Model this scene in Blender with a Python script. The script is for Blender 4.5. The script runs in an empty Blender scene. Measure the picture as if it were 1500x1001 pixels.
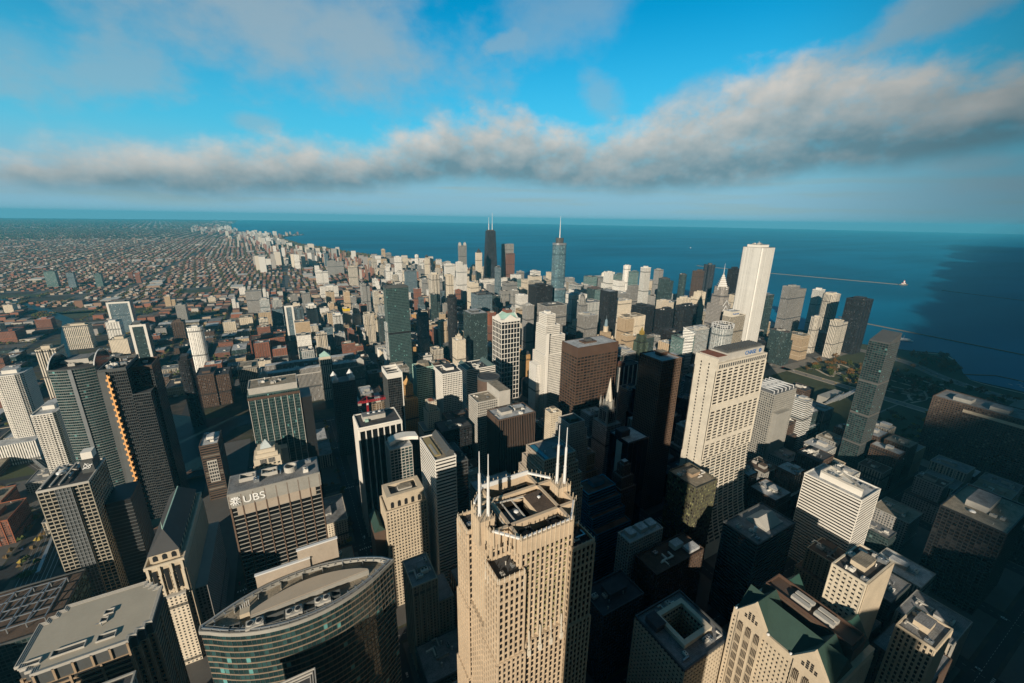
import bpy, math, random
import numpy as np
from mathutils import Vector, Matrix
R_ = random.Random(7)
sc = bpy.context.scene
# ------------------------------------------------------------------ camera, sky, sun, exposure
CAMH = 412.0
def cam_basis():
    y, p, r = math.radians(29.1), math.radians(16.52), math.radians(.92)
    F = Vector((math.sin(y)*math.cos(p), math.cos(y)*math.cos(p), -math.sin(p)))
    Rt = Vector((math.cos(y), -math.sin(y), 0)); U = Rt.cross(F)
    return F, Rt*math.cos(r)+U*math.sin(r), -Rt*math.sin(r)+U*math.cos(r)
CF, CR, CU = cam_basis()
cd = bpy.data.cameras.new('camera'); cam = bpy.data.objects.new('camera', cd); sc.collection.objects.link(cam)
cam.matrix_world = Matrix(((CR.x, CU.x, -CF.x, 0), (CR.y, CU.y, -CF.y, 0), (CR.z, CU.z, -CF.z, CAMH), (0, 0, 0, 1)))
cd.sensor_width = 36; cd.lens = 605/1500*36; cd.clip_start = .5; cd.clip_end = 200000
sc.camera = cam
def px(x, y, z):                       # where a point falls in the photograph (used only to cull what lies outside the view)
    v = Vector((x, y, z-CAMH)); f = v.dot(CF)
    if f < 1: return (-9999, -9999)
    return (750+605*v.dot(CR)/f, 500.5-605*v.dot(CU)/f)
def seen(x, y, z=0, m=40):
    a, b = px(x, y, z); return -m < a < 1500+m and b < 1001+m*3
SUN_AZ, SUN_EL = math.radians(226), math.radians(18.7)
SKY_STRENGTH = 0.05
sc.view_settings.view_transform = 'Standard'; sc.view_settings.look = 'None'
sc.view_settings.gamma = 1; sc.view_settings.exposure = 0.3
sd = bpy.data.lights.new('sun', 'SUN'); sd.energy = 5.0; sd.angle = math.radians(.5); sd.color = (1, .87, .70)
so = bpy.data.objects.new('sun', sd); sc.collection.objects.link(so)
sv = Vector((math.sin(SUN_AZ)*math.cos(SUN_EL), math.cos(SUN_AZ)*math.cos(SUN_EL), math.sin(SUN_EL)))
so.rotation_euler = sv.to_track_quat('Z', 'Y').to_euler()

class NT:                              # small helper to write node trees
    def __init__(s, t): s.t = t; s.n = t.nodes; s.l = t.links
    def new(s, ty, **k):
        n = s.n.new(ty)
        for a, b in k.items(): setattr(n, a, b)
        return n
    def put(s, sock, v):
        if isinstance(v, bpy.types.NodeSocket): s.l.new(v, sock)
        elif v is not None: sock.default_value = v
    def m(s, op, a, b=None, c=None, clamp=False):
        n = s.new('ShaderNodeMath', operation=op, use_clamp=clamp)
        for i, v in enumerate((a, b, c)):
            if v is not None: s.put(n.inputs[i], v)
        return n.outputs[0]
    def vm(s, op, a, b=None):
        n = s.new('ShaderNodeVectorMath', operation=op); s.put(n.inputs[0], a)
        if b is not None: s.put(n.inputs[1], b)
        return n.outputs['Value'] if op in ('DOT_PRODUCT', 'LENGTH') else n.outputs[0]
    def mix(s, f, a, b, bt='MIX'):
        n = s.new('ShaderNodeMix', data_type='RGBA', blend_type=bt)
        s.put(n.inputs[0], f); s.put(n.inputs[6], a if isinstance(a, bpy.types.NodeSocket) else (*a[:3], 1)); s.put(n.inputs[7], b if isinstance(b, bpy.types.NodeSocket) else (*b[:3], 1))
        return n.outputs[2]
    def noise(s, vec, scale, detail=4, rough=.5, dist=0):
        n = s.new('ShaderNodeTexNoise'); s.put(n.inputs['Vector'], vec); n.inputs['Scale'].default_value = scale
        n.inputs['Detail'].default_value = detail; n.inputs['Roughness'].default_value = rough; n.inputs['Distortion'].default_value = dist
        return n.outputs['Fac']
    def sep(s, v): n = s.new('ShaderNodeSeparateXYZ'); s.put(n.inputs[0], v); return n.outputs
    def comb(s, x=0., y=0., z=0.):
        n = s.new('ShaderNodeCombineXYZ')
        for i, v in enumerate((x, y, z)): s.put(n.inputs[i], v)
        return n.outputs[0]
    def smooth(s, v, a, b, lo=0., hi=1.):
        n = s.new('ShaderNodeMapRange', interpolation_type='SMOOTHSTEP'); s.put(n.inputs[0], v)
        for i, q in enumerate((a, b, lo, hi)): s.put(n.inputs[i+1], q)
        return n.outputs[0]
    def curve(s, v, pts, lo, hi, ylo, yhi):
        n = s.new('ShaderNodeFloatCurve'); x = s.m('DIVIDE', s.m('SUBTRACT', v, lo), hi-lo, clamp=True); s.put(n.inputs['Value'], x)
        c = n.mapping.curves[0]
        P = sorted(((a-lo)/(hi-lo), (b-ylo)/(yhi-ylo)) for a, b in pts)
        while len(c.points) < len(P): c.points.new(.5, .5)
        for i, (a, b) in enumerate(P): c.points[i].location = (a, b); c.points[i].handle_type = 'AUTO_CLAMPED'
        n.mapping.update()
        return s.m('ADD', s.m('MULTIPLY', n.outputs[0], yhi-ylo), ylo)

def pixel_dir(x, y):                   # direction (azimuth, elevation, degrees) of a far cloud edge
    d = (CF+CR*((x-750)/605)+CU*((500.5-y)/605)).normalized()
    return math.degrees(math.atan2(d.x, d.y)), math.degrees(math.asin(d.z))

world = bpy.data.worlds.new('World'); sc.world = world; world.use_nodes = True
T = NT(world.node_tree); T.n.clear()
sky = T.new('ShaderNodeTexSky', sky_type='NISHITA'); sky.sun_disc = False
sky.sun_elevation = SUN_EL; sky.sun_rotation = SUN_AZ; sky.altitude = 412; sky.air_density = 1.0; sky.dust_density = .3; sky.ozone_density = 3.0
gen = T.new('ShaderNodeTexCoord').outputs['Generated']
D = T.vm('NORMALIZE', gen); dx, dy, dz = T.sep(D)
AZ = T.m('MULTIPLY', T.m('ARCTAN2', dx, dy), 57.29578); EL = T.m('MULTIPLY', T.m('ARCSINE', dz), 57.29578)
flat = T.comb(T.m('MULTIPLY', AZ, .12), T.m('MULTIPLY', EL, .17), 0.)
n1 = T.noise(flat, 1.0, 8, .54, 0.); n2 = T.noise(flat, 3.2, 8, .58, 0.); n3 = T.noise(T.vm('ADD', flat, (-.08, .22, 0)), 1.0, 8, .54, 0.)
wob = T.m('ADD', T.m('MULTIPLY', T.m('SUBTRACT', n1, .5), 11.), T.m('MULTIPLY', T.m('SUBTRACT', n2, .5), 4.))
def edge(pts):
    return T.curve(AZ, [pixel_dir(*p) for p in pts], -60., 100., -5., 50.)
top = edge([(-60, 214), (0, 206), (240, 200), (460, 200), (600, 192), (690, 160), (760, 162), (860, 186), (920, 178), (1000, 150), (1050, 128), (1150, 95), (1250, 62), (1350, 74), (1450, 84), (1560, 60)])
bot = edge([(-60, 272), (0, 280), (300, 294), (500, 288), (700, 272), (800, 280), (950, 286), (1100, 276), (1200, 262), (1330, 250), (1500, 220), (1560, 208)])
a1 = T.smooth(T.m('SUBTRACT', T.m('ADD', top, T.m('MULTIPLY', wob, .85)), EL), -1.2, 3.2)
a2 = T.smooth(T.m('SUBTRACT', EL, T.m('ADD', bot, T.m('MULTIPLY', wob, -.14))), -.6, 1.9)
band = T.m('MULTIPLY', T.m('MULTIPLY', a1, a2), T.smooth(n2, .2, .55, .72, 1.))
def blob(cx, cy, rx, ry, rot=0, soft=.9, amt=1., nz=.3):
    a, e = pixel_dir(cx, cy); k = math.cos(math.radians(e))
    u = T.m('MULTIPLY', T.m('SUBTRACT', AZ, a), k/rx); v = T.m('DIVIDE', T.m('SUBTRACT', EL, e), ry)
    c, s_ = math.cos(rot), math.sin(rot)
    uu = T.m('ADD', T.m('MULTIPLY', u, c), T.m('MULTIPLY', v, s_*ry/rx)); vv = T.m('SUBTRACT', T.m('MULTIPLY', v, c), T.m('MULTIPLY', u, s_*rx/ry))
    r = T.m('SQRT', T.m('ADD', T.m('MULTIPLY', uu, uu), T.m('MULTIPLY', vv, vv)))
    r = T.m('SUBTRACT', r, T.m('MULTIPLY', wob, nz))
    return T.m('MULTIPLY', T.smooth(r, 1.15, 1.15-soft), amt)
extra = blob(420, 30, 27, 8, -.12, 1.1, .9, .16)
for b in [(150, 105, 9, 3.6, .1, 1., .6, .25), (1320, 48, 19, 2.6, .42, .9, .8, .2), (372, 180, 3, 1.1, 0, .9, .5, .2), (735, 62, 4, 1.3, .35, .9, .6, .25), (830, 20, 9, 4.5, .2, 1., .5, .16),
          (1010, 150, 5, 2.4, .5, .9, .45, .2), (880, 150, 4, 2.4, -.6, .9, .45, .2), (1420, 240, 5, 1.0, 0, .9, .5, .15), (1480, 270, 6, 1.0, 0, .9, .5, .15), (20, 85, 7, 3., 0, 1., .4, .14)]:
    extra = T.m('MAXIMUM', extra, blob(*b))
streak = T.m('MULTIPLY', T.smooth(T.noise(T.comb(T.m('MULTIPLY', AZ, .045), T.m('MULTIPLY', EL, .75), 3.), 1.4, 4, .5), .48, .7), T.m('MULTIPLY', T.smooth(EL, 6.5, 3.), T.smooth(EL, .2, 1.5)))
light = T.smooth(T.m('DIVIDE', T.m('SUBTRACT', EL, bot), T.m('SUBTRACT', top, bot)), .12, .85)                 # sunlit tops, grey undersides
light = T.m('ADD', T.m('MULTIPLY', light, .8), T.m('MULTIPLY', T.m('SUBTRACT', n1, n3), 1.5), clamp=True)
K = 1/SKY_STRENGTH/1.23
def kc(r, g, b): return (r*K, g*K, b*K)
cloudcol = T.mix(light, kc(.15, .26, .31), kc(.66, .625, .575))
skc = T.mix(1., sky.outputs[0], (.0, 1.95, 2.2), 'MULTIPLY')
low = T.m('MULTIPLY', T.smooth(EL, 24., 0.), .92)
c0 = T.mix(low, skc, kc(.13, .56, .76))
c0 = T.mix(T.m('MULTIPLY', T.smooth(EL, 10., 2.), .9), c0, kc(.285, .48, .60))
c1 = T.mix(T.m('MULTIPLY', streak, .8), c0, kc(.30, .46, .50))
c2 = T.mix(T.m('MULTIPLY', extra, .85), c1, kc(.34, .44, .49))
c3 = T.mix(T.m('MULTIPLY', band, .94), c2, cloudcol)
c3 = T.mix(T.m('MULTIPLY', T.smooth(AZ, 55., 84.), .62), c3, kc(.005, .05, .075))      # darkening painted into the eastern sky, for the window frame's dark edge
c3 = T.mix(T.m('MULTIPLY', T.smooth(EL, 36., 55.), .93), c3, kc(.01, .045, .075))      # darkening added high overhead, out of view, to deepen the shadows
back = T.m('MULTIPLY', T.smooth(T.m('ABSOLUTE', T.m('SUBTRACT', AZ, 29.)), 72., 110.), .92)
c3 = T.mix(back, c3, kc(.03, .06, .075))                          # unseen darkening added behind the view to cut the sky's fill
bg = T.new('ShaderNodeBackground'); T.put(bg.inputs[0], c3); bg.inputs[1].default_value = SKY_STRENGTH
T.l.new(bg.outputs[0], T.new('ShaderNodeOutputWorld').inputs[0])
world.cycles.sampling_method = 'MANUAL'; world.cycles.sample_map_resolution = 512

# ------------------------------------------------------------------ materials
MATS = {}
def new_mat(name):
    m = bpy.data.materials.new(name); m.use_nodes = True; t = NT(m.node_tree); b = t.n['Principled BSDF']; return m, t, b
def plain(name, col, rough=.7, metal=0., var=.25, scale=.08, spec=.3, rnd=0.):
    if name in MATS: return MATS[name]
    m, t, b = new_mat(name)
    oc = t.new('ShaderNodeTexCoord').outputs['Object']
    n = t.noise(oc, scale, 5, .6); n2 = t.noise(oc, scale*9, 3, .6)
    f = t.m('ADD', t.m('MULTIPLY', t.m('SUBTRACT', n, .5), var*2.2), t.m('MULTIPLY', t.m('SUBTRACT', n2, .5), var*1.2))
    f = t.m('ADD', f, 1.)
    if rnd: f = t.m('MULTIPLY', f, t.m('ADD', t.m('MULTIPLY', t.new('ShaderNodeObjectInfo').outputs['Random'], rnd), 1-rnd/2))
    c = t.vm('MULTIPLY', tuple(col), t.comb(f, f, f)); t.put(b.inputs['Base Color'], c)
    b.inputs['Roughness'].default_value = rough; b.inputs['Metallic'].default_value = metal; b.inputs['Specular IOR Level'].default_value = spec
    MATS[name] = m; return m
def roofmat(name, col, patch=None):
    if name in MATS: return MATS[name]
    m, t, b = new_mat(name); oc = t.new('ShaderNodeTexCoord').outputs['Object']
    v = t.new('ShaderNodeTexVoronoi', feature='F1', distance='CHEBYCHEV'); t.put(v.inputs['Vector'], oc); v.inputs['Scale'].default_value = .07
    n = t.noise(oc, .12, 6, .65); n2 = t.noise(oc, 1.2, 3, .6)
    c = t.mix(t.smooth(n, .42, .62), col, patch or tuple(x*.6 for x in col))
    bk_ = t.new('ShaderNodeTexBrick'); t.put(bk_.inputs['Vector'], oc); bk_.inputs['Scale'].default_value = .22; bk_.inputs['Mortar Size'].default_value = .02; c = t.mix(t.m('MULTIPLY', bk_.outputs['Fac'], .5), c, (.05, .05, .05))
    c = t.mix(t.m('MULTIPLY', t.sep(v.outputs['Color'])[0], .35), c, tuple(x*1.4 for x in col))
    c = t.mix(t.smooth(n2, .35, .75, 0., .45), c, (.03, .03, .03)); t.put(b.inputs['Base Color'], c)
    b.inputs['Roughness'].default_value = .85; b.inputs['Specular IOR Level'].default_value = .2
    MATS[name] = m; return m
ROOFS = dict(white=roofmat('roof_white', (.52, .53, .53), (.30, .31, .32)), grey=roofmat('roof_grey', (.24, .24, .24)), dark=roofmat('roof_dark', (.07, .07, .072)),
             tan=roofmat('roof_tan', (.33, .28, .21)), red=roofmat('roof_red', (.26, .10, .06)), green=roofmat('roof_green', (.10, .30, .22), (.13, .24, .19)), brown=roofmat('roof_brown', (.13, .09, .065)))
def facade_mat(name, wall, glass, bay, fl, fw, fh, gr=.14, pale=.06, rnd=.25, mechs=1.):
    """walls seen from far off: window grid from object coordinates (metres) on every upright face"""
    m, t, b = new_mat('facade_'+name); tc = t.new('ShaderNodeTexCoord'); P = tc.outputs['Object']; N = tc.outputs['Normal']
    pX, pY, pZ = t.sep(P); nx, ny, nz = t.sep(N)
    u = t.m('SUBTRACT', t.m('MULTIPLY', pX, ny), t.m('MULTIPLY', pY, nx))
    u = t.m('DIVIDE', t.m('ADD', u, 500.), bay); v = t.m('DIVIDE', pZ, fl)
    fu, fv = t.m('FRACT', u), t.m('FRACT', v)
    mu = t.m('LESS_THAN', t.m('ABSOLUTE', t.m('SUBTRACT', fu, .5)), fw/2) if fw < 1 else 1.
    mv = t.m('LESS_THAN', t.m('ABSOLUTE', t.m('SUBTRACT', fv, .5)), fh/2) if fh < 1 else 1.
    up = t.m('LESS_THAN', t.m('ABSOLUTE', nz), .5); mask = t.m('MULTIPLY', t.m('MULTIPLY', mu, mv), up)
    oi = t.new('ShaderNodeObjectInfo').outputs['Random']
    wn = t.new('ShaderNodeTexWhiteNoise'); t.put(wn.inputs['Vector'], t.comb(t.m('FLOOR', u), t.m('FLOOR', v), t.m('ADD', t.m('MULTIPLY', oi, 50), t.m('MULTIPLY', nx, 7))))
    r = wn.outputs['Value']
    g = t.mix(t.smooth(r, 0., 1.), tuple(x*.5 for x in glass), tuple(x*1.5 for x in glass))
    g = t.mix(t.m('GREATER_THAN', r, 1-pale), g, tuple(min(.3, x*4+.03) for x in glass))
    fl_ = t.m('FLOOR', v); mech = t.m('MULTIPLY', t.m('COMPARE', t.m('MODULO', t.m('ADD', fl_, t.m('FLOOR', t.m('MULTIPLY', oi, 15.))), 19.), 9., .3), up); mech = t.m('MULTIPLY', mech, mechs)
    g = t.mix(mech, g, tuple(x*.8+.012 for x in glass)); mask = t.m('MAXIMUM', mask, t.m('MULTIPLY', mech, .8))
    n = t.noise(P, .05, 4, .6); ns = t.noise(t.comb(t.m('MULTIPLY', pX, .5), t.m('MULTIPLY', pY, .5), t.m('MULTIPLY', pZ, .04)), .6, 4, .6)
    f = t.m('MULTIPLY', t.m('ADD', .72, t.m('ADD', t.m('MULTIPLY', n, .3), t.m('MULTIPLY', ns, .26))), t.m('ADD', 1-rnd/2, t.m('MULTIPLY', oi, rnd)))
    w = t.vm('MULTIPLY', tuple(wall), t.comb(f, f, f)); t.put(b.inputs['Base Color'], t.mix(mask, w, g))
    t.put(b.inputs['Roughness'], t.m('SUBTRACT', .8, t.m('MULTIPLY', mask, .8-gr))); t.put(b.inputs['Specular IOR Level'], t.m('ADD', .2, t.m('MULTIPLY', mask, .35)))
    MATS['f_'+name] = m; return m
#        wall                glass               bay  floor fw   fh
FS = dict(wht=((.76, .73, .67), (.05, .06, .065), 3.4, 3.4, .55, .5), cre=((.64, .56, .44), (.05, .05, .045), 3.2, 3.4, .45, .52), bei=((.48, .42, .33), (.05, .05, .045), 3.6, 3.6, .6, .9),
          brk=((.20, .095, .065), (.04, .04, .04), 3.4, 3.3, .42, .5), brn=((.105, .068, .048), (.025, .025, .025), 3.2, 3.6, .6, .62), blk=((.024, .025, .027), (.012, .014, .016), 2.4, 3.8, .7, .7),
          dgl=((.06, .08, .078), (.022, .04, .04), 3., 3.5, .85, .72), tgl=((.20, .25, .235), (.06, .13, .125), 3., 3.5, .86, .66), bgl=((.17, .21, .23), (.06, .10, .12), 3., 3.5, .84, .66),
          gry=((.29, .28, .26), (.05, .055, .06), 3., 3.6, .55, .6), wgl=((.55, .55, .52), (.05, .075, .085), 4.5, 3.5, .74, .66), tan=((.45, .34, .22), (.045, .04, .035), 3.2, 3.4, .42, .52),
          grn=((.07, .10, .075), (.03, .035, .03), 3., 3.6, .4, .6), wrib=((.76, .74, .68), (.12, .12, .11), 3.0, 3.9, .5, 1.), band=((.60, .59, .55), (.035, .045, .05), 3., 3.9, 1., .5),
          gryrib=((.33, .31, .28), (.05, .055, .06), 2.6, 3.8, .5, 1.), crerib=((.64, .58, .48), (.07, .065, .06), 4.2, 3.1, .5, 1.), ochre=((.52, .30, .12), (.05, .04, .03), 3.2, 3.5, .4, .5))
for k, v in FS.items(): facade_mat(k, *v)
def glassmat(name, col, rough=.06, spec=.6):
    return plain(name, col, rough, 0, .25, .4, spec, .5)
PANES = dict(dark=[glassmat('pane_dark', (.012, .015, .017)), glassmat('pane_mid', (.03, .036, .037)), glassmat('pane_blind', (.16, .15, .125), .3), glassmat('pane_dim', (.05, .05, .043))],
             teal=[glassmat('pane_teal', (.016, .036, .036)), glassmat('pane_teal_deep', (.012, .028, .03)), glassmat('pane_teal_bright', (.10, .26, .25), .2), glassmat('pane_teal_mid', (.026, .062, .062))],
             olive=[glassmat('pane_olive', (.13, .135, .06), .4), glassmat('pane_dark2', (.015, .015, .012)), glassmat('pane_straw', (.27, .27, .13), .4), glassmat('pane_moss', (.07, .075, .04), .3)],
             black=[glassmat('pane_black', (.006, .007, .008)), glassmat('pane_black2', (.012, .013, .014)), glassmat('pane_smoke', (.03, .03, .03)), glassmat('pane_black3', (.009, .01, .011))],
             bronze=[glassmat('pane_bronze', (.04, .03, .022)), glassmat('pane_bronze2', (.025, .02, .017)), glassmat('pane_bronze3', (.05, .04, .03), .2), glassmat('pane_bronze4', (.02, .018, .016))])
W = dict(granite=plain('pink_granite', (.50, .395, .28)), sand=plain('sand_stone', (.50, .42, .31)), cream=plain('cream_stone', (.56, .49, .38)), white=plain('white_cladding', (.68, .65, .59), var=.12),
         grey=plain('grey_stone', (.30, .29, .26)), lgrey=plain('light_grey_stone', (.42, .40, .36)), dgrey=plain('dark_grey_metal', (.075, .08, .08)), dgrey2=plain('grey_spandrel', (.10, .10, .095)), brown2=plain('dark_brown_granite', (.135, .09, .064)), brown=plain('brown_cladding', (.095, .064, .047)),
         black=plain('black_metal', (.02, .021, .022), .45), steel=plain('steel', (.35, .37, .38), .4, .6), rust=plain('rust_brown_panels', (.088, .054, .038)), blue=plain('blue_glass_panel', (.03, .14, .20), .25, spec=.5),
         teal=plain('teal_mullion', (.08, .12, .115)), yel=plain('olive_panels', (.09, .085, .06)), brick=plain('red_brick', (.30, .10, .05)), orange=plain('ochre_terracotta', (.56, .33, .13)), gold=plain('gilded_metal', (.55, .38, .10), .35, .5),
         green=plain('oxidised_copper', (.03, .062, .05)), lgreen=plain('pale_copper', (.33, .50, .43)), tanc=plain('tan_concrete', (.34, .25, .165)), sign=plain('white_sign_letters', (.8, .8, .78), .5, var=.03),
         signblue=plain('blue_sign_letters', (.03, .12, .32), .5, var=.05), red=plain('red_paint', (.42, .03, .035), .5), dkroof=plain('slate_roof', (.05, .052, .055), .6), dkgreen=plain('dark_green_roof', (.03, .075, .06), .5), pale=plain('pale_limestone', (.58, .53, .44)),
         taupe=plain('taupe_granite', (.38, .32, .255)), lensb=plain('bronze_band', (.21, .165, .12)), rivb=plain('pale_fin_band', (.20, .215, .205)), boeb=plain('grey_beige_grid', (.33, .30, .24)), bulb=plain('white_dish', (.62, .62, .61), .4, var=.03))

# ------------------------------------------------------------------ mesh helpers
class MB:
    def __init__(s): s.v = []; s.f = []; s.mi = []; s.cur = 0
    def quadf(s, *ids): s.f.append(ids); s.mi.append(s.cur)
    def prism(s, poly, z0, z1, top=None, cap=True):
        """poly counter-clockwise; top = other outline (same count) for tapering"""
        n = len(poly); b = len(s.v); t = top or poly
        s.v += [(p[0], p[1], z0) for p in poly]+[(p[0], p[1], z1) for p in t]
        for i in range(n): s.quadf(b+i, b+(i+1) % n, b+n+(i+1) % n, b+n+i)
        if cap: s.quadf(*range(b+n, b+2*n)); s.quadf(*reversed(range(b, b+n)))
    def box(s, x0, y0, z0, x1, y1, z1): s.prism([(x0, y0), (x1, y0), (x1, y1), (x0, y1)], z0, z1)
    def obox(s, cx, cy, z0, z1, hu, hv, ang):   # oriented box
        c, a = math.cos(ang), math.sin(ang)
        s.prism([(cx+u*c-v*a, cy+u*a+v*c) for u, v in ((-hu, -hv), (hu, -hv), (hu, hv), (-hu, hv))], z0, z1)
    def ring(s, po, pi, z0, z1):
        n = len(po); b = len(s.v)
        s.v += [(p[0], p[1], z) for z in (z0, z1) for p in po]+[(p[0], p[1], z) for z in (z0, z1) for p in pi]
        for i in range(n):
            j = (i+1) % n
            s.quadf(b+i, b+j, b+n+j, b+n+i); s.quadf(b+2*n+j, b+2*n+i, b+3*n+i, b+3*n+j); s.quadf(b+n+i, b+n+j, b+3*n+j, b+3*n+i); s.quadf(b+j, b+i, b+2*n+i, b+2*n+j)
    def cone(s, cx, cy, z0, z1, r0, r1=.01, n=12, a0=0):
        f = lambda r: [(cx+r*math.cos(a0+2*math.pi*i/n), cy+r*math.sin(a0+2*math.pi*i/n)) for i in range(n)]
        s.prism(f(r0), z0, z1, f(max(r1, .01)))
    def dome(s, cx, cy, z, r, h=None, n=12, m=4):
        h = h or r
        for i in range(m):
            a, b = math.pi/2*i/m, math.pi/2*(i+1)/m; s.cone(cx, cy, z+h*math.sin(a), z+h*math.sin(b), r*math.cos(a), r*math.cos(b), n)
    def beam(s, a, b, w=.3):
        a, b = Vector(a), Vector(b); d = (b-a).normalized(); u = d.cross(Vector((0, 0, 1)))
        u = (u if u.length > .01 else Vector((1, 0, 0))).normalized()*w; v = d.cross(u).normalized()*w; o = len(s.v)
        s.v += [tuple(q) for p in (a, b) for q in (p-u-v, p+u-v, p+u+v, p-u+v)]
        for i in range(4): s.quadf(o+i, o+(i+1) % 4, o+4+(i+1) % 4, o+4+i)
        s.quadf(o+3, o+2, o+1, o); s.quadf(o+4, o+5, o+6, o+7)
    def gable(s, x0, y0, x1, y1, z0, z1, axis='x'):
        b = len(s.v)
        if axis == 'x': ym = (y0+y1)/2; s.v += [(x0, y0, z0), (x1, y0, z0), (x1, y1, z0), (x0, y1, z0), (x0, ym, z1), (x1, ym, z1)]; F = [(0, 1, 5, 4), (2, 3, 4, 5), (0, 4, 3), (1, 2, 5), (3, 2, 1, 0)]
        else: xm = (x0+x1)/2; s.v += [(x0, y0, z0), (x1, y0, z0), (x1, y1, z0), (x0, y1, z0), (xm, y0, z1), (xm, y1, z1)]; F = [(0, 1, 4), (2, 3, 5), (1, 2, 5, 4), (3, 0, 4, 5), (3, 2, 1, 0)]
        for f in F: s.quadf(*[b+i for i in f])
    def mesh(s, name, mats, smooth=False):
        me = bpy.data.meshes.new(name); me.from_pydata(s.v, [], s.f)
        for m in (mats if isinstance(mats, (list, tuple)) else [mats]): me.materials.append(m)
        if any(s.mi): me.polygons.foreach_set('material_index', s.mi)
        if smooth: me.polygons.foreach_set('use_smooth', [True]*len(s.f))
        return me
    def build(s, name, mats, parent=None, smooth=False, loc=None):
        o = bpy.data.objects.new(name, s.mesh(name, mats, smooth)); sc.collection.objects.link(o); o.parent = parent
        if loc: o.location = loc
        return o
def tag(o, label=None, cat=None, group=None, kind=None):
    for k, v in (('label', label), ('category', cat), ('group', group), ('kind', kind)):
        if v: o[k] = v
    return o
def thing(name, label, cat, x, y, z=0, group=None):
    o = bpy.data.objects.new(name, None); sc.collection.objects.link(o); o.location = (x, y, z); o.empty_display_size = 2
    return tag(o, label, cat, group)
def rect(w, d, cx=0, cy=0): return [(cx-w/2, cy-d/2), (cx+w/2, cy-d/2), (cx+w/2, cy+d/2), (cx-w/2, cy+d/2)]
def circ(r, n=24, cx=0, cy=0): return [(cx+r*math.cos(2*math.pi*i/n), cy+r*math.sin(2*math.pi*i/n)) for i in range(n)]
def offset(poly, t):
    n = len(poly); out = []
    for i in range(n):
        p0, p1, p2 = Vector(poly[i-1]), Vector(poly[i]), Vector(poly[(i+1) % n])
        a = (p1-p0).normalized(); b = (p2-p1).normalized(); na = Vector((a.y, -a.x)); nb = Vector((b.y, -b.x)); k = 1+na.dot(nb)
        out.append(tuple(p1+(na+nb)*(t/max(k, .3))))
    return out
def text(s, size, parent, loc, rot, mat, name='lettering', depth=.25, xs=1.):
    c = bpy.data.curves.new(name, 'FONT'); c.body = s; c.size = size; c.extrude = depth; c.align_x = 'CENTER'
    o = bpy.data.objects.new(name, c); sc.collection.objects.link(o)
    dg = bpy.context.evaluated_depsgraph_get(); me = bpy.data.meshes.new_from_object(o.evaluated_get(dg)); me.name = name
    bpy.data.objects.remove(o); bpy.data.curves.remove(c); me.materials.clear(); me.materials.append(mat)
    q = bpy.data.objects.new(name, me); sc.collection.objects.link(q); q.parent = parent; q.location = loc; q.rotation_euler = rot; q.scale = (xs, 1, 1)
    return q
ROT_S = (math.pi/2, 0, 0); ROT_W = (math.pi/2, 0, -math.pi/2); ROT_E = (math.pi/2, 0, math.pi/2)

PANEMESH = {}
def pane_mesh(w, h, fam, k):
    key = (round(w, 1), round(h, 1), fam, k)
    if key not in PANEMESH:
        b = MB(); b.box(-w/2, -.06, 0, w/2, .02, h); PANEMESH[key] = b.mesh('window', PANES[fam][k])
    return PANEMESH[key]
PW = {'dark': (5, 4, 1.1, 2), 'teal': (4, 4, .22, 2.5), 'olive': (5, 4, 2, 3), 'black': (4, 4, 1, 4), 'bronze': (5, 5, 1, 4)}
def facade(root, poly, z0, z1, wall, fl=3.9, sh=1.3, bay=3., pw=.6, out=.35, pout=.45, fam='dark', cells=None, core=True, nm='facade_frame', skipfaces=(), pm=None):
    """core of dark glazing, spandrels at each floor, piers, and windows between them (appended to cells)"""
    if core:
        c = MB(); c.prism(poly, z0, z1); c.build('inner_wall', PANES[fam][0], root)
    g = MB(); nf = max(1, round((z1-z0)/fl)); fl = (z1-z0)/nf
    if sh > 0:
        op = offset(poly, out)
        for i in range(nf): g.prism(op, z0+i*fl, z0+i*fl+sh)
        g.prism(op, z1-.4, z1+.06)
    n = len(poly)
    for i in range(n):
        a, b = Vector(poly[i]), Vector(poly[(i+1) % n]); L = (b-a).length
        if L < .6: continue
        d = (b-a)/L; nrm = Vector((d.y, -d.x)); ang = math.atan2(d.y, d.x); mid = (a+b)/2
        wl = root.matrix_world @ Vector((mid.x, mid.y, 0)) if False else Vector((root.location.x+mid.x, root.location.y+mid.y))
        facing = (-wl).dot(nrm) > 0
        nb = max(1, round(L/bay)); bw = L/nb
        if pw > 0:
            for k in range(nb+1):
                p = a+d*(k*bw)+nrm*(pout/2)
                g.cur = 1 if pm else 0; g.obox(p.x, p.y, z0, z1+.03, pw/2, pout/2+.02, ang); g.cur = 0
        if cells is not None and facing and i not in skipfaces:
            for k in range(nb):
                p = a+d*((k+.5)*bw)
                for q in range(nf): cells.append((p.x, p.y, z0+q*fl+sh+.04, bw-pw-.08, fl-sh-.12, ang, fam))
    return g.build(nm, [wall, W[pm]] if pm else wall, root)
CAM2 = Vector((0, 0, CAMH))
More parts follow.
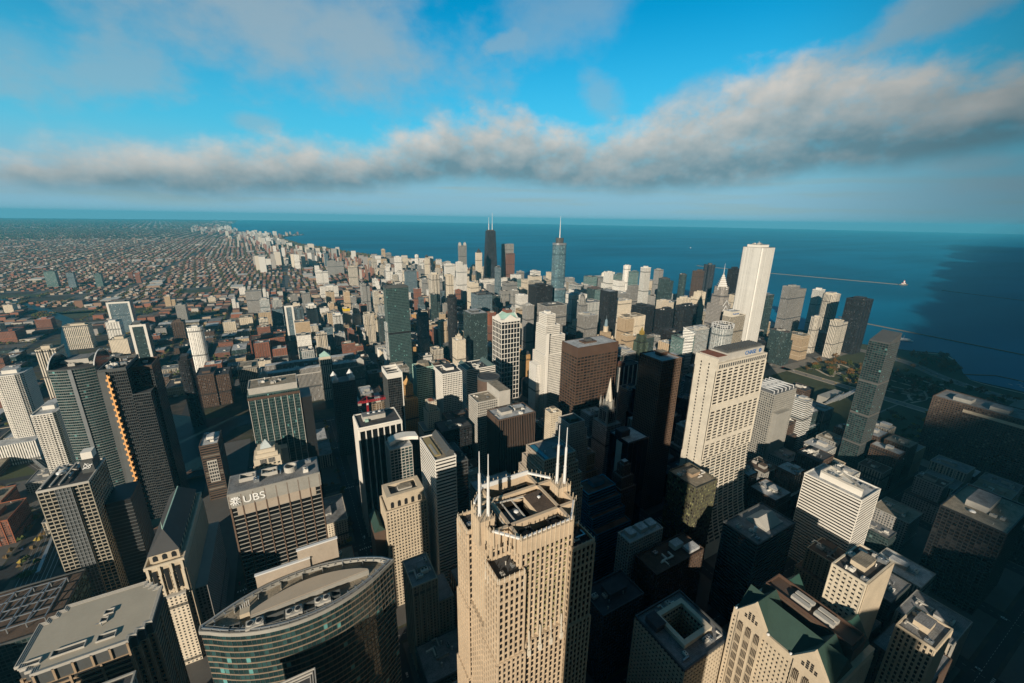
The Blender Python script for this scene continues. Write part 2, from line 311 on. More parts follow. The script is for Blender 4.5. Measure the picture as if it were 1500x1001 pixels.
def put_windows(root, cells, limit=100, minpx=1.0):
    X, Y = root.location.x, root.location.y
    L = []
    for c in cells:
        q = px(X+c[0], Y+c[1], root.location.z+c[2])
        if not(-20 < q[0] < 1520 and -20 < q[1] < 1030): continue
        L.append(((Vector((X+c[0], Y+c[1], root.location.z+c[2]))-CAM2).length/math.sqrt(max(.2, c[3]*c[4])), c))
    L.sort(key=lambda t: t[0]); rr = random.Random(len(L)+int(X))
    for dd, c in L[:limit]:
        k = rr.choices(range(4), PW[c[6]])[0]
        o = bpy.data.objects.new('window', pane_mesh(c[3], c[4], c[6], k)); sc.collection.objects.link(o); o.parent = root
        o.location = c[:3]; o.rotation_euler = (rr.uniform(-.012, .012), 0, c[5]+rr.uniform(-.012, .012)); o.scale = (1, 1, 1)
    rest = L[limit:]
    if rest:
        b = MB(); fam = rest[0][1][6]
        for dd, c in rest:
            b.cur = rr.choices(range(4), PW[c[6]])[0]; ca, sa = math.cos(c[5]), math.sin(c[5]); o = len(b.v)
            for u, z in ((-c[3]/2, 0), (c[3]/2, 0), (c[3]/2, c[4]), (-c[3]/2, c[4])): j_ = .06+rr.uniform(-.02, .03); b.v.append((c[0]+u*ca+j_*sa, c[1]+u*sa-j_*ca, c[2]+z))
            b.quadf(o, o+1, o+2, o+3)
        tag(b.build('window', PANES[fam], root), kind='stuff')
def roof(root, poly, z, kind='grey', par=1.2, wall=None, cap=None):
    o = MB(); o.prism(offset(poly, -.35), z-.3, z+.3); o.build('roof', ROOFS[kind] if isinstance(kind, str) else kind, root)
    r = MB(); r.ring(offset(poly, .5), offset(poly, -.45), z-.2, z+par); r.build('parapet', wall or W['grey'], root)
UNIT = {}
def clutter(root, x0, y0, x1, y1, z, n, seed=1, big=1.):
    rr = random.Random(seed)
    for i in range(n):
        k = rr.choice(('cooling_unit', 'cooling_unit', 'duct', 'vent_pipe')); s = rr.uniform(.7, 1.3)*big; key = (k, rr.randrange(3))
        if key not in UNIT:
            b = MB(); v = key[1]
            if k == 'cooling_unit':
                b.box(-2.2, -1.6, 0, 2.2, 1.6, 2.2); b.cone(-1, 0, 2.2, 2.6, .9, .9, 10); b.cone(1.1, 0, 2.2, 2.6, .9, .9, 10); b.cur = 1; b.cone(-1, 0, 2.6, 2.62, .7, .7, 10); b.cone(1.1, 0, 2.6, 2.62, .7, .7, 10)
            elif k == 'duct': b.box(-4+v, -.5, .4, 4, .5, 1.4); b.box(3, -.5, 0, 4.01, 3+v, 1.38); b.box(-3.2, -.3, 0, -2.6, .3, .4)
            else: b.cone(0, 0, 0, 2.6, .35, .35, 8); b.cone(0, 0, 2.6, 2.9, .6, .3, 8)
            UNIT[key] = b.mesh(k, [[W['lgrey'], W['steel'], W['white']][v], W['black']])
        o = bpy.data.objects.new(k, UNIT[key]); sc.collection.objects.link(o); o.parent = root
        o.location = (rr.uniform(x0, x1), rr.uniform(y0, y1), z); o.rotation_euler = (0, 0, rr.choice((0, math.pi/2))); o.scale = (s, s, s)
def penthouse(root, cx, cy, w, d, z, h, wall, rk='grey', name='penthouse'):
    b = MB(); b.box(cx-w/2, cy-d/2, z, cx+w/2, cy+d/2, z+h)
    p = b.build(name, wall, root); q = MB(); q.box(cx-w/2-.2, cy-d/2-.2, z+h, cx+w/2+.2, cy+d/2+.2, z+h+.35); q.build('roof', ROOFS[rk], p)
    return p
def dish(root, x, y, z, r=1.6):
    b = MB(); b.cone(x, y, z, z+1.2, .2, .2, 6); b.dome(x, y, z+1.2, r, r*.6, 12, 3); b.build('satellite_dish', W['bulb'], root)
# ------------------------------------------------------------------ footprints kept so that later buildings stand clear of them
TAKEN = []
def take(x, y, w, d, m=5): TAKEN.append((x-m, y-m, x+w+m, y+d+m))
def free(x0, y0, x1, y1): return all(x1 < a or x0 > c or y1 < b or y0 > d for a, b, c, d in TAKEN)
# ------------------------------------------------------------------ far towers: (name, style, height, west, south, width, depth, roof, form, label)
FAR = [
('office_tower','gry',262,1215,2310,72,26,'grey','wtp','tall pale slab tower with a lower brown front, just right of the tapering black tower'),
('apartment_tower','cre',232,937,2089,30,24,'grey','spire','slim cream tower with a dark pointed roof, just left of the tapering black tower'),
('mixed_use_tower','gry',240,1030,2568,48,32,'grey','lant','pale grey tower crowned by four lantern turrets'),
('apartment_tower','cre',165,792,2557,28,22,'dark','capd','cream tower with a dark cap and little dome standing against the lake'),
('apartment_tower','wht',160,827,2892,26,22,'white','round','white rounded tower against the lake, left of the tower with the dark cap'),
('apartment_tower','tan',130,806,3879,30,31,'white','ph','slim tan tower with a white top, tallest at the far lake edge'),
('apartment_tower','gry',110,814,3744,43,25,'grey','ph','squat grey tower right beside the slim tan tower at the lake edge'),
('apartment_tower','wht',165,648,2725,40,36,'white','ph','tall white slab tower left of the white rounded tower'),
('office_tower','bgl',130,584,2252,62,23,'white','ph','wide blue grey glass block in front of the tall white slab tower'),
('apartment_tower','crerib',120,355,2684,50,43,'tan','ph','pale ribbed tower pair seen against low brick streets'),
('apartment_tower','crerib',190,527,1626,36,46,'white','lob','broad white ribbed apartment tower with a flat top, tallest of the white cluster'),
('apartment_tower','cre',180,600,1634,26,44,'tan','lob','cream ribbed apartment tower just right of the broad white ribbed one'),
('apartment_tower','wht',200,768,1949,51,28,'white','two','bright white tower below the tower with four lantern turrets'),
('apartment_tower','wht',160,810,2235,54,32,'white','ph','wide white block left of and behind the bright white tower'),
('apartment_tower','cre',140,710,1649,36,46,'white','ph','square cream block with a small white penthouse, right of the cream ribbed tower'),
('office_tower','bgl',182,930,1821,16,40,'white','ph','tall pale blue white tower below the foot of the tapering black tower'),
('apartment_tower','bgl',150,598,1329,56,60,'dark','ph','dark blue glass apartment tower with stacked balconies'),
('office_tower','blk',190,413,1107,22,40,'dark','round','dark slate tower with rounded front, right of the tall green grey glass tower'),
('office_tower','dgl',165,429,998,48,55,'white','ph','dark green glass tower with a brown and white flat roof'),
('apartment_tower','cre',108,371,962,26,30,'white','finial','cream apartment tower with white stepped top and small finial'),
('office_tower','bgl',140,327,1137,28,27,'dark','slope','slate blue glass tower with a sloping top'),
('apartment_tower','gry',135,290,1842,31,60,'dark','two','grey tower with a pinkish brown side wall among brick blocks'),
('apartment_tower','tan',100,222,1890,22,40,'brown','ph','pair of joined tan and brown slabs left of the grey tower'),
('apartment_tower','bgl',100,350,1933,17,20,'dark','ph','narrow bright blue glass tower'),
('office_block','wht',60,161,2329,85,25,'white','ph','low wide white block in the middle of the brick district'),
('apartment_tower','wht',90,178,2802,69,30,'white','two','stepped white block left of the low wide white block'),
('apartment_tower','wht',110,95,3761,39,25,'white','ph','lone bright white slab rising from the far brick streets'),
('apartment_tower','wht',110,-55,4913,30,36,'grey','ph','pale tower left of the lagoon park, nearer of a far pair'),
('apartment_tower','gry',130,-58,6450,50,36,'grey','two','tall pale twin slab tower by the far park shore'),
('apartment_tower','gry',120,-190,7133,50,36,'grey','ph','grey tower just left of the tall pale twin slab at the far park shore'),
('apartment_tower','gry',120,215,4199,60,30,'grey','two','pale stepped tower standing at the edge of the lakeside park'),
('apartment_tower','bgl',110,323,3826,28,31,'grey','ph','slim blue grey tower right of the stepped one at the park edge'),
('apartment_tower','gry',100,291,3277,110,34,'grey','two','long grey apartment slab with ribbed front near the park'),
('apartment_tower','bgl',120,-9,1552,26,30,'dark','frame','dark glass apartment tower outlined by a white frame'),
('apartment_tower','wht',95,60,1657,36,35,'white','lob','white apartment tower with lobed corners, right of the white framed glass tower'),
('apartment_tower','wgl',85,-95,1916,34,28,'white','ph','left one of two matching white and blue glass towers'),
('apartment_tower','wgl',80,-52,1916,34,28,'white','ph','right one of two matching white and blue glass towers'),
('apartment_tower','wrib',90,132,1477,30,34,'white','lob','white tower with vertical dark slots and stepped top'),
('apartment_tower','bgl',75,78,1385,40,34,'dark','ph','blue glass block in front of the white tower with dark slots'),
('apartment_tower','tan',80,183,1626,22,30,'tan','yel','tower under construction wrapped in bright yellow at its top'),
('apartment_block','brk',45,-112,1433,92,60,'brown','ph','broad red brick apartment block with rows of white balconies'),
('office_tower','blk',212,679,1070,60,49,'dark','ph','broad black office slab just left of the tallest blue glass tower'),
('office_tower','gryrib',190,602,896,66,46,'dark','hole','grey ribbed tower with a dark mechanical well in its roof'),
('office_tower','gryrib',120,822,1001,50,42,'white','slab','pale square tower with closely ribbed walls and white roof'),
('office_tower','blk',180,963,1055,36,46,'white','none','flat black slab tower right of the gothic tower'),
('apartment_tower','wht',205,1443,1480,36,27,'white','oct','tall white tower with an octagonal top against the lake'),
('apartment_tower','tgl',190,1389,1378,34,29,'white','ph','blue white glass tower just in front of the octagonal white top'),
('apartment_tower','wrib',240,1217,1146,28,26,'white','ph','very tall white tower with wavy vertical striping'),
('apartment_tower','tgl',130,1585,1695,54,22,'white','ph','pale green glass block at the lake front'),
('apartment_tower','gry',190,1568,1391,29,32,'grey','ph','grey tower behind the dark teal glass towers'),
('apartment_tower','dgl',185,1374,1185,56,32,'dark','two','dark teal glass slab beside the tall striped white tower'),
('apartment_tower','dgl',185,1566,1247,24,30,'dark','round','narrow dark blue tower with rounded top by the lake'),
('apartment_tower','brn',180,1777,1340,50,28,'dark','ph','dark brown tower left of the black three lobed tower'),
('office_tower','blk',220,1687,1100,54,24,'dark','ph','dark blue black slab behind the diamond crowned tower'),
('office_tower','gryrib',160,1218,1211,50,22,'grey','none','beige grey tower with fine vertical louvres'),
('office_tower','blk',110,1129,1062,66,50,'dark','ph','left one of three low black office boxes'),
('office_tower','blk',105,1175,1002,60,36,'dark','ph','middle one of three low black office boxes'),
('office_tower','blk',130,1201,937,72,36,'dark','dish','black office box with white satellite dishes on its roof'),
('hotel_tower','cre',130,1208,1042,66,26,'white','two','cream hotel block with wide flat roof behind the black boxes'),
('apartment_tower','cre',140,1267,1001,50,26,'white','lob','cream apartment block with ribbed front right of the cream hotel'),
('apartment_tower','cre',162,1335,985,34,24,'tan','ph','slim cream tower with tan top left of the diamond crowned tower'),
('apartment_tower','tgl',140,830,640,44,34,'dark','balc','teal glass condominium tower with a darker left half'),
('apartment_tower','wgl',155,878,640,46,34,'white','balc','white framed condominium tower with small roof pavilions'),
('office_block','tan',110,944,949,36,38,'tan','ph','beige masonry block with deep cornice'),
('office_block','tan',90,854,849,48,22,'tan','two','tan masonry block with stepped roof left of the dark gold topped tower'),
('apartment_tower','tgl',130,693,560,48,34,'white','ph','white and pale green glass block with chamfered top'),
('apartment_tower','wht',130,785,1351,36,38,'white','ph','white tower with twin chimneys behind the black slab'),
('hotel_tower','gry',170,609,1010,26,24,'white','dish','grey hotel slab with white drum on its roof'),
('office_block','dgl',110,1237,1461,56,49,'red','ph','dark office block with a red roof beyond the gothic tower'),
('office_block','gry',100,1601,1839,93,54,'white','dome','broad grey block with a white dome beside the lake'),
('office_tower','gryrib',200,1537,782,110,26,'grey','two','very broad grey ribbed tower right of the tall white slab'),
('apartment_tower','wrib',165,1815,815,40,26,'white','ph','slim white ladder fronted tower joined to the broad grey ribbed one'),
('apartment_tower','crerib',170,1705,716,56,44,'white','round','cream fluted tower with stepped white top behind'),
('apartment_tower','blk',180,1610,590,60,52,'dark','lob','black curved tower, last tower before open water'),
('apartment_tower','crerib',120,1490,660,40,22,'white','oct','cream fluted tower with round white cap in front of the fluted one'),
('apartment_tower','crerib',120,1500,605,70,22,'grey','two','row of joined cream fluted slabs facing the park road'),
('office_tower','dgl',175,1435,800,44,20,'white','ph','dark blue glass tower just right of the tall white slab'),
('office_tower','bgl',110,-550,1915,62,40,'grey','frame','glassy office slab with white side walls, tallest on the left flats'),
('apartment_tower','crerib',75,-610,1733,57,32,'tan','ph','beige ribbed block by the river bend'),
('apartment_tower','crerib',120,-495,1252,36,34,'tan','lob','cream tower with rounded ribbed corners and red brick base'),
('apartment_tower','wht',85,-498,1686,32,34,'white','ph','pale glass and concrete tower with uneven openings'),
('warehouse','cre',50,-473,1591,42,42,'tan','ph','cream masonry warehouse with ribbed front below the pale glass tower'),
('apartment_tower','dgl',120,-379,1438,34,36,'grey','frame','dark glass tower set in a wide white frame'),
('apartment_tower','wht',130,-234,1294,34,24,'white','round','white tower with rounded glass side and framed front'),
('apartment_block','brn',60,-347,1727,31,38,'dark','arch','brown block with an arched roofline'),
('apartment_tower','gry',70,-381,2006,32,40,'grey','ph','grey tower block behind the brown arched one'),
('office_tower','tgl',90,-1165,3279,46,35,'dark','ph','teal glass office block, left of three on the far flats'),
('office_tower','bgl',85,-1057,3219,30,28,'dark','ph','teal glass office block, middle of three on the far flats'),
('office_tower','tgl',70,-949,3239,29,34,'grey','ph','teal glass office block, right of three on the far flats'),
('apartment_tower','brk',60,-829,3346,23,14,'red','none','left red brick slab of a far pair'),
('apartment_tower','brk',60,-783,3292,23,14,'red','none','right red brick slab of a far pair'),
('apartment_tower','gry',100,-148,2048,58,34,'grey','none','plain grey slab tower with a blank ribbed face'),
('apartment_tower','blk',140,-199,961,22,36,'dark','round','narrow dark glass tower with curved side on the river fork'),
('office_block','brn',75,-193,1058,60,58,'dark','two','wide dark brown office block on the river fork'),
('office_block','bei',60,-122,1112,40,60,'tan','ph','low beige office block right of the wide dark brown one'),
]
CATS = dict(office_tower='office tower', apartment_tower='apartment tower', mixed_use_tower='skyscraper', office_block='office block', apartment_block='apartment block', hotel_tower='hotel', warehouse='warehouse')
def wallkey(st): return W[{'wht': 'white', 'wrib': 'white', 'cre': 'cream', 'crerib': 'cream', 'brk': 'brick', 'brn': 'brown', 'blk': 'black', 'dgl': 'dgrey', 'tgl': 'teal', 'bgl': 'dgrey', 'tan': 'sand', 'wgl': 'lgrey', 'grn': 'dgrey', 'ochre': 'orange'}.get(st, 'grey')]
def ribs(r, w, d, cx, h, mat, k):
    g = MB(); n = max(3, int(w/5.5))
    if k % 4 < 2:
        for a in range(n+1): g.box(cx-w/2+a*w/n-.45, -d/2-.7, 0, cx-w/2+a*w/n+.45, -d/2-.02, h+.6)
        n = max(3, int(d/5.5))
        for a in range(n+1): g.box(cx-w/2-.7, -d/2+a*d/n-.45, 0, cx-w/2-.02, -d/2+a*d/n+.45, h+.6)
        g.build('ribs', mat, r)
    else:
        z = 14.
        while z < h-4: g = MB(); g.ring(rect(w+1.1, d+1.1, cx), rect(w-.02, d-.02, cx), z, z+1.1); g.build('ledge', mat, r); z += 3.6*(4+k % 5)
def far_tower(row, i):
    nm, st, h, x, y, w, d, rk, form, lab = row
    take(x, y, w, d); r = thing(nm, lab, CATS[nm], x+w/2, y+d/2); fm = MATS['f_'+st]; rr = random.Random(i); wm = wallkey(st)
    b = MB(); P = rect(w, d); ztop = h
    if form == 'round': P = [(w/2*math.copysign(abs(math.cos(a))**.6, math.cos(a)), d/2*math.copysign(abs(math.sin(a))**.6, math.sin(a))) for a in [2*math.pi*k/20 for k in range(20)]]
    elif form == 'oct': P = [(w/2*a, d/2*b_) for a, b_ in ((-.5, -1), (.5, -1), (1, -.5), (1, .5), (.5, 1), (-.5, 1), (-1, .5), (-1, -.5))]
    elif form == 'lob':
        q, e = .12, .06; P = []
        for k in range(3):
            x0 = -.5+k/3; P += [(w*(x0+.02), -d/2), (w*(x0+1/3-.06), -d/2), (w*(x0+1/3-.06), -d/2+d*.1), (w*(x0+1/3-.0), -d/2+d*.1)][:4 if k < 2 else 2]
        P += [(w/2, -d*.4), (w/2, d/2), (-w/2, d/2), (-w/2, -d*.4)]
    if form == 'two':
        b.prism(rect(w*.55, d, -w*.225), 0, h); b.prism(rect(w*.45-.02, d*.92, w*.275), 0, h*.94)
        b.build('walls', fm, r); roof(r, rect(w*.55, d, -w*.225), h, rk, 1.5, wm)
        q = MB(); q.box(w*.05, -d*.44, h*.94, w*.49, d*.44, h*.94+.5); q.build('lower_roof', ROOFS[rk], r)
        penthouse(r, -w*.2, 0, w*.25, d*.5, h+.3, 4.5, wm, rk); clutter(r, w*.1, -d*.3, w*.4, d*.3, h*.94+.5, 2, i)
    else:
        b.prism(P, 0, h); b.build('walls', fm, r); roof(r, P, h, rk, 1.4, wm)
        if form in ('ph', 'round', 'lob', 'frame', 'balc', 'arch', 'slab', 'oct', 'yel', 'finial', 'capd'):
            penthouse(r, w*rr.uniform(-.12, .12), d*rr.uniform(-.1, .1), w*rr.uniform(.35, .6), d*rr.uniform(.4, .6), h+.3, rr.uniform(4, 8), wm, rk)
            clutter(r, -w*.35, -d*.35, w*.35, d*.35, h+.3, 2, i)
    if form not in ('two', 'round', 'lob', 'oct') and i % 2 == 0: ribs(r, w, d, 0, h, fm if st in ('blk', 'dgl', 'bgl') else wm, i)
    m = MB()
    if form == 'wtp': m.box(-w*.28, -d/2-16, 0, w/2, -d/2-.5, h*.79); m.build('brown_front', MATS['f_brk'], r); m = MB()
    if form == 'spire': m.prism(rect(w*.7, d*.7), h+.3, h+12, rect(w*.5, d*.5)); m.prism(rect(w*.5, d*.5), h+12, h+25, rect(.3, .3)); m.build('pointed_roof', W['dkroof'], r)
    if form == 'lant':
        for sx in (-1, 1):
            for sy in (-1, 1): m = MB(); m.prism(rect(9, 8, sx*w*.36, sy*d*.3), h, h+14); m.cone(sx*w*.36, sy*d*.3, h+14, h+24, 4.5, .2, 4, math.pi/4); m.build('lantern_turret', W['lgrey'], r)
    if form == 'capd': m.prism(rect(w*.62, d*.62), h+8, h+18); m.dome(0, 0, h+18, w*.2, 6, 10, 3); m.build('dark_cap', W['dkroof'], r)
    if form == 'finial':
        m.prism(rect(w*.5, d*.5), h+.3, h+9); m.prism(rect(w*.25, d*.25), h+9, h+14); m.cone(0, 0, h+14, h+24, .6, .1, 6); m.build('finial', W['cream'], r)
    if form == 'slope': m.gable(-w/2, -d/2, w/2, d/2, h+.3, h+10, 'x'); m.build('sloping_top', W['dgrey'], r)
    if form == 'frame':
        for a in (-1, 1): m.box(a*(w/2-2.4)-2.8, -d/2-.8, 0, a*(w/2-2.4)+2.8, -d/2+1.5, h+2)
        m.box(-w/2, -d/2-.75, h-3.5, w/2, -d/2+1.4, h+1.98); m.build('white_frame', W['white'], r)
    if form == 'yel': m.ring(offset(P, .8), offset(P, .2), h-9, h+1); m.build('yellow_netting', plain('yellow_net', (.62, .42, .02)), r)
    if form == 'hole': m.ring(rect(w*.62, d*.62), rect(w*.5, d*.5), h+.3, h+4); m.build('mechanical_screen', W['dgrey'], r); clutter(r, -w*.2, -d*.2, w*.2, d*.2, h+.3, 5, i, 1.6)
    if form == 'slab': m.box(-w*.5, d*.2, h, -w*.3, d*.45, h+6); m.build('lift_tower', W['lgrey'], r)
    if form == 'dish':
        penthouse(r, 0, d*.1, w*.5, d*.4, h+.3, 5, wm, rk)
        for k in range(3): dish(r, -w*.3+k*w*.28, -d*.25, h+.3, 2.6)
    if form == 'dome': m.cone(0, 0, h+.3, h+12, 17, 15, 16); m.dome(0, 0, h+12, 15, 12, 16, 4); m.cone(0, 0, h+24, h+34, 1, .1, 6); m.build('dome', W['pale'], r)
    if form == 'arch':
        m = MB(); n = 8; pts = [(-w/2+w*k/n, 9*math.sin(math.pi*k/n)) for k in range(n+1)]
        for k in range(n): m.box(pts[k][0], -d/2, h, pts[k+1][0], -d/2+2, h+max(1.5, (pts[k][1]+pts[k+1][1])/2))
        m.build('arched_parapet', W['brown'], r)
    if form == 'balc':
        for k in range(3): penthouse(r, -w*.3+k*w*.3, -d*.3, w*.2, d*.25, h+.3, 4, W['lgrey'], 'white', 'roof_pavilion')
    return r
for i, row in enumerate(FAR): far_tower(row, i)

# ------------------------------------------------------------------ nearer towers with built facades
# id: name, cat, x, y, w, d, h, wall, facade kw, roof, label
GR = dict(sh=1.5, pw=1.0, bay=3.)
NEAR = dict(
 court=('office_block','office block',219,129,52,48,100,'sand',dict(fl=4.2,sh=2.2,bay=3.4,pw=1.6),'dark','square masonry block with an open light court in its roof, bottom right of centre'),
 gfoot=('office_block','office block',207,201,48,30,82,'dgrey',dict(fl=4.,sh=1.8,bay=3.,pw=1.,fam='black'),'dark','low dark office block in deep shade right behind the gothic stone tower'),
 brnblk=('office_block','office block',275,205,68,26,90,'brown',dict(fl=4.,sh=2.,bay=3.2,pw=1.4),'brown','wide brown masonry block whose dark roof carries one sunlit white shed'),
 wblk=('office_block','office block',269,236,46,16,104,'lgrey',dict(fl=3.8,sh=1.6,bay=3.,pw=1.1),'white','pale grey masonry block with white roof huts, right of the deep blue stepped tower'),
 dk1050=('office_tower','office tower',373,171,66,36,110,'dgrey',dict(fl=3.9,sh=1.6,bay=60,pw=.5,fam='black'),'grey','dark banded office tower with a sloped glass hood on its roof'),
 slab=('office_tower','office tower',322,77,40,20,176,'cream',dict(fl=3.7,sh=2.,bay=3.4,pw=1.5),'dark','tall tan slab with a blank sunlit side wall and crowded dark roof, lower right'),
 low1300=('office_block','office block',350,42,30,20,140,'sand',dict(fl=3.9,sh=1.1,bay=3.,pw=1.4),'grey','small tan tower with plain grey cap below the tall tan slab'),
 ubs=('office_tower','office tower',-60,354,66,27,196,'grey',dict(fl=4.,sh=.75,bay=8.2,pw=.8,fam='black',out=.4,pout=.8,pm='brown2'),'grey','grey banded office tower whose top louvre band carries white sign letters'),
 ribw=('office_tower','office tower',112,357,22,52,175,'white',dict(fl=4.,sh=2.1,bay=60,pw=.4,fam='black'),'tan','white banded tower with a long yellow brown roof strip'),
 ribb=('office_tower','office tower',137,366,14,40,160,'dgrey',dict(fl=4.,sh=1.2,bay=60,pw=.4,fam='black'),'dark','dark banded wing tower just behind the white banded tower'),
 ggls=('office_tower','office tower',84,440,26,22,150,'lgrey',dict(fl=4.,sh=.9,bay=4.,pw=.7,fam='teal'),'white','glass tower with a white grid and white curved roof, left of the white banded tower'),
 gstep=('office_tower','office tower',182,265,34,30,207,'taupe',dict(fl=3.9,sh=1.5,bay=2.2,pw=.8,fam='dark'),'grey','taupe stone office tower with stepped corners, just behind the gothic stone tower'),
 bstep=('office_tower','office tower',266,296,46,24,118,'blue',dict(fl=3.9,sh=1.7,bay=60,pw=.5,fam='black'),'brown','deep blue tower stepping down in terraces'),
 blklt=('office_tower','office tower',345,323,34,32,150,'black',dict(fl=60,sh=0,bay=8.5,pw=.7,fam='black'),'white','smooth black slab tower with a pale roof and a dark hut on it'),
 decot=('office_tower','office tower',316,300,22,18,136,'brown',dict(fl=3.8,sh=1.6,bay=3.,pw=1.5),'grey','slender brown setback tower in front of the smooth black slab'),
 olive=('office_tower','office tower',372,243,36,38,128,'yel',dict(fl=3.9,sh=1.1,bay=2.4,pw=.5,fam='olive'),'tan','dark office tower with many yellow olive windows'),
 chase=('office_tower','office tower',425,277,96,28,259,'pale',dict(),'red','huge pale granite slab tower with rows of wide windows and roof louvres'),
 bw=('office_tower','office tower',59,491,52,40,160,'white',dict(fl=60,sh=0,bay=7.4,pw=1.3,out=.5,pout=1.6,fam='black'),'dark','black tower with bold white vertical piers and a dark flat roof'),
 boe=('office_tower','office tower',-216,478,34,44,171,'boeb',dict(fl=4.,sh=1.1,bay=3.7,pw=.6,fam='black'),'dark','tan gridded office tower with a steel clad centre bay and a stepped roof box'),
 bk=('office_tower','office tower',240,466,60,36,140,'brown',dict(fl=60,sh=0,bay=2.8,pw=.9,pout=.8,fam='black'),'white','dark bronze tower with close vertical piers and a cluttered white roof'),
 stone=('office_tower','office tower',318,410,34,28,140,'lgrey',dict(fl=3.7,sh=1.6,bay=2.7,pw=1.2),'dark','light grey masonry tower with a green framed roof tank and notched corners'),
 wband=('office_tower','office tower',527,150,44,58,120,'white',dict(fl=3.9,sh=2.1,bay=90,pw=.4,fam='black'),'white','white office block with dark ribbon windows and a curved white penthouse'),
 tfn=('office_tower','office tower',426,355,37,40,233,'brown2',dict(fl=3.9,sh=1.3,bay=3.1,pw=1.2,fam='black'),'white','tall dark brown granite tower with punched windows and a pale roof'),
 pyr=('office_tower','office tower',-62,560,30,28,112,'cream',dict(fl=5.,sh=2.4,bay=5.,pw=2.4),'tan','cream stone tower topped by a small glass pyramid'),
 u155=('office_tower','office tower',-60,600,60,38,184,'teal',dict(fl=4.1,sh=.7,bay=2.,pw=.25,fam='teal',out=.15,pout=.2),'tan','blue green glass tower with pale stone top storey and brown ledge'),
 crm=('office_tower','office tower',350,496,20,20,112,'cream',dict(fl=3.8,sh=1.8,bay=3.,pw=1.6),'tan','small cream tower with pale tan top, just right of the bronze tower'),
 wgrid=('office_tower','office tower',236,528,34,34,142,'lgrey',dict(fl=3.9,sh=1.3,bay=3.4,pw=1.1),'tan','white gridded tower joined to a plain slab and a round brown drum'),
 bkm=('office_tower','office block',214,596,44,34,84,'brown',dict(fl=3.9,sh=1.5,bay=3.4,pw=1.6),'dark','brown masonry block with a dark recessed roof left of the white gridded tower'),
 daley=('office_tower','government tower',433,542,92,46,198,'rust',dict(fl=5.6,sh=2.1,bay=8.,pw=.7,out=.4,pout=.9,fam='bronze'),'white','big rust brown steel tower with deep bands and a bright white roof'),
 wgr2=('office_tower','office tower',222,646,36,46,150,'white',dict(fl=3.8,sh=1.4,bay=3.,pw=1.0),'dark','white grid walled tower with a dark roof well and a curved shadow on its side'),
 bnd2=('office_tower','office tower',292,705,62,46,126,'white',dict(fl=3.9,sh=1.9,bay=90,pw=.4,fam='black'),'dark','broad tower with white and dark bands and blue green roof edges'),
 teal6=('office_tower','office tower',190,694,32,26,150,'lgreen',dict(fl=3.9,sh=1.5,bay=3.,pw=.5,fam='teal'),'tan','pale teal glass tower with an eight sided tan roof'),
 dg545=('office_tower','office tower',122,612,22,38,172,'dgrey',dict(fl=4.,sh=.4,bay=2.6,pw=.25,fam='black',out=.2,pout=.25),'grey','dark glass tower with a white open frame around its roof'),
 w0=('apartment_tower','apartment tower',-440,960,36,38,150,'white',dict(fl=3.2,sh=1.3,bay=2.6,pw=1.0),'white','white apartment tower with curved corners at the left edge of the picture'),
 w55=('apartment_tower','apartment tower',-342,800,26,60,130,'white',dict(fl=3.1,sh=1.2,bay=3.4,pw=.9),'white','white balconied apartment tower left of the tower with the arched glass top'),
 w77=('office_tower','office tower',414,793,47,44,196,'white',dict(fl=11.7,sh=1.5,bay=7.8,pw=1.,out=.5,pout=.6,fam='black'),'dark','dark tower crossed by a white grid under a pale green pedimented roof'),
 ge=('office_tower','office tower',659,325,60,46,150,'grey',dict(fl=3.9,sh=1.7,bay=3.2,pw=1.2),'grey','grey tower with a white lattice frame on its roof, right of the pale granite slab'),
 leg=('apartment_tower','apartment tower',803,251,38,25,250,'dgrey',dict(fl=3.6,sh=.7,bay=3.4,pw=.3,fam='teal'),'dark','tall dark green glass apartment tower with slanting top in front of the park'),
 drk=('office_tower','office tower',620,60,84,50,108,'black',dict(fl=4.2,sh=1.2,bay=4.,pw=.8,fam='black'),'tan','large black office tower with tan roof and pale penthouse, far lower right'),
 wall=('apartment_block','apartment block',992,40,60,190,120,'brown',dict(fl=3.8,sh=1.6,bay=3.4,pw=1.3),'grey','very wide brown building wall facing the city at the right edge'),
 br293=('office_tower','office tower',-136,676,22,44,90,'brown',dict(fl=3.9,sh=2.,bay=90,pw=.5),'white','slim brown banded tower with a white roof beside the river'),
 octb=('office_tower','office block',577,588,56,24,124,'dgrey',dict(fl=3.6,sh=1.3,bay=3.4,pw=.8,fam='teal'),'brown','glass and concrete block with white side stripes right of the rust brown tower'),
 g911=('office_block','office block',560,536,30,26,96,'lgrey',dict(fl=3.8,sh=1.3,bay=2.6,pw=.8),'dark','grey office block with fine vertical lines between the white spire and the brown granite tower'),
 turq=('office_tower','office tower',51,712,36,30,140,'dgrey',dict(fl=3.9,sh=1.5,bay=2.8,pw=.9,fam='black'),'grey','dark blue tower with four small white peaked corner turrets'),
 n300=('office_tower','office tower',223,1059,57,31,239,'teal',dict(fl=4.1,sh=1.1,bay=3.2,pw=.5,fam='teal',out=.2,pout=.3),'dark','tall green grey glass slab tower standing alone north of the river'),
 bei557=('office_tower','office tower',62,368,42,28,124,'sand',dict(fl=3.9,sh=1.8,bay=3.2,pw=1.5),'tan','tan masonry tower with an arched top storey and an open roof court'),
 cme=('office_tower','office tower',-162,279,60,48,160,'tanc',dict(fl=4.,sh=1.1,bay=12.5,pw=1.,out=.6,pout=.9,fam='black'),None,'dark granite gridded tower with saw tooth corners and a bare pale roof, bottom left'),
)
BASE = {}
def near_tower(key):
    nm, cat, x, y, w, d, h, wl, kw, rk, lab = NEAR[key]
    take(x, y, w, d); r = thing(nm, lab, cat, x+w/2, y+d/2); cells = []
    return r, w, d, h, W[wl], dict(kw), rk, cells
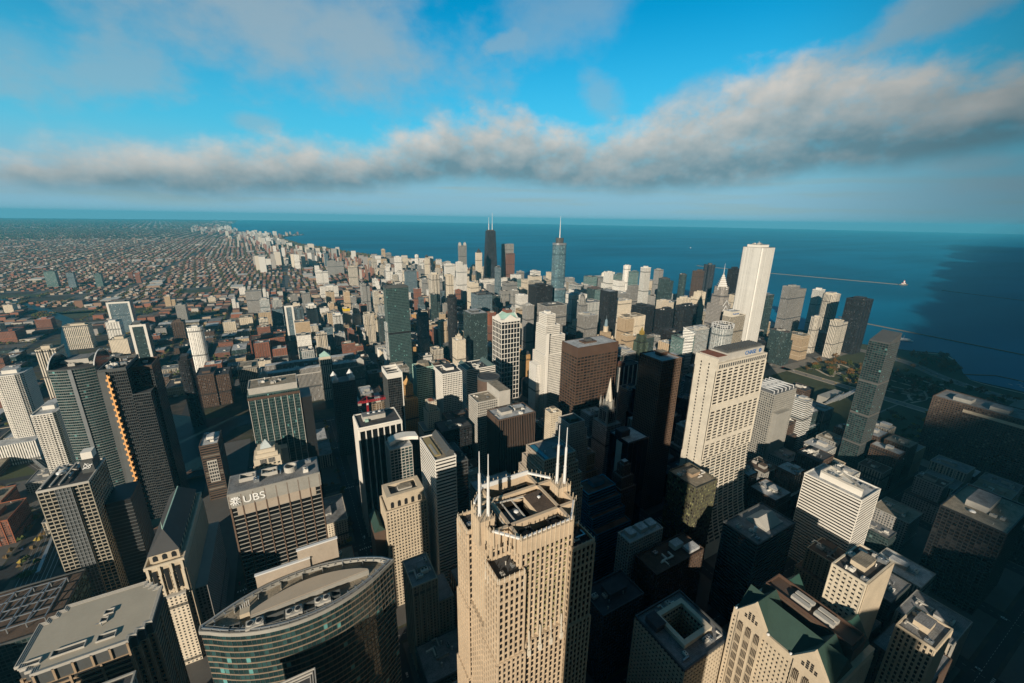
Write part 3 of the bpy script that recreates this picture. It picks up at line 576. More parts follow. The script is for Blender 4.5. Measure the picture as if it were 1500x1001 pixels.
def finish(key, r, cells): put_windows(r, cells); BASE[key] = r
SPECIAL = {'court', 'cme', 'gstep', 'bstep', 'boe', 'pyr', 'w77', 'decot', 'chase', 'w0', 'w55', 'leg', 'n300', 'stone'}
for ki, key in enumerate(NEAR):
    if key in SPECIAL: continue
    r, w, d, h, wm, kw, rk, cells = near_tower(key); P = rect(w, d)
    facade(r, P, 0, h, wm, cells=cells, **kw); roof(r, P, h, rk, 1.6, wm)
    z = h+.3
    if key == 'ubs':
        b = MB(); b.prism(offset(rect(w, d), .8), h-11, h+1.9); b.build('louvre_band', W['grey'], r)
        b = MB(); b.prism(offset(rect(w-9, d), .55), h-19.5, h-11); b.build('panel_row', W['taupe'], r)
        for k in range(12): g = MB(); g.prism(offset(rect(w, d), .95), h-10.6+k, h-10.3+k); g.build('louvre', W['grey'], r)
        b = MB(); b.prism(offset(rect(w, d), .2), h+1.9, h+2.2); b.build('roof', ROOFS['grey'], r)
        text('UBS', 9.2, r, (-16, -d/2-1.1, h-8.6), ROT_S, W['sign'], 'sign_letters')
        m = MB()
        for a in (-.45, 0, .45):        # three crossed keys
            c, s_ = math.cos(a), math.sin(a)
            m.beam((-29-4*s_, -d/2-1.3, h-5.2-3.6*c), (-29+3.4*s_, -d/2-1.3, h-5.2+3.2*c), .35); m.box(-29+3.6*s_-.9, -d/2-1.6, h-5.2+3*c-.6, -29+3.6*s_+.9, -d/2-1.05, h-5.2+3*c+.8)
        m.beam((-32.5, -d/2-1.3, h-7), (-25.5, -d/2-1.3, h-3.4), .3); m.beam((-32.5, -d/2-1.3, h-3.4), (-25.5, -d/2-1.3, h-7), .3)
        m.build('keys_emblem', W['sign'], r)
        q = MB(); q.ring(circ(5, 20, 12, 0), circ(4.2, 20, 12, 0), h+2.2, h+7); q.build('round_screen', W['lgrey'], r)
        for cx in (-20, -4): q = MB(); q.ring(rect(12, 8, cx, 3), rect(10.6, 6.6, cx, 3), h+2.2, h+5.5); q.build('mechanical_screen', W['lgrey'], r)
        clutter(r, -28, -8, 28, 8, h+2.3, 10, 3)
    elif key == 'ribw':
        b = MB(); b.box(-w/2+2, -d/2+8, z, -w/2+9, d/2-4, z+1.2); b.build('roof_strip', plain('moss_roof', (.30, .24, .12)), r)
        b = MB(); b.box(2, -d/2+3, z, w/2-.6, d/2-3, z+4.5); b.gable(2, -d/2+3, w/2-.6, d/2-3, z+4.5, z+8, 'y'); b.build('glass_hood', W['dgrey'], r)
        b = MB(); b.box(-w/2+3, -d/2+10, z+1.2, -w/2+6, d/2-20, z+1.5); b.build('roof_grille', W['grey'], r)
    elif key == 'ggls':
        b = MB(); pts = [(-17+34*k/10, -6+6*math.sin(math.pi*k/10)) for k in range(11)]
        P2 = pts+[(q[0], q[1]+13) for q in reversed(pts)]
        b.prism([(p[0]+6, p[1]+2) for p in P2], z+2, z+6.5); b.build('curved_roof', W['white'], r); clutter(r, -8, -8, 8, 8, z, 4, 9)
    elif key == 'slab':
        b = MB(); b.box(-w/2+1, -d/2-1.2, 0, w/2+.6, -d/2-.75, h+1.2); b.build('blank_wall', W['sand'], r)
        penthouse(r, 0, 0, 16, 9, z, 4, W['sand'], 'tan'); clutter(r, -17, -8, 17, 8, z, 14, 12)
    elif key == 'bw':
        penthouse(r, -4, 4, 28, 13, z, 6, W['lgrey'], 'grey')
        for k in range(3): dish(r, -10+k*7, 3, z+6.4, 2)
        b = MB(); b.box(-w/2-.9, -d/2-1.9, h-3.2, w/2+.9, d/2+.9, h+.2); b.build('top_band', W['white'], r)
        b = MB(); b.box(-16, -6, z, -12, -2, z+3); b.build('green_shed', W['lgreen'], r)
    elif key == 'wband':
        n = 14; P2 = [(-15+30*k/n, -16+8*(k/n)**1.5-3) for k in range(n+1)]
        P2 = [(-12+20*math.sin(math.pi/2*k/n), -25+42*k/n) for k in range(n+1)]; P3 = P2+[(-14, 17), (-14, -25)]
        b = MB(); b.prism(P3, z, z+7); b.build('curved_penthouse', W['white'], r)
        b = MB(); b.ring(offset(P3, .1), offset(P3, -1.2), z+7, z+9.5); b.build('penthouse_parapet', W['lgrey'], r); clutter(r, -12, -18, 2, 10, z+7, 5, 5); clutter(r, 12, -24, 20, 24, z, 5, 6)
        for k in range(9): b = MB(); b.box(15, -24+k*5.2, z, 18, -21.5+k*5.2, z+.5); b.build('roof_hatch', W['dgrey'], r)
    elif key == 'u155':
        b = MB(); b.prism(offset(P, .9), h-6, h-2.5); b.build('brown_ledge', W['rust'], r)
        b = MB(); b.prism(rect(w-3, d-3), h, h+9); b.build('stone_top', W['lgrey'], r); roof(r, rect(w-3, d-3), h+9, 'tan', 1, W['lgrey'])
        b = MB()
        for k in range(9): b.box(-w/2+k*w/8-.35, -d/2-.7, 0, -w/2+k*w/8+.35, -d/2-.2, h-6)
        b.build('steel_fin', W['lgrey'], r); b = MB(); b.box(w/2+.5, -d/2+1, 0, w/2+14, d/2, h-14); b.build('dark_wing', W['black'], r)
        clutter(r, -20, -10, 20, 10, h+9.3, 8, 8, 1.3)
    elif key == 'dg545':
        b = MB(); b.ring(offset(P, .6), offset(P, -.4), h, h+9)
        for k in (-1, 0, 1): b.box(-w/2, k*11-.3, h+8, w/2, k*11+.3, h+8.8)
        b.build('roof_frame', W['white'], r); b = MB(); b.box(-.5+w/2, -d/2-1, 0, w/2+.9, -d/2+.4, h+9.1); b.build('edge_fin', W['white'], r)
    elif key == 'teal6':
        b = MB(); b.prism(circ(14, 8), h, h+8, circ(11, 8)); b.build('eight_sided_roof', ROOFS['tan'], r)
    elif key == 'bnd2':
        b = MB(); b.gable(-w/2, -d/2, -w/2+14, d/2, z, z+7, 'y'); b.gable(w/2-14, -d/2, w/2, d/2, z, z+7, 'y'); b.build('glass_ridge', W['teal'], r); clutter(r, -12, -16, 12, 16, z, 10, 14, 1.2)
    elif key == 'wgrid':
        b = MB(); b.box(w/2+.6, -d/2-4, 0, w/2+20, d/2+6, h+14); b.build('plain_slab', W['lgrey'], r)
        q = MB(); q.box(w/2+1.4, -d/2-3.2, h+14, w/2+19.2, d/2+5.2, h+14.4); q.build('slab_roof', ROOFS['tan'], r)
        b = MB(); b.prism(circ(19, 36, w/2+14, d/2+28), 0, h+13); b.build('round_drum', W['brown'], r); q = MB(); q.prism(circ(17.5, 36, w/2+14, d/2+28), h+13, h+13.5); q.build('drum_roof', ROOFS['dark'], r)
        q = MB(); q.ring(circ(19.2, 36, w/2+14, d/2+28), circ(17.6, 36, w/2+14, d/2+28), h+11, h+15); q.build('drum_rim', W['dgrey'], r); take(260, 560, 50, 45)
        clutter(r, -12, -12, 12, 12, z, 4, 15)
    elif key == 'daley':
        b = MB(); b.prism(offset(P, .7), h-17, h+.9); b.build('blank_top_storey', W['rust'], r)
        b = MB(); b.box(-20, -8, z+.72, 8, 9, z+3.5); b.build('roof_deck', W['brown'], r); b = MB(); b.box(-12, -4, z+3.5, 0, 5, z+8); b.build('penthouse', W['dgrey'], r); b = MB(); b.prism(rect(w-2, d-2), h+.9, h+1.15); b.build('roof_surface', ROOFS['white'], r)
    elif key == 'tfn':
        penthouse(r, 6, 4, 14, 10, z, 5, W['rust'], 'tan')
    elif key == 'blklt':
        penthouse(r, -8, 4, 15, 11, z, 8, W['black'], 'dark'); b = MB(); b.box(-w/2-.9, -7, 0, -w/2-.3, 3, h-3); b.build('pale_stripe', W['grey'], r)
    elif key == 'octb':
        for k in range(5): b = MB(); b.box(-26+k*12.5, -d/2-.9, 0, -23.5+k*12.5, -d/2-.3, h); b.build('white_stripe', W['white'], r)
        penthouse(r, -14, 0, 20, 12, z, 5, W['rust'], 'red')
    elif key == 'turq':
        for sx in (-1, 1):
            for sy in (-1, 1): b = MB(); b.prism(rect(9, 8, sx*w*.37, sy*d*.35), h, h+6); b.cone(sx*w*.37, sy*d*.35, h+6, h+14, 5.5, .2, 8); b.build('peaked_turret', W['bulb'], r)
    elif key == 'ge':
        b = MB()
        for k in range(6): b.beam((-28+k*11, -20, z+6), (-28+k*11, 20, z+6), .5); b.beam((-28+k*11, -20, z), (-28+k*11, -20, z+6), .4); b.beam((-28+k*11, 20, z), (-28+k*11, 20, z+6), .4)
        for k in range(5): b.beam((-28+k*11, -20, z+6), (-17+k*11, 20, z+6), .35); b.beam((-28+k*11, 20, z+6), (-17+k*11, -20, z+6), .35)
        b.build('roof_lattice', W['bulb'], r); b = MB(); b.box(-w/2+3, -d/2-8, 0, w/2-20, -d/2-.6, h-30); b.build('lower_wing', W['grey'], r)
    elif key == 'dk1050':
        b = MB(); b.prism(rect(30, 22, 8, 0), z, z+1, rect(30, 22, 8, 0)); b.gable(-6, -11, 20, 11, z+1, z+8, 'x'); b.build('glass_hood', W['lgrey'], r); b = MB(); b.cone(-18, -6, z, z+7, 1.6, 1.6, 10); b.build('white_flue', W['bulb'], r); clutter(r, -28, -14, -8, 14, z, 5, 31)
    elif key == 'drk':
        penthouse(r, 6, 4, 40, 18, z, 7, W['lgrey'], 'grey'); dish(r, -26, 4, z, 3); clutter(r, -36, -20, 36, -8, z, 6, 32)
    elif key == 'wall':
        for k in range(4): penthouse(r, -8, -70+k*44, 24, 22, z, 6, W['grey'], 'grey')
        b = MB(); b.box(-w/2-.9, -d/2+8, h-13, -w/2-.3, d/2-40, h-8); b.build('pale_band', W['sand'], r)
    elif key == 'brnblk':
        penthouse(r, 12, 4, 12, 8, z, 5, W['white'], 'white', 'white_shed'); b = MB(); b.box(16, -10, z, 31, -1, z+3); b.build('pale_deck', ROOFS['white'], r); clutter(r, -28, -9, 0, 9, z, 4, 33)
    elif key == 'wblk':
        for cx, s_ in ((-14, 9), (1, 10), (14, 9)): penthouse(r, cx, 1, s_, 9, z, 4+s_*.1, W['lgrey'], 'white', 'roof_hut')
    elif key == 'bk':
        penthouse(r, -10, 2, 18, 14, z, 4.5, W['lgrey'], 'grey'); penthouse(r, 14, 4, 14, 10, z, 4, W['dgrey'], 'white'); clutter(r, -26, -14, 26, 14, z, 12, 16, 1.1)
    elif key == 'olive':
        penthouse(r, 2, 2, 14, 9, z, 4, W['tanc'], 'tan'); clutter(r, -15, -16, 15, 16, z, 7, 17)
    elif key == 'br293':
        clutter(r, -6, -16, 6, 16, z, 6, 18, 1.2); penthouse(r, 0, 4, 9, 14, z, 4, W['white'], 'white')
        b = MB(); b.box(-6, -d/2-.9, 30, 6, -d/2-.55, 66); b.build('pale_panel', W['lgrey'], r); q = MB()
        for a in range(4):
            for c in range(6): q.box(-5.2+a*2.8, -d/2-1.1, 32+c*5.6, -3.4+a*2.8, -d/2-.92, 35.5+c*5.6)
        q.build('panel_opening', W['black'], r)
    elif key == 'bei557':
        b = MB(); b.prism(rect(w-4, d-4), h, h+12); b.build('upper_storey', W['sand'], r); q = MB()
        for k in range(5):
            cx = -14+k*7; q.box(cx-1.6, -d/2+1.8, h+2, cx+1.6, -d/2+2.2, h+8); q.box(cx-1.1, -d/2+1.8, h+8, cx+1.1, -d/2+2.2, h+9)
        q.build('arched_opening', W['black'], r)
        b = MB(); b.ring(rect(w-4, d-4), rect(w-14, d-12), h+12, h+16); b.build('cornice', W['sand'], r); b = MB(); b.prism(rect(w-14, d-12), h+12, h+12.4); b.build('court_floor', ROOFS['dark'], r)
        penthouse(r, 2, 0, 14, 8, h+12.4, 3.5, W['lgrey'], 'tan'); b = MB(); b.box(-w/2-12, -6, 0, -w/2-1, d/2+10, h-26); b.build('annex', W['brown'], r); q = MB(); q.gable(-w/2-12, -6, -w/2-1, d/2+10, h-26, h-18, 'y'); q.build('copper_roof', W['green'], r)
    else:
        penthouse(r, w*.05, d*.05, w*.42, d*.42, z, 5, wm, rk); clutter(r, -w*.4, -d*.4, w*.4, d*.4, z, 6, ki)
    finish(key, r, cells)
# --- those with a form of their own
def stepped(key, tiers, rk2=None):
    r, w, d, h, wm, kw, rk, cells = near_tower(key); z0 = 0
    for (tw, td, cx, cy, z1) in tiers:
        P = rect(tw, td, cx, cy); facade(r, P, z0, z1, wm, cells=cells, nm='tier_frame', **kw); roof(r, P, z1, rk, 1.2, wm); z0 = z1+.3
    return r, w, d, h, wm, cells, z0
r, w, d, h, wm, cells, z = stepped('gstep', [(48, 44, 2, 4, 168), (44, 40, 2, 3, 184), (39, 35, 1, 2, 196), (34, 30, 0, 0, 207)])
b = MB(); b.box(-15, -14.4, z, -11, 12, z+.8); b.build('roof_channel', W['blue'], r); clutter(r, -10, -10, 12, 10, z, 3, 40); finish('gstep', r, cells); take(170, 255, 60, 56)
r, w, d, h, wm, cells, z = stepped('bstep', [(50, 44, 4, -4, 78), (48, 34, 3, 0, 92), (46, 28, 1, 2, 106), (40, 22, -1, 4, 118)])
penthouse(r, 0, 5, 16, 10, z, 6, W['blue'], 'dark'); finish('bstep', r, cells); take(262, 280, 60, 44)
r, w, d, h, wm, cells, z = stepped('decot', [(24, 20, 0, 0, 108), (18, 15, 0, 0, 122), (11, 9, 0, 0, 136)]); penthouse(r, 0, 0, 6, 5, z, 4, W['brown'], 'white'); finish('decot', r, cells)
r, w, d, h, wm, cells, z = stepped('stone', [(38, 32, 0, 0, 112), (30, 32, 0, 0, 130), (26, 26, 0, 0, 140)])
b = MB(); b.box(-8, -8, z, 6, 2, z+4)
b.build('green_tank_frame', W['green'], r); finish('stone', r, cells)
# office block round an open court
r, w, d, h, wm, kw, rk, cells = near_tower('court'); P = rect(w, d); IN = rect(24, 22, 3, 2)
b = MB(); b.ring(P, IN, 0, h); b.ring(rect(w, d), IN, h-.01, h); b.build('inner_wall', PANES['dark'][0], r)
kw['core'] = False; facade(r, P, 0, h, MATS['f_tan'] if False else wm, cells=cells, core=False, **{k: v for k, v in kw.items() if k != 'core'}) if False else None
g = MB()
for k in range(24): zz = k*h/24; g.ring(offset(P, .4), offset(P, -.5), zz, zz+2.2); g.ring(offset(IN, .5), offset(IN, -.35), zz, zz+2.2)
for s_ in (-1, 1):
    for k in range(16): g.box(-w/2+k*w/15-.7, s_*d/2-.45, 0, -w/2+k*w/15+.7, s_*d/2+.45, h); g.box(s_*w/2-.46, -d/2+k*d/15-.7, 0, s_*w/2+.46, -d/2+k*d/15+.7, h)
    for k in range(8): g.box(3-12+k*24/7-.6, 2+s_*11-.4, 0, 3-12+k*24/7+.6, 2+s_*11+.4, h); g.box(3+s_*12-.42, 2-11+k*22/7-.6, 0, 3+s_*12+.42, 2-11+k*22/7+.6, h)
g.build('facade_frame', W['sand'], r)
q = MB(); q.ring(offset(P, -.5), offset(IN, .6), h, h+.4); q.build('roof', ROOFS['grey'], r)
q = MB(); q.ring(offset(P, .6), offset(P, -.6), h, h+2); q.build('parapet', W['dgrey'], r)
q = MB(); q.ring(offset(IN, 4), offset(IN, .3), h+.4, h+4); q.build('court_rim', W['cream'], r)
penthouse(r, -17, 12, 10, 12, h+.4, 5, W['dgrey'], 'dark'); clutter(r, -22, 15, 20, 20, h+.4, 7, 44); clutter(r, -22, -20, 20, -16, h+.4, 6, 45); BASE['court'] = r
# saw tooth cornered tower
r, w, d, h, wm, kw, rk, cells = near_tower('cme')
def sawtooth(w, d, s, n=3):
    c = []
    for k in range(n): c += [(w/2-s*(n-k), -d/2+s*k), (w/2-s*(n-k), -d/2+s*(k+1))]
    se = [(w/2-s*(n-k)*1.0, -d/2+s*k) for k in range(0)]
    out = []
    def corner(px_, py_, f):
        return [f(a, b_) for a, b_ in [(n*s, 0)]+sum([[((n-k)*s, 0+k*s), ((n-k-1)*s, k*s)][0:0] for k in range(n)], [])]
    pts = []
    st = []
    for k in range(n): st += [((n-k)*s, k*s), ((n-k)*s, (k+1)*s)]
    st = [(n*s, 0)]+[q for k in range(n) for q in (((n-k)*s, (k+1)*s), ((n-k-1)*s, (k+1)*s))][:-1]+[(0, n*s)]
    SE = [(w/2-a, -d/2+b_) for a, b_ in st]; NE = [(w/2-a, d/2-b_) for a, b_ in reversed(st)]
    NW = [(-w/2+a, d/2-b_) for a, b_ in st]; SW = [(-w/2+a, -d/2+b_) for a, b_ in reversed(st)]
    return SE+NE+NW+SW
P = sawtooth(w, d, 3.2)
facade(r, P, 0, h-9, wm, cells=cells, **kw); b = MB(); b.prism(P, h-9, h); b.build('louvre_storey', W['dgrey'], r)
g = MB()
for k in range(6): x_ = -w/2+9.6+k*(w-19.2)/5; g.box(x_-.5, -d/2-.9, h-9, x_+.5, -d/2+.2, h)
g.build('top_pier', wm, r)
q = MB(); q.prism(offset(P, -.6), h, h+.5); q.build('roof', plain('bare_roof', (.40, .36, .29), .85, var=.12), r)
for k in range(3): q = MB(); q.ring(offset(P, .9-k*.8), offset(P, .4-k*.8), h-.5, h+1.4-k*.3); q.build('roof_rail', W['lgrey'], r)
for a, (bx, by, bw, bd) in enumerate([(-8, -15, 15, 5), (9, -15, 9, 5), (-24, -16, 9, 4), (4, 0, 4, 4), (5, 6, 5, 4)]):
    q = MB(); q.ring(rect(bw, bd, bx, by), rect(bw-.8, bd-.8, bx, by), h+.5, h+1.7); q.build('vent_frame', W['lgrey'], r); q = MB(); q.prism(rect(bw-.8, bd-.8, bx, by), h+.5, h+.7); q.build('vent_grille', W['dgrey'], r)
clutter(r, 0, -6, 6, 2, h+.5, 2, 50, .6); finish('cme', r, cells)
# tan gridded tower with steel clad bay and roof box
r, w, d, h, wm, kw, rk, cells = near_tower('boe'); P = rect(w, d); facade(r, P, 0, h, wm, cells=cells, **kw); roof(r, P, h, 'dark', 2, W['lgrey'])
g = MB(); g.box(-5, -d/2-1.6, 0, 5, -d/2-.6, h)
g.build('steel_bay', W['dgrey'], r); g = MB()
for k in range(43): g.box(-5.4, -d/2-2.1, k*4, 5.4, -d/2-1.5, k*4+.7)
for k in range(5): g.box(-5.4+k*2.6, -d/2-2.15, 0, -5+k*2.6, -d/2-1.5, h)
g.build('steel_grid', W['steel'], r)
b = MB(); b.box(w/2+.7, -d/2+14, 0, w/2+20, d/2+4, h-34); b.build('east_wing', W['black'], r); g = MB()
for k in range(33): g.box(w/2+.7, -d/2+13.6, k*4.1, w/2+20.4, d/2+4.3, k*4.1+1)
g.build('wing_band', W['dgrey'], r)
b = MB(); b.box(w/2-9.5, -2, h+.3, w/2-.6, 14, h+13); b.build('roof_box', W['dgrey'], r); b = MB(); b.box(w/2-9, 2, h+13, w/2-1, 12, h+20); b.build('roof_lantern', W['white'], r)
m = MB(); m.ring(circ(2.6, 20), circ(2.2, 20), 0, .3); e = m.build('emblem_ring', W['sign'], r, loc=(w/2-5, -2.2, h+7.5)); e.rotation_euler = ROT_S
m = MB(); m.beam((w/2-8.6, -2.4, h+5.2), (w/2-1, -2.4, h+9), .3); m.beam((w/2-6, -2.4, h+11), (w/2-3.6, -2.4, h+5.4), .3); m.build('emblem_streak', W['sign'], r)
dish(r, -10, 6, h+.3, 4.); clutter(r, -14, -18, 10, 18, h+.3, 10, 51); g = MB()
for k in range(3): g.beam((-15+k*6, -20, h+3), (-15+k*6, 20, h+3), .5)
g.build('roof_rail', W['lgrey'], r); finish('boe', r, cells); take(-216, 478, 60, 54)
# cream tower with glass pyramid
r, w, d, h, wm, kw, rk, cells = near_tower('pyr'); P = rect(w, d); facade(r, P, 0, h-8, wm, cells=cells, **kw)
b = MB(); b.prism(P, h-8, h); b.prism(rect(w-5, d-5), h, h+5); b.prism(rect(w-10, d-10), h+5, h+10); b.build('stone_crown', W['cream'], r)
for sx in (-4.6, 4.6): q = MB(); q.box(sx-3.6, -d/2-.3, h-7.4, sx+3.6, -d/2+.1, h-1); q.build('square_window', W['black'], r); q = MB(); [q.box(sx-3.6+k*1.7, -d/2-.5, h-7.4, sx-3.35+k*1.7, -d/2-.28, h-1) for k in range(5)]; [q.box(sx-3.7, -d/2-.52, h-7.4+k*1.6, sx+3.7, -d/2-.3, h-7.2+k*1.6) for k in range(5)]; q.build('window_bars', W['lgrey'], r)
b = MB(); b.prism(rect(13, 13), h+10, h+20, rect(.2, .2)); b.build('glass_pyramid', plain('pale_glass', (.5, .56, .56), .15, spec=.6), r)
b = MB(); b.box(-w/2-1, d/2, 0, w/2+8, d/2+16, h-6); b.build('rear_wing', W['lgrey'], r); finish('pyr', r, cells)
# dark tower with white grid and pediments
r, w, d, h, wm, kw, rk, cells = near_tower('w77'); P = rect(w, d); facade(r, P, 0, h, wm, cells=cells, **kw)
b = MB(); b.prism(offset(P, .9), h-6, h); b.build('cornice', W['white'], r)
for s_ in (-1, 1):
    b = MB(); b.gable(-15, s_*(d/2-1.5)-1.5, 15, s_*(d/2-1.5)+1.5, h, h+10, 'y'); b.build('pediment', W['white'], r); b = MB(); b.gable(s_*(w/2-1.5)-1.5, -14, s_*(w/2-1.5)+1.5, 14, h, h+9.5, 'x'); b.build('pediment', W['white'], r)
b = MB(); b.gable(-w/2+1, -13, w/2-1, 13, h+.1, h+9.2, 'x'); b.gable(-14, -d/2+1, 14, d/2-1, h+.1, h+9.7, 'y'); b.build('copper_roof', W['lgreen'], r); finish('w77', r, cells)
# pale granite slab: flares towards the ground on its long faces
r, w, d, h, wm, kw, rk, cells = near_tower('chase')
CHB = facade_mat('wide_windows', (.56, .51, .42), (.03, .035, .035), 10.6, 4.1, .78, .56, mechs=0., rnd=0.)
zc = [0, 12, 26, 42, 60, 80, 104, 130]; ex = [26, 19, 13.5, 9.2, 5.8, 3.2, 1.3, 0]
for a in range(7):
    b = MB(); b.prism(rect(w, d+2*ex[a]), zc[a], zc[a+1], rect(w, d+2*ex[a+1])); b.build('flared_base', CHB, r)
P = rect(w, d); facade(r, P, 130, h-12, wm, cells=cells, fl=4.1, sh=1.75, bay=10.6, pw=2.4, out=.5, pout=.8, fam='black', skipfaces=(3,))
for z_ in (150, 196): b = MB(); b.prism(offset(P, .95), z_, z_+6.5); b.build('plain_storey', wm, r)
b = MB(); b.prism(offset(P, .6), h-12, h-3); b.build('top_storey', wm, r); g = MB()
for k in range(22): g.box(-w/2+3+k*4.2, -d/2-.75, h-9.5, -w/2+5.6+k*4.2, -d/2-.58, h-5)
g.build('top_openings', W['dgrey'], r)
b = MB(); b.box(-w/2-1.2, -d/2-.9, 0, -w/2-.4, d/2+.9, h+3); b.build('end_wall', W['pale'], r)
for yy in (-4.5, 6): g = MB(); [g.box(-w/2-1.4, yy-.7, 6+k*4.1, -w/2-1.18, yy+.7, 8.2+k*4.1) for k in range(61)]; tag(g.build('slot_windows', W['black'], r), kind='stuff')
penthouse(r, -w/2+10, 0, 17, d-4, h-3, 7, W['lgrey'], 'red'); b = MB(); b.box(-w/2+20, -d/2+3, h-3, w/2-2, d/2-3, h+5.5); b.build('plant_storey', W['lgrey'], r)
for a in range(12):
    g = MB(); g.box(-w/2+22+a*5.8, -d/2+5, h+5.5, -w/2+26.6+a*5.8, d/2-5, h+8); [g.box(-w/2+22.4+a*5.8, -d/2+5.6+k*2.8, h+8, -w/2+26.2+a*5.8, -d/2+7.2+k*2.8, h+8.6) for k in range(6)]; g.build('roof_louvre', W['dgrey'], r)
text('CHASE', 7.2, r, (18, -d/2+2.7, h-1.2), ROT_S, W['signblue'], 'sign_letters'); m = MB(); m.ring(circ(2.7, 8), circ(1.1, 8), 0, .3); e = m.build('eight_sided_emblem', W['signblue'], r, loc=(37, -d/2+2.6, h+1.3)); e.rotation_euler = ROT_S
finish('chase', r, cells)
# white apartment towers at the left
for key in ('w0', 'w55'):
    r, w, d, h, wm, kw, rk, cells = near_tower(key)
    P = [(-w/2+3, -d/2), (w/2-3, -d/2), (w/2, -d/2+3), (w/2, d/2), (-w/2, d/2), (-w/2, -d/2+3)] if key == 'w55' else [(-w/2, -d/2+8), (-w/2+3, -d/2+3), (-w/2+8, -d/2), (w/2-8, -d/2), (w/2-3, -d/2+3), (w/2, -d/2+8), (w/2, d/2), (-w/2, d/2)]
    facade(r, P, 0, h, wm, cells=cells, **kw); roof(r, P, h, 'white', 1.5, wm); penthouse(r, 0, 2, w*.5, d*.4, h+.3, 6, wm, 'white'); clutter(r, -w*.3, -d*.3, w*.3, d*.3, h+.3, 4, 60)
    if key == 'w0': b = MB(); b.prism(rect(w+16, d*.7, -8, -d*.75), 0, 38); b.build('podium', MATS['f_wrib'], r); q = MB(); q.prism(rect(w+15, d*.7-1, -8, -d*.75), 38, 38.4); q.build('podium_roof', ROOFS['white'], r)
    else:
        g = MB()
        for k in range(int(h/3.1)): g.box(-4, -d/2-1.9, k*3.1, 4, -d/2-.4, k*3.1+.9)
        tag(g.build('balcony', W['white'], r), kind='stuff')
    finish(key, r, cells)
# dark green glass apartment tower with slanting top
r, w, d, h, wm, kw, rk, cells = near_tower('leg'); P = rect(w, d); facade(r, P, 0, h-14, wm, cells=cells, **kw)
b = MB(); b.prism(P, h-14, h-13); o = len(b.v); b.v += [(-w/2, -d/2, h-13), (w/2, -d/2, h-13), (w/2, d/2, h-13), (-w/2, d/2, h-13), (-w/2, -d/2, h-12), (w/2, -d/2, h), (w/2, d/2, h), (-w/2, d/2, h-12)]
for f in ((0, 1, 5, 4), (1, 2, 6, 5), (2, 3, 7, 6), (3, 0, 4, 7), (4, 5, 6, 7)): b.quadf(*[o+i for i in f])
b.build('slanting_top', W['dgrey'], r)
for z_ in (60, 112, 168): q = MB(); q.prism(offset(P, .5), z_, z_+3.2); q.build('pale_band', W['dgrey2'], r)
finish('leg', r, cells)
# tall green grey slab north of the river
r, w, d, h, wm, kw, rk, cells = near_tower('n300'); P = rect(w, d); facade(r, P, 0, h, wm, cells=cells, **kw); roof(r, P, h, 'dark', 3, W['dgrey'])
for z_ in (118,): q = MB(); q.prism(offset(P, .4), z_, z_+5); q.build('louvre_band', W['black'], r)
q = MB(); q.ring(rect(w-6, d-6), rect(w-8, d-8), h+.3, h+5); q.build('roof_screen', W['dgrey'], r); b = MB(); b.box(-w/2-5, -d/2+8, 0, -w/2-.4, d/2-4, h*.62); b.build('side_fin', MATS['f_wgl'], r); finish('n300', r, cells)
# ------------------------------------------------------------------ landmarks with a form of their own
def simple(name, label, cat, x, y, w, d): take(x, y, w, d); return thing(name, label, cat, x+w/2, y+d/2)
def fb(r, P, z0, z1, st, nm='walls'): b = MB(); b.prism(P, z0, z1); return b.build(nm, MATS['f_'+st] if isinstance(st, str) else st, r)
# --- gothic stone tower with twin mast pairs
r = simple('office_tower', 'tall gothic pinnacled stone tower with two pairs of white masts, nearest to the camera', 'skyscraper', 69, 133, 56, 50); cells = []
wm = W['granite']; H1, H2 = 251., 268.
KW = dict(fl=3.95, sh=1.15, bay=2.6, pw=1.0, out=.3, pout=.6, fam='black')
def gtier(P, z0, z1, **k):
    kk = dict(KW); kk.update(k); facade(r, P, z0, z1, wm, cells=cells, nm='stone_frame', **kk)
CW, CD = 56, 50
for sx in (-1, 1):
    for sy in (-1, 1):
        cx, cy = sx*(CW/2-7), sy*(CD/2-7)
        gtier(rect(15.5, 15.5, cx+sx*.9, cy+sy*.9), 0, 148); gtier(rect(15.5, 15.5, cx, cy), 148, 202); gtier(rect(14, 14, cx, cy), 202, H1)
        for z_ in (148, 202, H1-11): q = MB(); q.prism(rect(16, 16, cx, cy) if z_ < 240 else rect(15.2, 15.2, cx, cy), z_-.8, z_+.5); q.build('string_course', wm, r)
        q = MB(); q.ring(rect(14.6, 14.6, cx, cy), rect(13, 13, cx, cy), H1, H1+2.2); q.build('parapet', wm, r); q = MB(); q.prism(rect(13, 13, cx, cy), H1, H1+.4); q.build('roof', ROOFS['dark'], r)
        g = MB()
        for k in range(6):
            t_ = -6.6+k*2.64
            for (a, b_) in ((cx+t_, cy+sy*7.2), (cx+sx*7.2, cy+t_)): g.prism(rect(.7, .7, a, b_), H1-9, H1+3.4, rect(.25, .25, a, b_))
        g.build('pinnacles', W['pale'], r); clutter(r, cx-4, cy-4, cx+4, cy+4, H1+.4, 3, 70+int(sx*2+sy), .7)
gtier(rect(30, 48.4), 0, 205, bay=2.9, pw=1.0, sh=1.1, out=.12, pout=.7); gtier(rect(53.6, 24), 0, 205, bay=2.9, pw=1.0, sh=1.1, out=.12, pout=.7)
gtier(rect(30, 45), 205, H2-8, bay=2.7, pw=1.0, sh=1.0, out=.12, pout=.7); gtier(rect(50, 22), 205, H2-8, bay=2.7, pw=1.0, sh=1.0, out=.12, pout=.7)
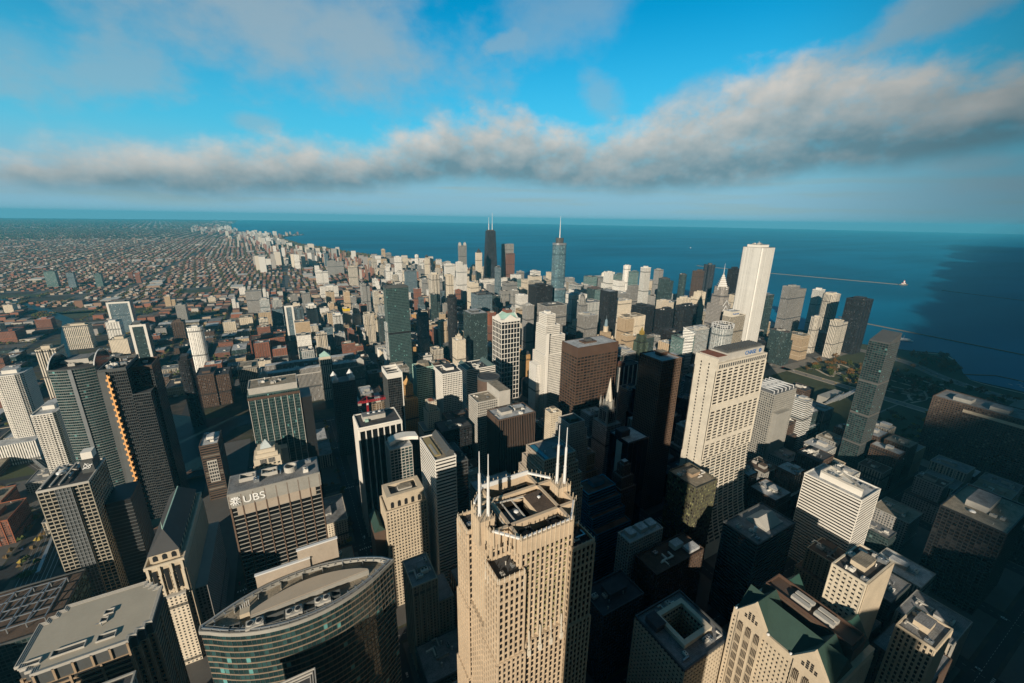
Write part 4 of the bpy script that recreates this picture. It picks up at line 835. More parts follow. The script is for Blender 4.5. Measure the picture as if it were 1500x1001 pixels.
for P in (rect(30, 45), rect(50, 22)): b = MB(); b.ring(offset(P, .5), offset(P, -1.2), H2-8, H2); b.build('crown_wall', wm, r); q = MB(); q.prism(offset(P, -1.2), H2-8.2, H2-7.7); q.build('roof', ROOFS['dark'], r)
g = MB()                                                   # slender shafts and pinnacles round the crown
for sy in (-1, 1):
    for k in range(12): g.prism(rect(.75, .8, -15+k*30/11, sy*23.1), 205, H2+3.2, rect(.3, .3, -15+k*30/11, sy*23.1))
for sx in (-1, 1):
    for k in range(9): g.prism(rect(.8, .75, sx*25.6, -11+k*22/8), 205, H2+3.2, rect(.3, .3, sx*25.6, -11+k*22/8))
g.build('pinnacles', W['sand'], r); g = MB()
for k in range(4): g.prism(rect(1., 1.4, -10+k*6.7, -24.6), 196, 212, rect(.4, .5, -10+k*6.7, -24.3)); g.prism(rect(1.6, 1.4, -10+k*6.7, -25), 196, 200)
g.build('statue_finials', W['pale'], r)
g = MB()
for k in range(5):
    for q in range(15): g.box(-12.6+k*5.6, -22.98, 207+q*3.6, -10.4+k*5.6, -22.86, 208.2+q*3.6)
tag(g.build('bronze_spandrel', plain('olive_bronze', (.27, .25, .13), .5), r), kind='stuff')
b = MB(); b.box(3, -10, H2-7.7, 14.4, 6, H2-.8); b.build('roof_block', wm, r); q = MB(); q.box(2.8, -10.2, H2-.8, 14.6, 6.2, H2-.4); q.build('roof', ROOFS['brown'], r)
b = MB(); b.box(-14, -9, H2-7.7, -3, 2, H2-2.8); b.build('roof_block', W['dgrey'], r)
for (cx, cy) in ((-20, 4), (-2, 14), (8, 14), (9, -16), (-8, -16), (20, 3)):
    q = MB(); q.ring(rect(7, 6, cx, cy), rect(6.4, 5.4, cx, cy), H2-7.7, H2-2.5); q.cone(cx, cy, H2-7.7, H2-3.5, 2.3, 2.3, 12); q.build('cooling_tower', W['dgrey'], r); q = MB(); q.cone(cx, cy, H2-3.5, H2-3.4, 2., 2., 12); q.build('fan', W['black'], r)
q = MB()
for k in range(4): q.beam((-22+k*6, -8, H2-1.5), (-22+k*6, 9, H2-1.5), .3)
q.beam((3, 6, H2-1), (-22, 9, H2-1), .35); q.build('walkway', W['lgrey'], r)
for ym in (21.4, -21.4): q = MB(); q.box(-15, ym-.4, H2, 15, ym+.4, H2+(2.6 if ym > 0 else .6)); q.build('white_screen', W['bulb'], r)
for sx in (-1, 1):
    q = MB(); q.beam((sx*15, 21, H2+1), (sx*24, 11, H2+1), .55); q.beam((sx*15, -21, H2+.4), (sx*24, -11, H2+.4), .5); q.build('corner_gallery', W['bulb'], r)
    for sy in (-1, 1):
        g = MB()
        for k in range(6): t_ = k/5; g.prism(rect(.6, .6, sx*(15+9*t_), sy*(22-10*t_)), H2-9, H2+3.4, rect(.2, .2, sx*(15+9*t_), sy*(22-10*t_)))
        g.build('pinnacles', W['sand'], r)
q = MB()
for k in range(7): q.beam((-22+k*1.5, -6+k*2.2, H2-5), (-20+k*1.5, -6+k*2.2, H2-1.2), .18); q.box(-12+k*4, -17.5, H2-7.7, -10.6+k*4, -15.5, H2-6.2)
q.build('pipework', W['steel'], r)
dish(r, -6, -2, H2-2.8, 1.4); dish(r, 9, 0, H2-.4, 1.); clutter(r, -13, -20, 13, 20, H2-7.7, 6, 77, .7)
for sx in (-1, 1):
    q = MB(); q.prism(rect(8, 8, sx*24.5, -2 if sx < 0 else 2), H2-14, H2+3); q.build('mast_base', wm, r); g = MB()
    cy = -2 if sx < 0 else 2
    for k in range(4):
        for s_ in (-4, 4): g.prism(rect(.7, .7, sx*24.5-4+k*2.66, cy+s_), H2-10, H2+5.5, rect(.2, .2, sx*24.5-4+k*2.66, cy+s_)); g.prism(rect(.7, .7, sx*24.5+s_, cy-4+k*2.66), H2-10, H2+5.5, rect(.2, .2, sx*24.5+s_, cy-4+k*2.66))
    g.build('pinnacles', W['sand'], r)
    for t_ in (-1.9, 1.9):
        cx = sx*24.5+t_; yy = cy-t_*.5; hh = 0 if t_ < 0 else -1.5; q = MB()
        q.cone(cx, yy, H2+3, H2+14+hh, .85, .85, 10); q.cone(cx, yy, H2+14+hh, H2+27+hh, .68, .68, 10); q.cone(cx, yy, H2+27+hh, H2+39+hh, .3, .2, 8); q.cone(cx, yy, H2+15+hh, H2+15.4+hh, .95, .95, 10); q.build('mast', W['bulb'], r)
put_windows(r, cells, 100)
# --- lens shaped tower
xs = [-59+96*k/22 for k in range(23)]
def lens_poly():
    lo = [(x, 216-18.5*(1-((x+11)/48)**2)**.9 if abs((x+11)/48) < 1 else 216) for x in xs]; up = [(x, 216+16*(1-((x+11)/48)**2)**.9 if abs((x+11)/48) < 1 else 216) for x in reversed(xs)]
    P = [(x+11, y-216) for x, y in lo]+[(x+11, y-216) for x, y in up[1:-1]]
    return P
r = simple('office_tower', 'lens shaped glass tower with tan floor bands and an open railed roof, bottom left', 'office tower', -59, 198, 96, 34); r.location = (-11, 216, 0); cells = []
P = lens_poly(); P[0] = (-48, -1.2); P = [p for p in P]; P.append((-48, 1.2)); P[22] = (48, -1.0); H = 207
facade(r, P, 0, H, W['lensb'], cells=cells, fl=4.0, sh=.75, bay=2.2, pw=.14, out=.25, pout=.22, fam='teal', pm='dgrey')
IN = offset(P, -3.2)
q = MB(); q.prism(offset(P, -.3), H, H+.3); q.build('roof', ROOFS['tan'], r)
for k, (a, b_, z0, z1) in enumerate(((.9, .3, H, H+2.2), (-.4, -.9, H, H+2.9), (-1.7, -2.1, H, H+2.6))): q = MB(); q.ring(offset(P, a), offset(P, b_), z0, z1); q.build('roof_rail', [W['grey'], W['steel'], W['grey']][k], r)
q = MB()
for k in range(0, len(P), 1): a, b_ = P[k], IN[k]; q.beam((a[0], a[1], H+2.3), (b_[0], b_[1], H+2.3), .22)
q.build('rail_bracket', W['steel'], r)
n = 16; dk = [(-26+60*k/n, -2.5+8.5*math.sin(math.pi*k/n)**.8) for k in range(n+1)]
q = MB(); q.prism([(-26, -6)]+[(34, -4)]+list(reversed(dk))[0:n+1], H+.3, H+3.6); q.build('raised_deck', W['grey'], r); q = MB(); q.prism(offset([(-26, -6)]+[(34, -4)]+list(reversed(dk))[0:n+1], -.4), H+3.6, H+3.9); q.build('deck_roof', plain('tan_deck', (.42, .35, .27), .85, var=.1), r)
for (cx, cy) in ((-24, -10.5), (-6, -12.3), (8, -12)):
    q = MB(); q.box(cx-4, cy-2.6, H+.3, cx+4, cy+2.6, H+3.4); [q.cone(cx+s_, cy, H+3.4, H+4, 1.7, 1.7, 12) for s_ in (-2, 2)]; q.build('cooling_unit', W['lgrey'], r); q = MB(); [q.cone(cx+s_, cy, H+4, H+4.1, 1.3, 1.3, 12) for s_ in (-2, 2)]; q.build('fan', W['black'], r)
for (cx, cy, w_, d_) in ((-15, -11.6, 9, 5), (1.5, -12.6, 6, 5), (-33, -8, 5, 4), (15, -11, 4.5, 4)): q = MB(); q.ring(rect(w_, d_, cx, cy), rect(w_-.6, d_-.6, cx, cy), H+.3, H+3); q.prism(rect(w_-.6, d_-.6, cx, cy), H+.3, H+.6); q.build('plant_well', W['dgrey'], r)
q = MB(); q.box(-31, -3, H+.3, -26.5, 1, H+4); q.build('stair_hut', W['sand'], r); q = MB()
for k in range(5): q.cone(-31+k*.9, 3+k*.6, H+.3, H+4.5, .18, .18, 6)
q.build('antenna_poles', W['bulb'], r)
for k in range(7): q = MB(); xx = -34+k*11; yy = 12*(1-(xx/48)**2)**.9; q.box(xx-.2, yy-3, H+.3, xx+.2, yy+1.5, H+1.8); q.build('roof_rib', W['grey'], r)
for (x0, x1, y0, z1) in ((-2, 20, 17.6, H+15), (-24, 4, 16.6, H+8)): q = MB(); q.box(x0, y0, H-30, x1, y0+1.1, z1); q.build('screen_wall', W['taupe'], r); q = MB(); q.box(x0-.3, y0-.3, z1, x1+.3, y0+1.4, z1+.8); q.build('screen_coping', W['bulb'], r)
put_windows(r, cells, 100)

r = simple('office_tower', 'limestone tower with steep dark roof and arched top openings, lit on its narrow south end', 'skyscraper', -137, 404, 27, 104); cells = []
w, d = 27, 104; wm = W['sand']; ZB = 105.
facade(r, rect(w, d), 0, ZB, wm, cells=cells, fl=4.3, sh=2.2, bay=3.0, pw=1.5, fam='dark')
b = MB(); b.prism(rect(w, d), ZB, ZB+9); b.build('attic', wm, r); q = MB(); q.ring(rect(w+1.4, d+1.4), rect(w-1, d-1), ZB+8, ZB+11); q.build('cornice', W['cream'], r)
for a in (-8, 0, 8): q = MB(); q.box(a-1.5, -d/2-.9, ZB-18, a+1.5, -d/2-.52, ZB+5); q.build('tall_opening', W['black'], r)
q = MB()
for a in (-12, -4, 4, 12): q.prism(rect(1.8, 1.4, a, -d/2-.9), ZB-26, ZB+9); q.prism(rect(1.3, 1, a, -d/2-1.4), ZB-26, ZB)
q.build('giant_pier', W['cream'], r); b = MB(); b.box(-10, -d/2-4, 0, 10, -d/2-.6, ZB-24); b.build('front_bay', MATS['f_cre'], r); q = MB(); q.box(-10.4, -d/2-4.4, ZB-24, 10.4, -d/2-.4, ZB-22.5); q.build('bay_balustrade', W['lgrey'], r)
b = MB(); b.prism(rect(w-6, d-10), ZB+9, ZB+18); b.build('loggia', wm, r)
for a in (-6.6, 0, 6.6): q = MB(); q.box(a-1.7, -d/2+4.75, ZB+11, a+1.7, -d/2+4.98, ZB+15); [q.box(a-1.7+e_*.3, -d/2+4.75, ZB+15+e_*.4, a+1.7-e_*.3, -d/2+4.98, ZB+15.4+e_*.4) for e_ in range(4)]; q.build('arched_opening', W['black'], r)
for k in range(12): q = MB(); q.box(w/2-3.03, -d/2+9+k*7.6, ZB+11, w/2-2.8, -d/2+12.4+k*7.6, ZB+15.6); q.build('side_opening', W['black'], r)
b = MB(); o = len(b.v); x_, y_ = w/2-2, d/2-4; b.v += [(-x_, -y_, ZB+18), (x_, -y_, ZB+18), (x_, y_, ZB+18), (-x_, y_, ZB+18), (0, -y_+13, ZB+34), (0, y_-13, ZB+34)]
for f in ((0, 1, 4), (1, 2, 5, 4), (2, 3, 5), (3, 0, 4, 5), (3, 2, 1, 0)): b.quadf(*[o+i for i in f])
b.build('steep_roof', W['dkroof'], r); q = MB(); q.beam((0, -y_+13, ZB+34), (0, y_-13, ZB+34), .45); q.cone(0, -y_+13, ZB+34, ZB+42, .5, .1, 6); q.build('roof_ridge', W['lgreen'], r)
b = MB(); b.box(w/2+.6, -d/2+8, 0, w/2+10, d/2+2, 72); b.build('street_wing', MATS['f_gry'], r); put_windows(r, cells, 100)
# --- corner of a nearer roof just inside the bottom edge
r = simple('office_tower', 'dark tower roof corner with pale railings peeping in at the bottom edge', 'office tower', -49, 124, 38, 52); P = rect(38, 52); cells = []
facade(r, P, 0, 196, W['dgrey'], cells=cells, fl=4, sh=.7, bay=3, pw=.4, fam='black'); q = MB(); q.prism(offset(P, -.4), 196, 196.4); q.build('roof', ROOFS['dark'], r)
for k in range(3): q = MB(); q.ring(offset(P, .9-k*1.1), offset(P, .4-k*1.1), 195.5, 198-k*.6); q.build('roof_rail', W['lgrey'], r)
put_windows(r, cells, 60)
# --- curved tower with arched glass crown
r = simple('office_tower', 'green glass tower with bowed front and an arched glass crown, by the left riverbank', 'office tower', -292, 752, 46, 64); cells = []; w, d = 46, 60
P = [(-w/2+w*k/10, -d/2-6*math.sin(math.pi*k/10)) for k in range(11)]+[(w/2, d/2), (-w/2, d/2)]; H = 206
facade(r, P, 0, H, W['rivb'], cells=cells, fl=4., sh=1., bay=2.3, pw=.12, out=.3, pout=.1, fam='teal')
for sx in (-1, 1):
    b = MB(); n = 14
    pr = [(-d/2+d*k/n, H+1+15*math.sin(math.pi*k/n)**.7) for k in range(n+1)]
    for k in range(n): o = len(b.v); (y0, z0), (y1, z1) = pr[k], pr[k+1]; x0, x1 = sx*w/2-.7, sx*w/2+.7; b.v += [(x0, y0, H-10), (x1, y0, H-10), (x1, y1, H-10), (x0, y1, H-10), (x0, y0, z0), (x1, y0, z0), (x1, y1, z1), (x0, y1, z1)]; [b.quadf(*[o+i for i in f]) for f in ((0, 1, 5, 4), (1, 2, 6, 5), (2, 3, 7, 6), (3, 0, 4, 7), (4, 5, 6, 7))]
    b.build('arched_crown', PANES['teal'][3], r)
    q = MB(); [q.beam((sx*w/2, pr[k][0], pr[k][1]), (sx*w/2, pr[k+1][0], pr[k+1][1]), .6) for k in range(n)]; q.build('crown_rim', W['bulb'], r)
roof(r, P, H, 'dark', 2, W['dgrey']); penthouse(r, 0, 5, 24, 26, H+.3, 7, W['lgrey'], 'grey'); clutter(r, -18, -22, 18, 26, H+.3, 9, 80, 1.3)
q = MB(); q.box(-2, -d/2-7.2, 60, 2, -d/2-6.5, H+1); q.build('front_fin', W['steel'], r); put_windows(r, cells, 100)
# --- split glass tower with orange hoist strip
r = simple('office_tower', 'dark split glass tower with an orange zigzag strip running down its corner', 'office tower', -215, 655, 52, 72); w, d = 40, 60
P = rect(w, d, -4, 0); cells = []; facade(r, rect(26, 58, -13, 3), 0, 221, W['dgrey'], cells=cells, fl=4, sh=.9, bay=2, pw=.3, out=.15, pout=.25, fam='black')
facade(r, rect(20, 40, 11, 12), 0, 214, W['dgrey'], fl=4, sh=.8, bay=2., pw=.3, out=.15, pout=.2, fam='black', cells=cells); facade(r, rect(18, 18, 9, -18), 0, 187, W['dgrey'], fl=4, sh=.8, bay=2., pw=.2, out=.15, pout=.2, fam='black', cells=cells)
roof(r, rect(26, 58, -13, 3), 221, 'brown', 4, W['dgrey']); roof(r, rect(20, 40, 11, 12), 214, 'dark', 5, W['rust']); roof(r, rect(18, 18, 9, -18), 187, 'dark', 1, W['dgrey'])
b = MB(); b.prism([(-31, -26), (-19, -31), (-19, -25.5), (-31, -20)], 0, 222, [(-27, -26.5), (-19, -28), (-19, -25.5), (-27, -22)]); b.build('angled_side', W['dgrey'], r)
g = MB()
for k in range(54): s_ = .9 if k % 2 else -.9; g.box(-19.3+s_, -32.2+k*.05, 2+k*4, -16.6+s_, -26.5, 4.6+k*4); g.box(-18.6, -31.9+k*.05, 4.6+k*4, -17.4, -27, 6+k*4)
tag(g.build('hoist_floor', plain('orange_timber', (.85, .45, .17), .7), r), kind='stuff'); clutter(r, -22, -20, -6, 28, 221.3, 14, 81, 1.4); clutter(r, 4, 0, 18, 28, 214.3, 3, 82)
put_windows(r, cells, 100); take(-220, 640, 60, 90)
# --- gabled tower with green roof
r = simple('office_tower', 'tan stone tower with arched windows, steep gables and a dull green roof, bottom right', 'skyscraper', 262, 62, 54, 64); w, d, H = 54, 64, 140; cells = []
facade(r, rect(w, d), 0, H-6, W['sand'], cells=cells, fl=3.9, sh=2.1, bay=2.7, pw=1.5, out=.3, pout=.4)
b = MB(); b.prism(rect(w+.6, d+.6), H-6, H); b.build('attic', W['sand'], r)
for yc in (-19, 19):
    g = MB(); g.box(-w/2-1.3, yc-9, 0, -w/2-.5, yc+9, H); g.build('bay_wall', W['sand'], r); q = MB()
    for a in (-6, 0, 6): q.box(-w/2-1.6, yc+a-1.9, H-14, -w/2-1.32, yc+a+1.9, H-7); q.obox(-w/2-1.46, yc+a, H-7, H-5.6, .13, 1.3, 0)
    for a in (-6, 0, 6):
        for k in range(12): q.box(-w/2-1.55, yc+a-1.9, 20+k*8.6, -w/2-1.32, yc+a+1.9, 26.5+k*8.6)
    q.build('bay_glazing', PANES['bronze'][2], r); q = MB()
    for a in (-6, 0, 6): [q.box(-w/2-1.75, yc+a-1.9+c*.95-.08, 20, -w/2-1.56, yc+a-1.9+c*.95+.08, H-7) for c in range(5)]
    q.build('bay_mullion', W['sand'], r)
    g = MB(); g.gable(-w/2-1.2, yc-11, -w/2+2, yc+11, H, H+17, 'x'); g.build('gable', W['sand'], r); q = MB()
    for a in range(4):
        for c in range(5-abs(2*a-3)): q.box(-w/2-1.5, yc-4.4+a*2.5, H+1+c*1.7, -w/2-1.18, yc-2.9+a*2.5, H+2.2+c*1.7)
    q.build('gable_window', W['black'], r)
    g = MB(); g.gable(-w/2+2, yc-10.6, -2, yc+10.6, H, H+16, 'x'); g.build('green_roof', W['green'], r)
    for s_ in (-11.5, 11.5): q = MB(); q.dome(-w/2, yc+s_, H+.4, 1.1, 1.2, 10, 3); q.build('ball_finial', W['bulb'], r)
b = MB(); b.gable(-w/2+1, -d/2+1, 0, d/2-1, H, H+15, 'y'); b.build('green_roof', W['green'], r); b = MB(); b.box(0.1, -d/2+3, H, 18, d/2-3, H+11); b.build('plant_storey', W['brown'], r)
q = MB(); q.ring(rect(17, d-9, 9, 0), rect(16, d-10, 9, 0), H+11, H+13.5); q.build('plant_screen', W['rust'], r)
for k in range(4): q = MB(); cx, cy = 6.5+(k % 2)*5.5, -9+(k//2)*15; q.box(cx-1.8, cy-6, H+11, cx+1.8, cy+6, H+14); q.build('cooling_unit', W['lgrey'], r)
for s_ in (-1, 1): g = MB(); g.gable(18.1, s_*19-10, w/2+1, s_*19+10, H, H+16, 'x'); g.build('gable', W['dkgreen'], r)
put_windows(r, cells, 100)
# --- white stepped tower
r = simple('office_tower', 'bright white stepped tower with ribbed masonry and setback top', 'skyscraper', 440, 655, 50, 44); cells = []; wm = W['white']
for (tw, td, cx, cy, z0, z1) in ((50, 44, 0, 0, 0, 150), (44, 40, 2, 1, 150, 188), (34, 34, -3, 3, 188, 208), (20, 28, -6, 3, 208, 230)):
    facade(r, rect(tw, td, cx, cy), z0, z1, wm, cells=cells, fl=3.8, sh=1.5, bay=2.9, pw=.8, out=.3, pout=.5); roof(r, rect(tw, td, cx, cy), z1, 'white', 1.4, wm)
b = MB(); b.box(-23.5, -25.5, 0, -17.5, -22.7, 196); b.build('white_fin', wm, r); penthouse(r, -5, 4, 9, 12, 230.3, 5, wm, 'white'); put_windows(r, cells, 100)
b = MB(); b.box(-36, -10, 0, -26.2, 18, 128); b.build('west_wing', MATS['f_wht'], r)
# --- tallest glass tower with spire
r = simple('mixed_use_tower', 'tallest blue glass tower with rounded sides, set backs and a white spire', 'skyscraper', 756, 1086, 62, 44)
def rr_(w, d, n=24, e=.55, cx=0, cy=0): return [(cx+w/2*math.copysign(abs(math.cos(2*math.pi*k/n))**e, math.cos(2*math.pi*k/n)), cy+d/2*math.copysign(abs(math.sin(2*math.pi*k/n))**e, math.sin(2*math.pi*k/n))) for k in range(n)]
tg = facade_mat('blueglass', (.20, .28, .31), (.035, .085, .11), 3., 3.9, .9, .74)
for (tw, td, cx, z0, z1) in ((66, 46, 0, 0, 62), (60, 44, -1, 62, 112), (52, 40, -2, 112, 198), (40, 34, -3, 198, 340)):
    fb(r, rr_(tw, td, cx=cx), z0, z1, tg, 'glass_tier'); q = MB(); q.prism(rr_(tw-1, td-1, cx=cx), z1, z1+.5); q.build('terrace', ROOFS['grey'], r); q = MB(); q.ring(rr_(tw+.8, td+.8, cx=cx), rr_(tw-1.2, td-1.2, cx=cx), z1-4.5, z1+1.5); q.build('steel_band', W['steel'], r)
q = MB(); q.prism(rr_(22, 20, cx=-3), 340, 357); q.build('crown', W['dgrey'], r); q = MB(); q.cone(-3, 0, 357, 380, 1.7, 1.3, 10); q.cone(-3, 0, 380, 423, 1.2, .3, 10); q.build('spire', W['bulb'], r)
# --- tapering black tower with crossed bracing
r = simple('mixed_use_tower', 'tapering black tower with crossed bracing and two white antennas on the skyline', 'skyscraper', 1037, 2182, 80, 56)
bl = facade_mat('blackgrid', (.035, .036, .04), (.02, .022, .025), 3., 3.5, .6, .6)
b = MB(); b.prism(rect(80, 52), 0, 344, rect(49, 31)); b.build('walls', bl, r); q = MB(); q.prism(rect(48, 30), 344, 346); q.build('roof', W['black'], r)
g = MB()
def hk(u, z, s): k = 1-z/344*(1-49/80); return (u*40*k, s*(26*(1-z/344*(1-31/52))+.5), z)
for s in (-1,):
    for k in range(5):
        z0, z1 = 20+k*62, 82+k*62; g.beam(hk(-1, z0, s), hk(1, z1, s), 1.0); g.beam(hk(1, z0, s), hk(-1, z1, s), 1.0)
g.build('cross_bracing', W['black'], r); q = MB(); q.box(-20, -10, 346, 20, 10, 351); q.build('penthouse', W['dgrey'], r)
for sx in (-11, 11): q = MB(); q.cone(sx, 0, 351, 385, 2.2, 1.6, 8); q.cone(sx, 0, 385, 420 if sx < 0 else 445, 1.1, .6, 8); q.build('antenna', W['bulb'], r)
# --- tall white slab
r = simple('office_tower', 'very tall plain white slab tower with fine vertical ribs, right of centre', 'skyscraper', 1163, 682, 60, 60); H = 346
ao = facade_mat('whiteslab', (.74, .71, .65), (.34, .34, .32), 3.05, 400., .28, 1., .5, 0.)
fb(r, [(-30, -27), (-27, -30), (27, -30), (30, -27), (30, 27), (27, 30), (-27, 30), (-30, 27)], 0, H, ao); q = MB(); q.prism(rect(58, 58), H, H+.6); q.build('roof', ROOFS['grey'], r)
penthouse(r, -2, 2, 40, 38, H+.6, 7, W['white'], 'grey'); q = MB(); q.cone(6, 6, H+7, H+18, .5, .2, 6); q.build('antenna', W['bulb'], r); clutter(r, -18, -16, 16, 16, H+8, 6, 90, 1.6)
# --- diamond crowned tower
r = simple('office_tower', 'grey granite tower with a white chevron diamond crown and needle spire', 'skyscraper', 1064, 712, 44, 44)
gg = facade_mat('granitegrid', (.27, .25, .225), (.05, .05, .055), 3.2, 3.9, .5, .6)
fb(r, rect(44, 44), 0, 190, gg)
for s, (tw, z0, z1) in enumerate(((38, 190, 216), (32, 216, 238))): fb(r, [(-tw/2, -tw/2+6), (-tw/2+6, -tw/2), (tw/2-6, -tw/2), (tw/2, -tw/2+6), (tw/2, tw/2-6), (tw/2-6, tw/2), (-tw/2+6, tw/2), (-tw/2, tw/2-6)], z0, z1, gg, 'upper_tier')
b = MB(); b.prism([(0, -17), (17, 0), (0, 17), (-17, 0)], 238, 276, [(0, -.6), (.6, 0), (0, .6), (-.6, 0)]); b.build('diamond_crown', W['lgrey'], r); g = MB()
for k in range(8):
    z = 232+k*5.2; e = 17*(1-max(0, z-238)/38)+.6
    for (a, c) in (((-e, 0), (0, -e)), ((0, -e), (e, 0)), ((-e, 0), (0, e)), ((0, e), (e, 0))): g.beam((a[0], a[1], z), (c[0], c[1], z), .8)
g.build('chevron', W['bulb'], r); q = MB(); q.cone(0, 0, 276, 303, .8, .15, 8); q.build('spire', W['bulb'], r)
for a in range(3):
    z = 186-a*16; g = MB(); g.beam((-14+a*2, -22.6, z), (0, -22.6, z+16), .6); g.beam((14-a*2, -22.6, z), (0, -22.6, z+16), .6); g.build('chevron', W['bulb'], r)
# --- beige slab with sign box
r = simple('office_tower', 'beige office slab with blue sign letters on its taller end, by the tall white slab', 'office tower', 1044, 663, 62, 26); fb(r, rect(62, 26), 0, 168, 'bei'); roof(r, rect(62, 26), 168, 'tan', 1.5, W['pale'])
b = MB(); b.box(-31, -12, 168.3, 4, 12, 182); b.build('upper_block', W['pale'], r); q = MB(); q.box(-31.2, -12.2, 182, 4.2, 12.2, 182.6); q.build('roof', ROOFS['white'], r); text('Prudential', 6.5, r, (-13, -12.4, 173), ROT_S, W['signblue'], 'sign_letters'); [dish(r, -24+k*7, 0, 182.6, 2.6) for k in range(3)]
q = MB(); q.cone(-2, 5, 182.6, 200, .6, .2, 6); q.build('antenna', W['bulb'], r)
# --- church tower
r = simple('church_tower', 'gothic church tower ending in a slender pale spire', 'church tower', 424, 446, 24, 26); cells = []
fb(r, rect(30, 34), 0, 98, 'gry', 'lower_block'); fb(r, rect(20, 20), 98, 122, 'gry', 'tower_stage'); b = MB(); b.prism(circ(8.5, 8), 122, 134); b.build('belfry', W['grey'], r)
b = MB(); b.prism(circ(6, 8), 134, 173, circ(.15, 8)); b.build('spire', W['pale'], r); g = MB()
for sx in (-1, 1):
    for sy in (-1, 1): g.prism(rect(3, 3, sx*9, sy*9), 98, 130, rect(2.2, 2.2, sx*9, sy*9)); g.prism(rect(2.2, 2.2, sx*9, sy*9), 130, 142, rect(.2, .2, sx*9, sy*9)); g.prism(rect(1.4, 1.4, sx*6, sy*6), 122, 140, rect(.1, .1, sx*6, sy*6)); g.prism(rect(2.4, 2.4, sx*14, sy*16), 90, 112, rect(.2, .2, sx*14, sy*16))
g.build('pinnacle', W['grey'], r); g = MB(); [g.box(-6.5+k*4.2, -10.2, 101, -4.3+k*4.2, -10.04, 118) for k in range(4)]; [g.box(-10.2, -6.5+k*4.2, 101, -10.04, -4.3+k*4.2, 118) for k in range(4)]; g.build('lancet_window', W['black'], r)
# --- sliced diamond tower
r = simple('office_tower', 'slim white striped tower with a steeply sliced diamond top', 'office tower', 831, 626, 40, 34); H = 130
st = facade_mat('whitestripe', (.72, .71, .66), (.05, .06, .07), 3., 3.9, 1., .5); P = [(-20, 0), (0, -17), (20, 0), (0, 17)]; fb(r, P, 0, H, st)
b = MB(); o = len(b.v); zt = [H+38, H+24, H+2, H+24]; b.v += [(p[0], p[1], H) for p in P]+[(p[0], p[1], z) for p, z in zip(P, zt)]
for i in range(4): b.quadf(o+i, o+(i+1) % 4, o+4+(i+1) % 4, o+4+i)
b.quadf(o+4, o+5, o+6, o+7); b.build('sliced_top', st, r); g = MB(); [g.beam((P[i][0], P[i][1], zt[i]), (P[(i+1) % 4][0], P[(i+1) % 4][1], zt[(i+1) % 4]), .7) for i in range(4)]; g.build('top_rim', W['bulb'], r)
# --- three lobed black tower by the lake
r = simple('apartment_tower', 'black three lobed apartment tower standing before the lake', 'apartment tower', 2010, 1440, 66, 60)
P = []
for k in range(36):
    a = 2*math.pi*k/36; rad = 17+15*max(0, math.cos(3*(a+.3)/2*1.))**2 if False else 20+12*math.cos(3*(a+.35)); P.append((rad*math.cos(a), rad*math.sin(a)))
fb(r, P, 0, 190, bl); q = MB(); q.prism(circ(11, 16), 190, 199); q.build('round_cap', W['dgrey'], r); q = MB(); q.prism(offset(P, -.5), 190, 190.4); q.build('roof', W['black'], r)
# --- gothic newspaper tower
r = simple('office_tower', 'grey gothic tower with a buttressed crown behind the grey ribbed tower', 'office tower', 1003, 1248, 26, 30); fb(r, rect(26, 30), 0, 98, 'gry'); fb(r, circ(10, 8), 98, 128, 'gry', 'crown_stage'); g = MB()
for k in range(8): a = 2*math.pi*k/8; c, s = math.cos(a), math.sin(a); g.prism(rect(2.2, 2.2, 12.5*c, 12.5*s), 94, 116, rect(.6, .6, 12.5*c, 12.5*s)); g.beam((12.5*c, 12.5*s, 112), (9*c, 9*s, 122), .6); g.prism(rect(1.4, 1.4, 9.5*c, 9.5*s), 128, 138, rect(.2, .2, 9.5*c, 9.5*s))
g.build('buttress', W['grey'], r); q = MB(); q.cone(0, 0, 128, 141, 6, .3, 8); q.build('peak', W['dkroof'], r)
# --- terracotta tower with cupola
r = simple('office_tower', 'tan terracotta tower with corner turrets and a slender blue domed cupola', 'office tower', 762, 839, 30, 32); fb(r, rect(34, 34), 0, 88, 'tan', 'lower_block'); fb(r, rect(22, 22), 88, 112, 'tan', 'tower_stage'); g = MB()
for sx in (-1, 1):
    for sy in (-1, 1): q = MB(); q.prism(rect(5, 5, sx*14, sy*14), 88, 98); q.dome(sx*14, sy*14, 98, 2.6, 4, 8, 3); q.build('corner_turret', W['sand'], r)
b = MB(); b.prism(circ(7, 12), 112, 128); b.build('cupola_drum', W['sand'], r); b = MB(); b.prism(circ(5, 12), 128, 142, circ(4, 12)); b.dome(0, 0, 142, 4, 6, 12, 3); b.cone(0, 0, 148, 160, .7, .1, 6); b.build('cupola', plain('slate_blue', (.16, .23, .27)), r)
# --- dark green tower with gold top
r = simple('office_tower', 'dark green stone tower with a gilded pointed top', 'office tower', 762, 703, 26, 34); fb(r, rect(34, 38), 0, 75, 'grn', 'lower_block'); fb(r, rect(24, 26), 75, 122, 'grn', 'shaft'); fb(r, rect(17, 18), 122, 138, 'grn', 'upper_shaft'); b = MB(); b.prism(rect(9, 9), 138, 147); b.prism(rect(6, 6), 147, 158, rect(.4, .4)); b.build('gilded_top', W['gold'], r)
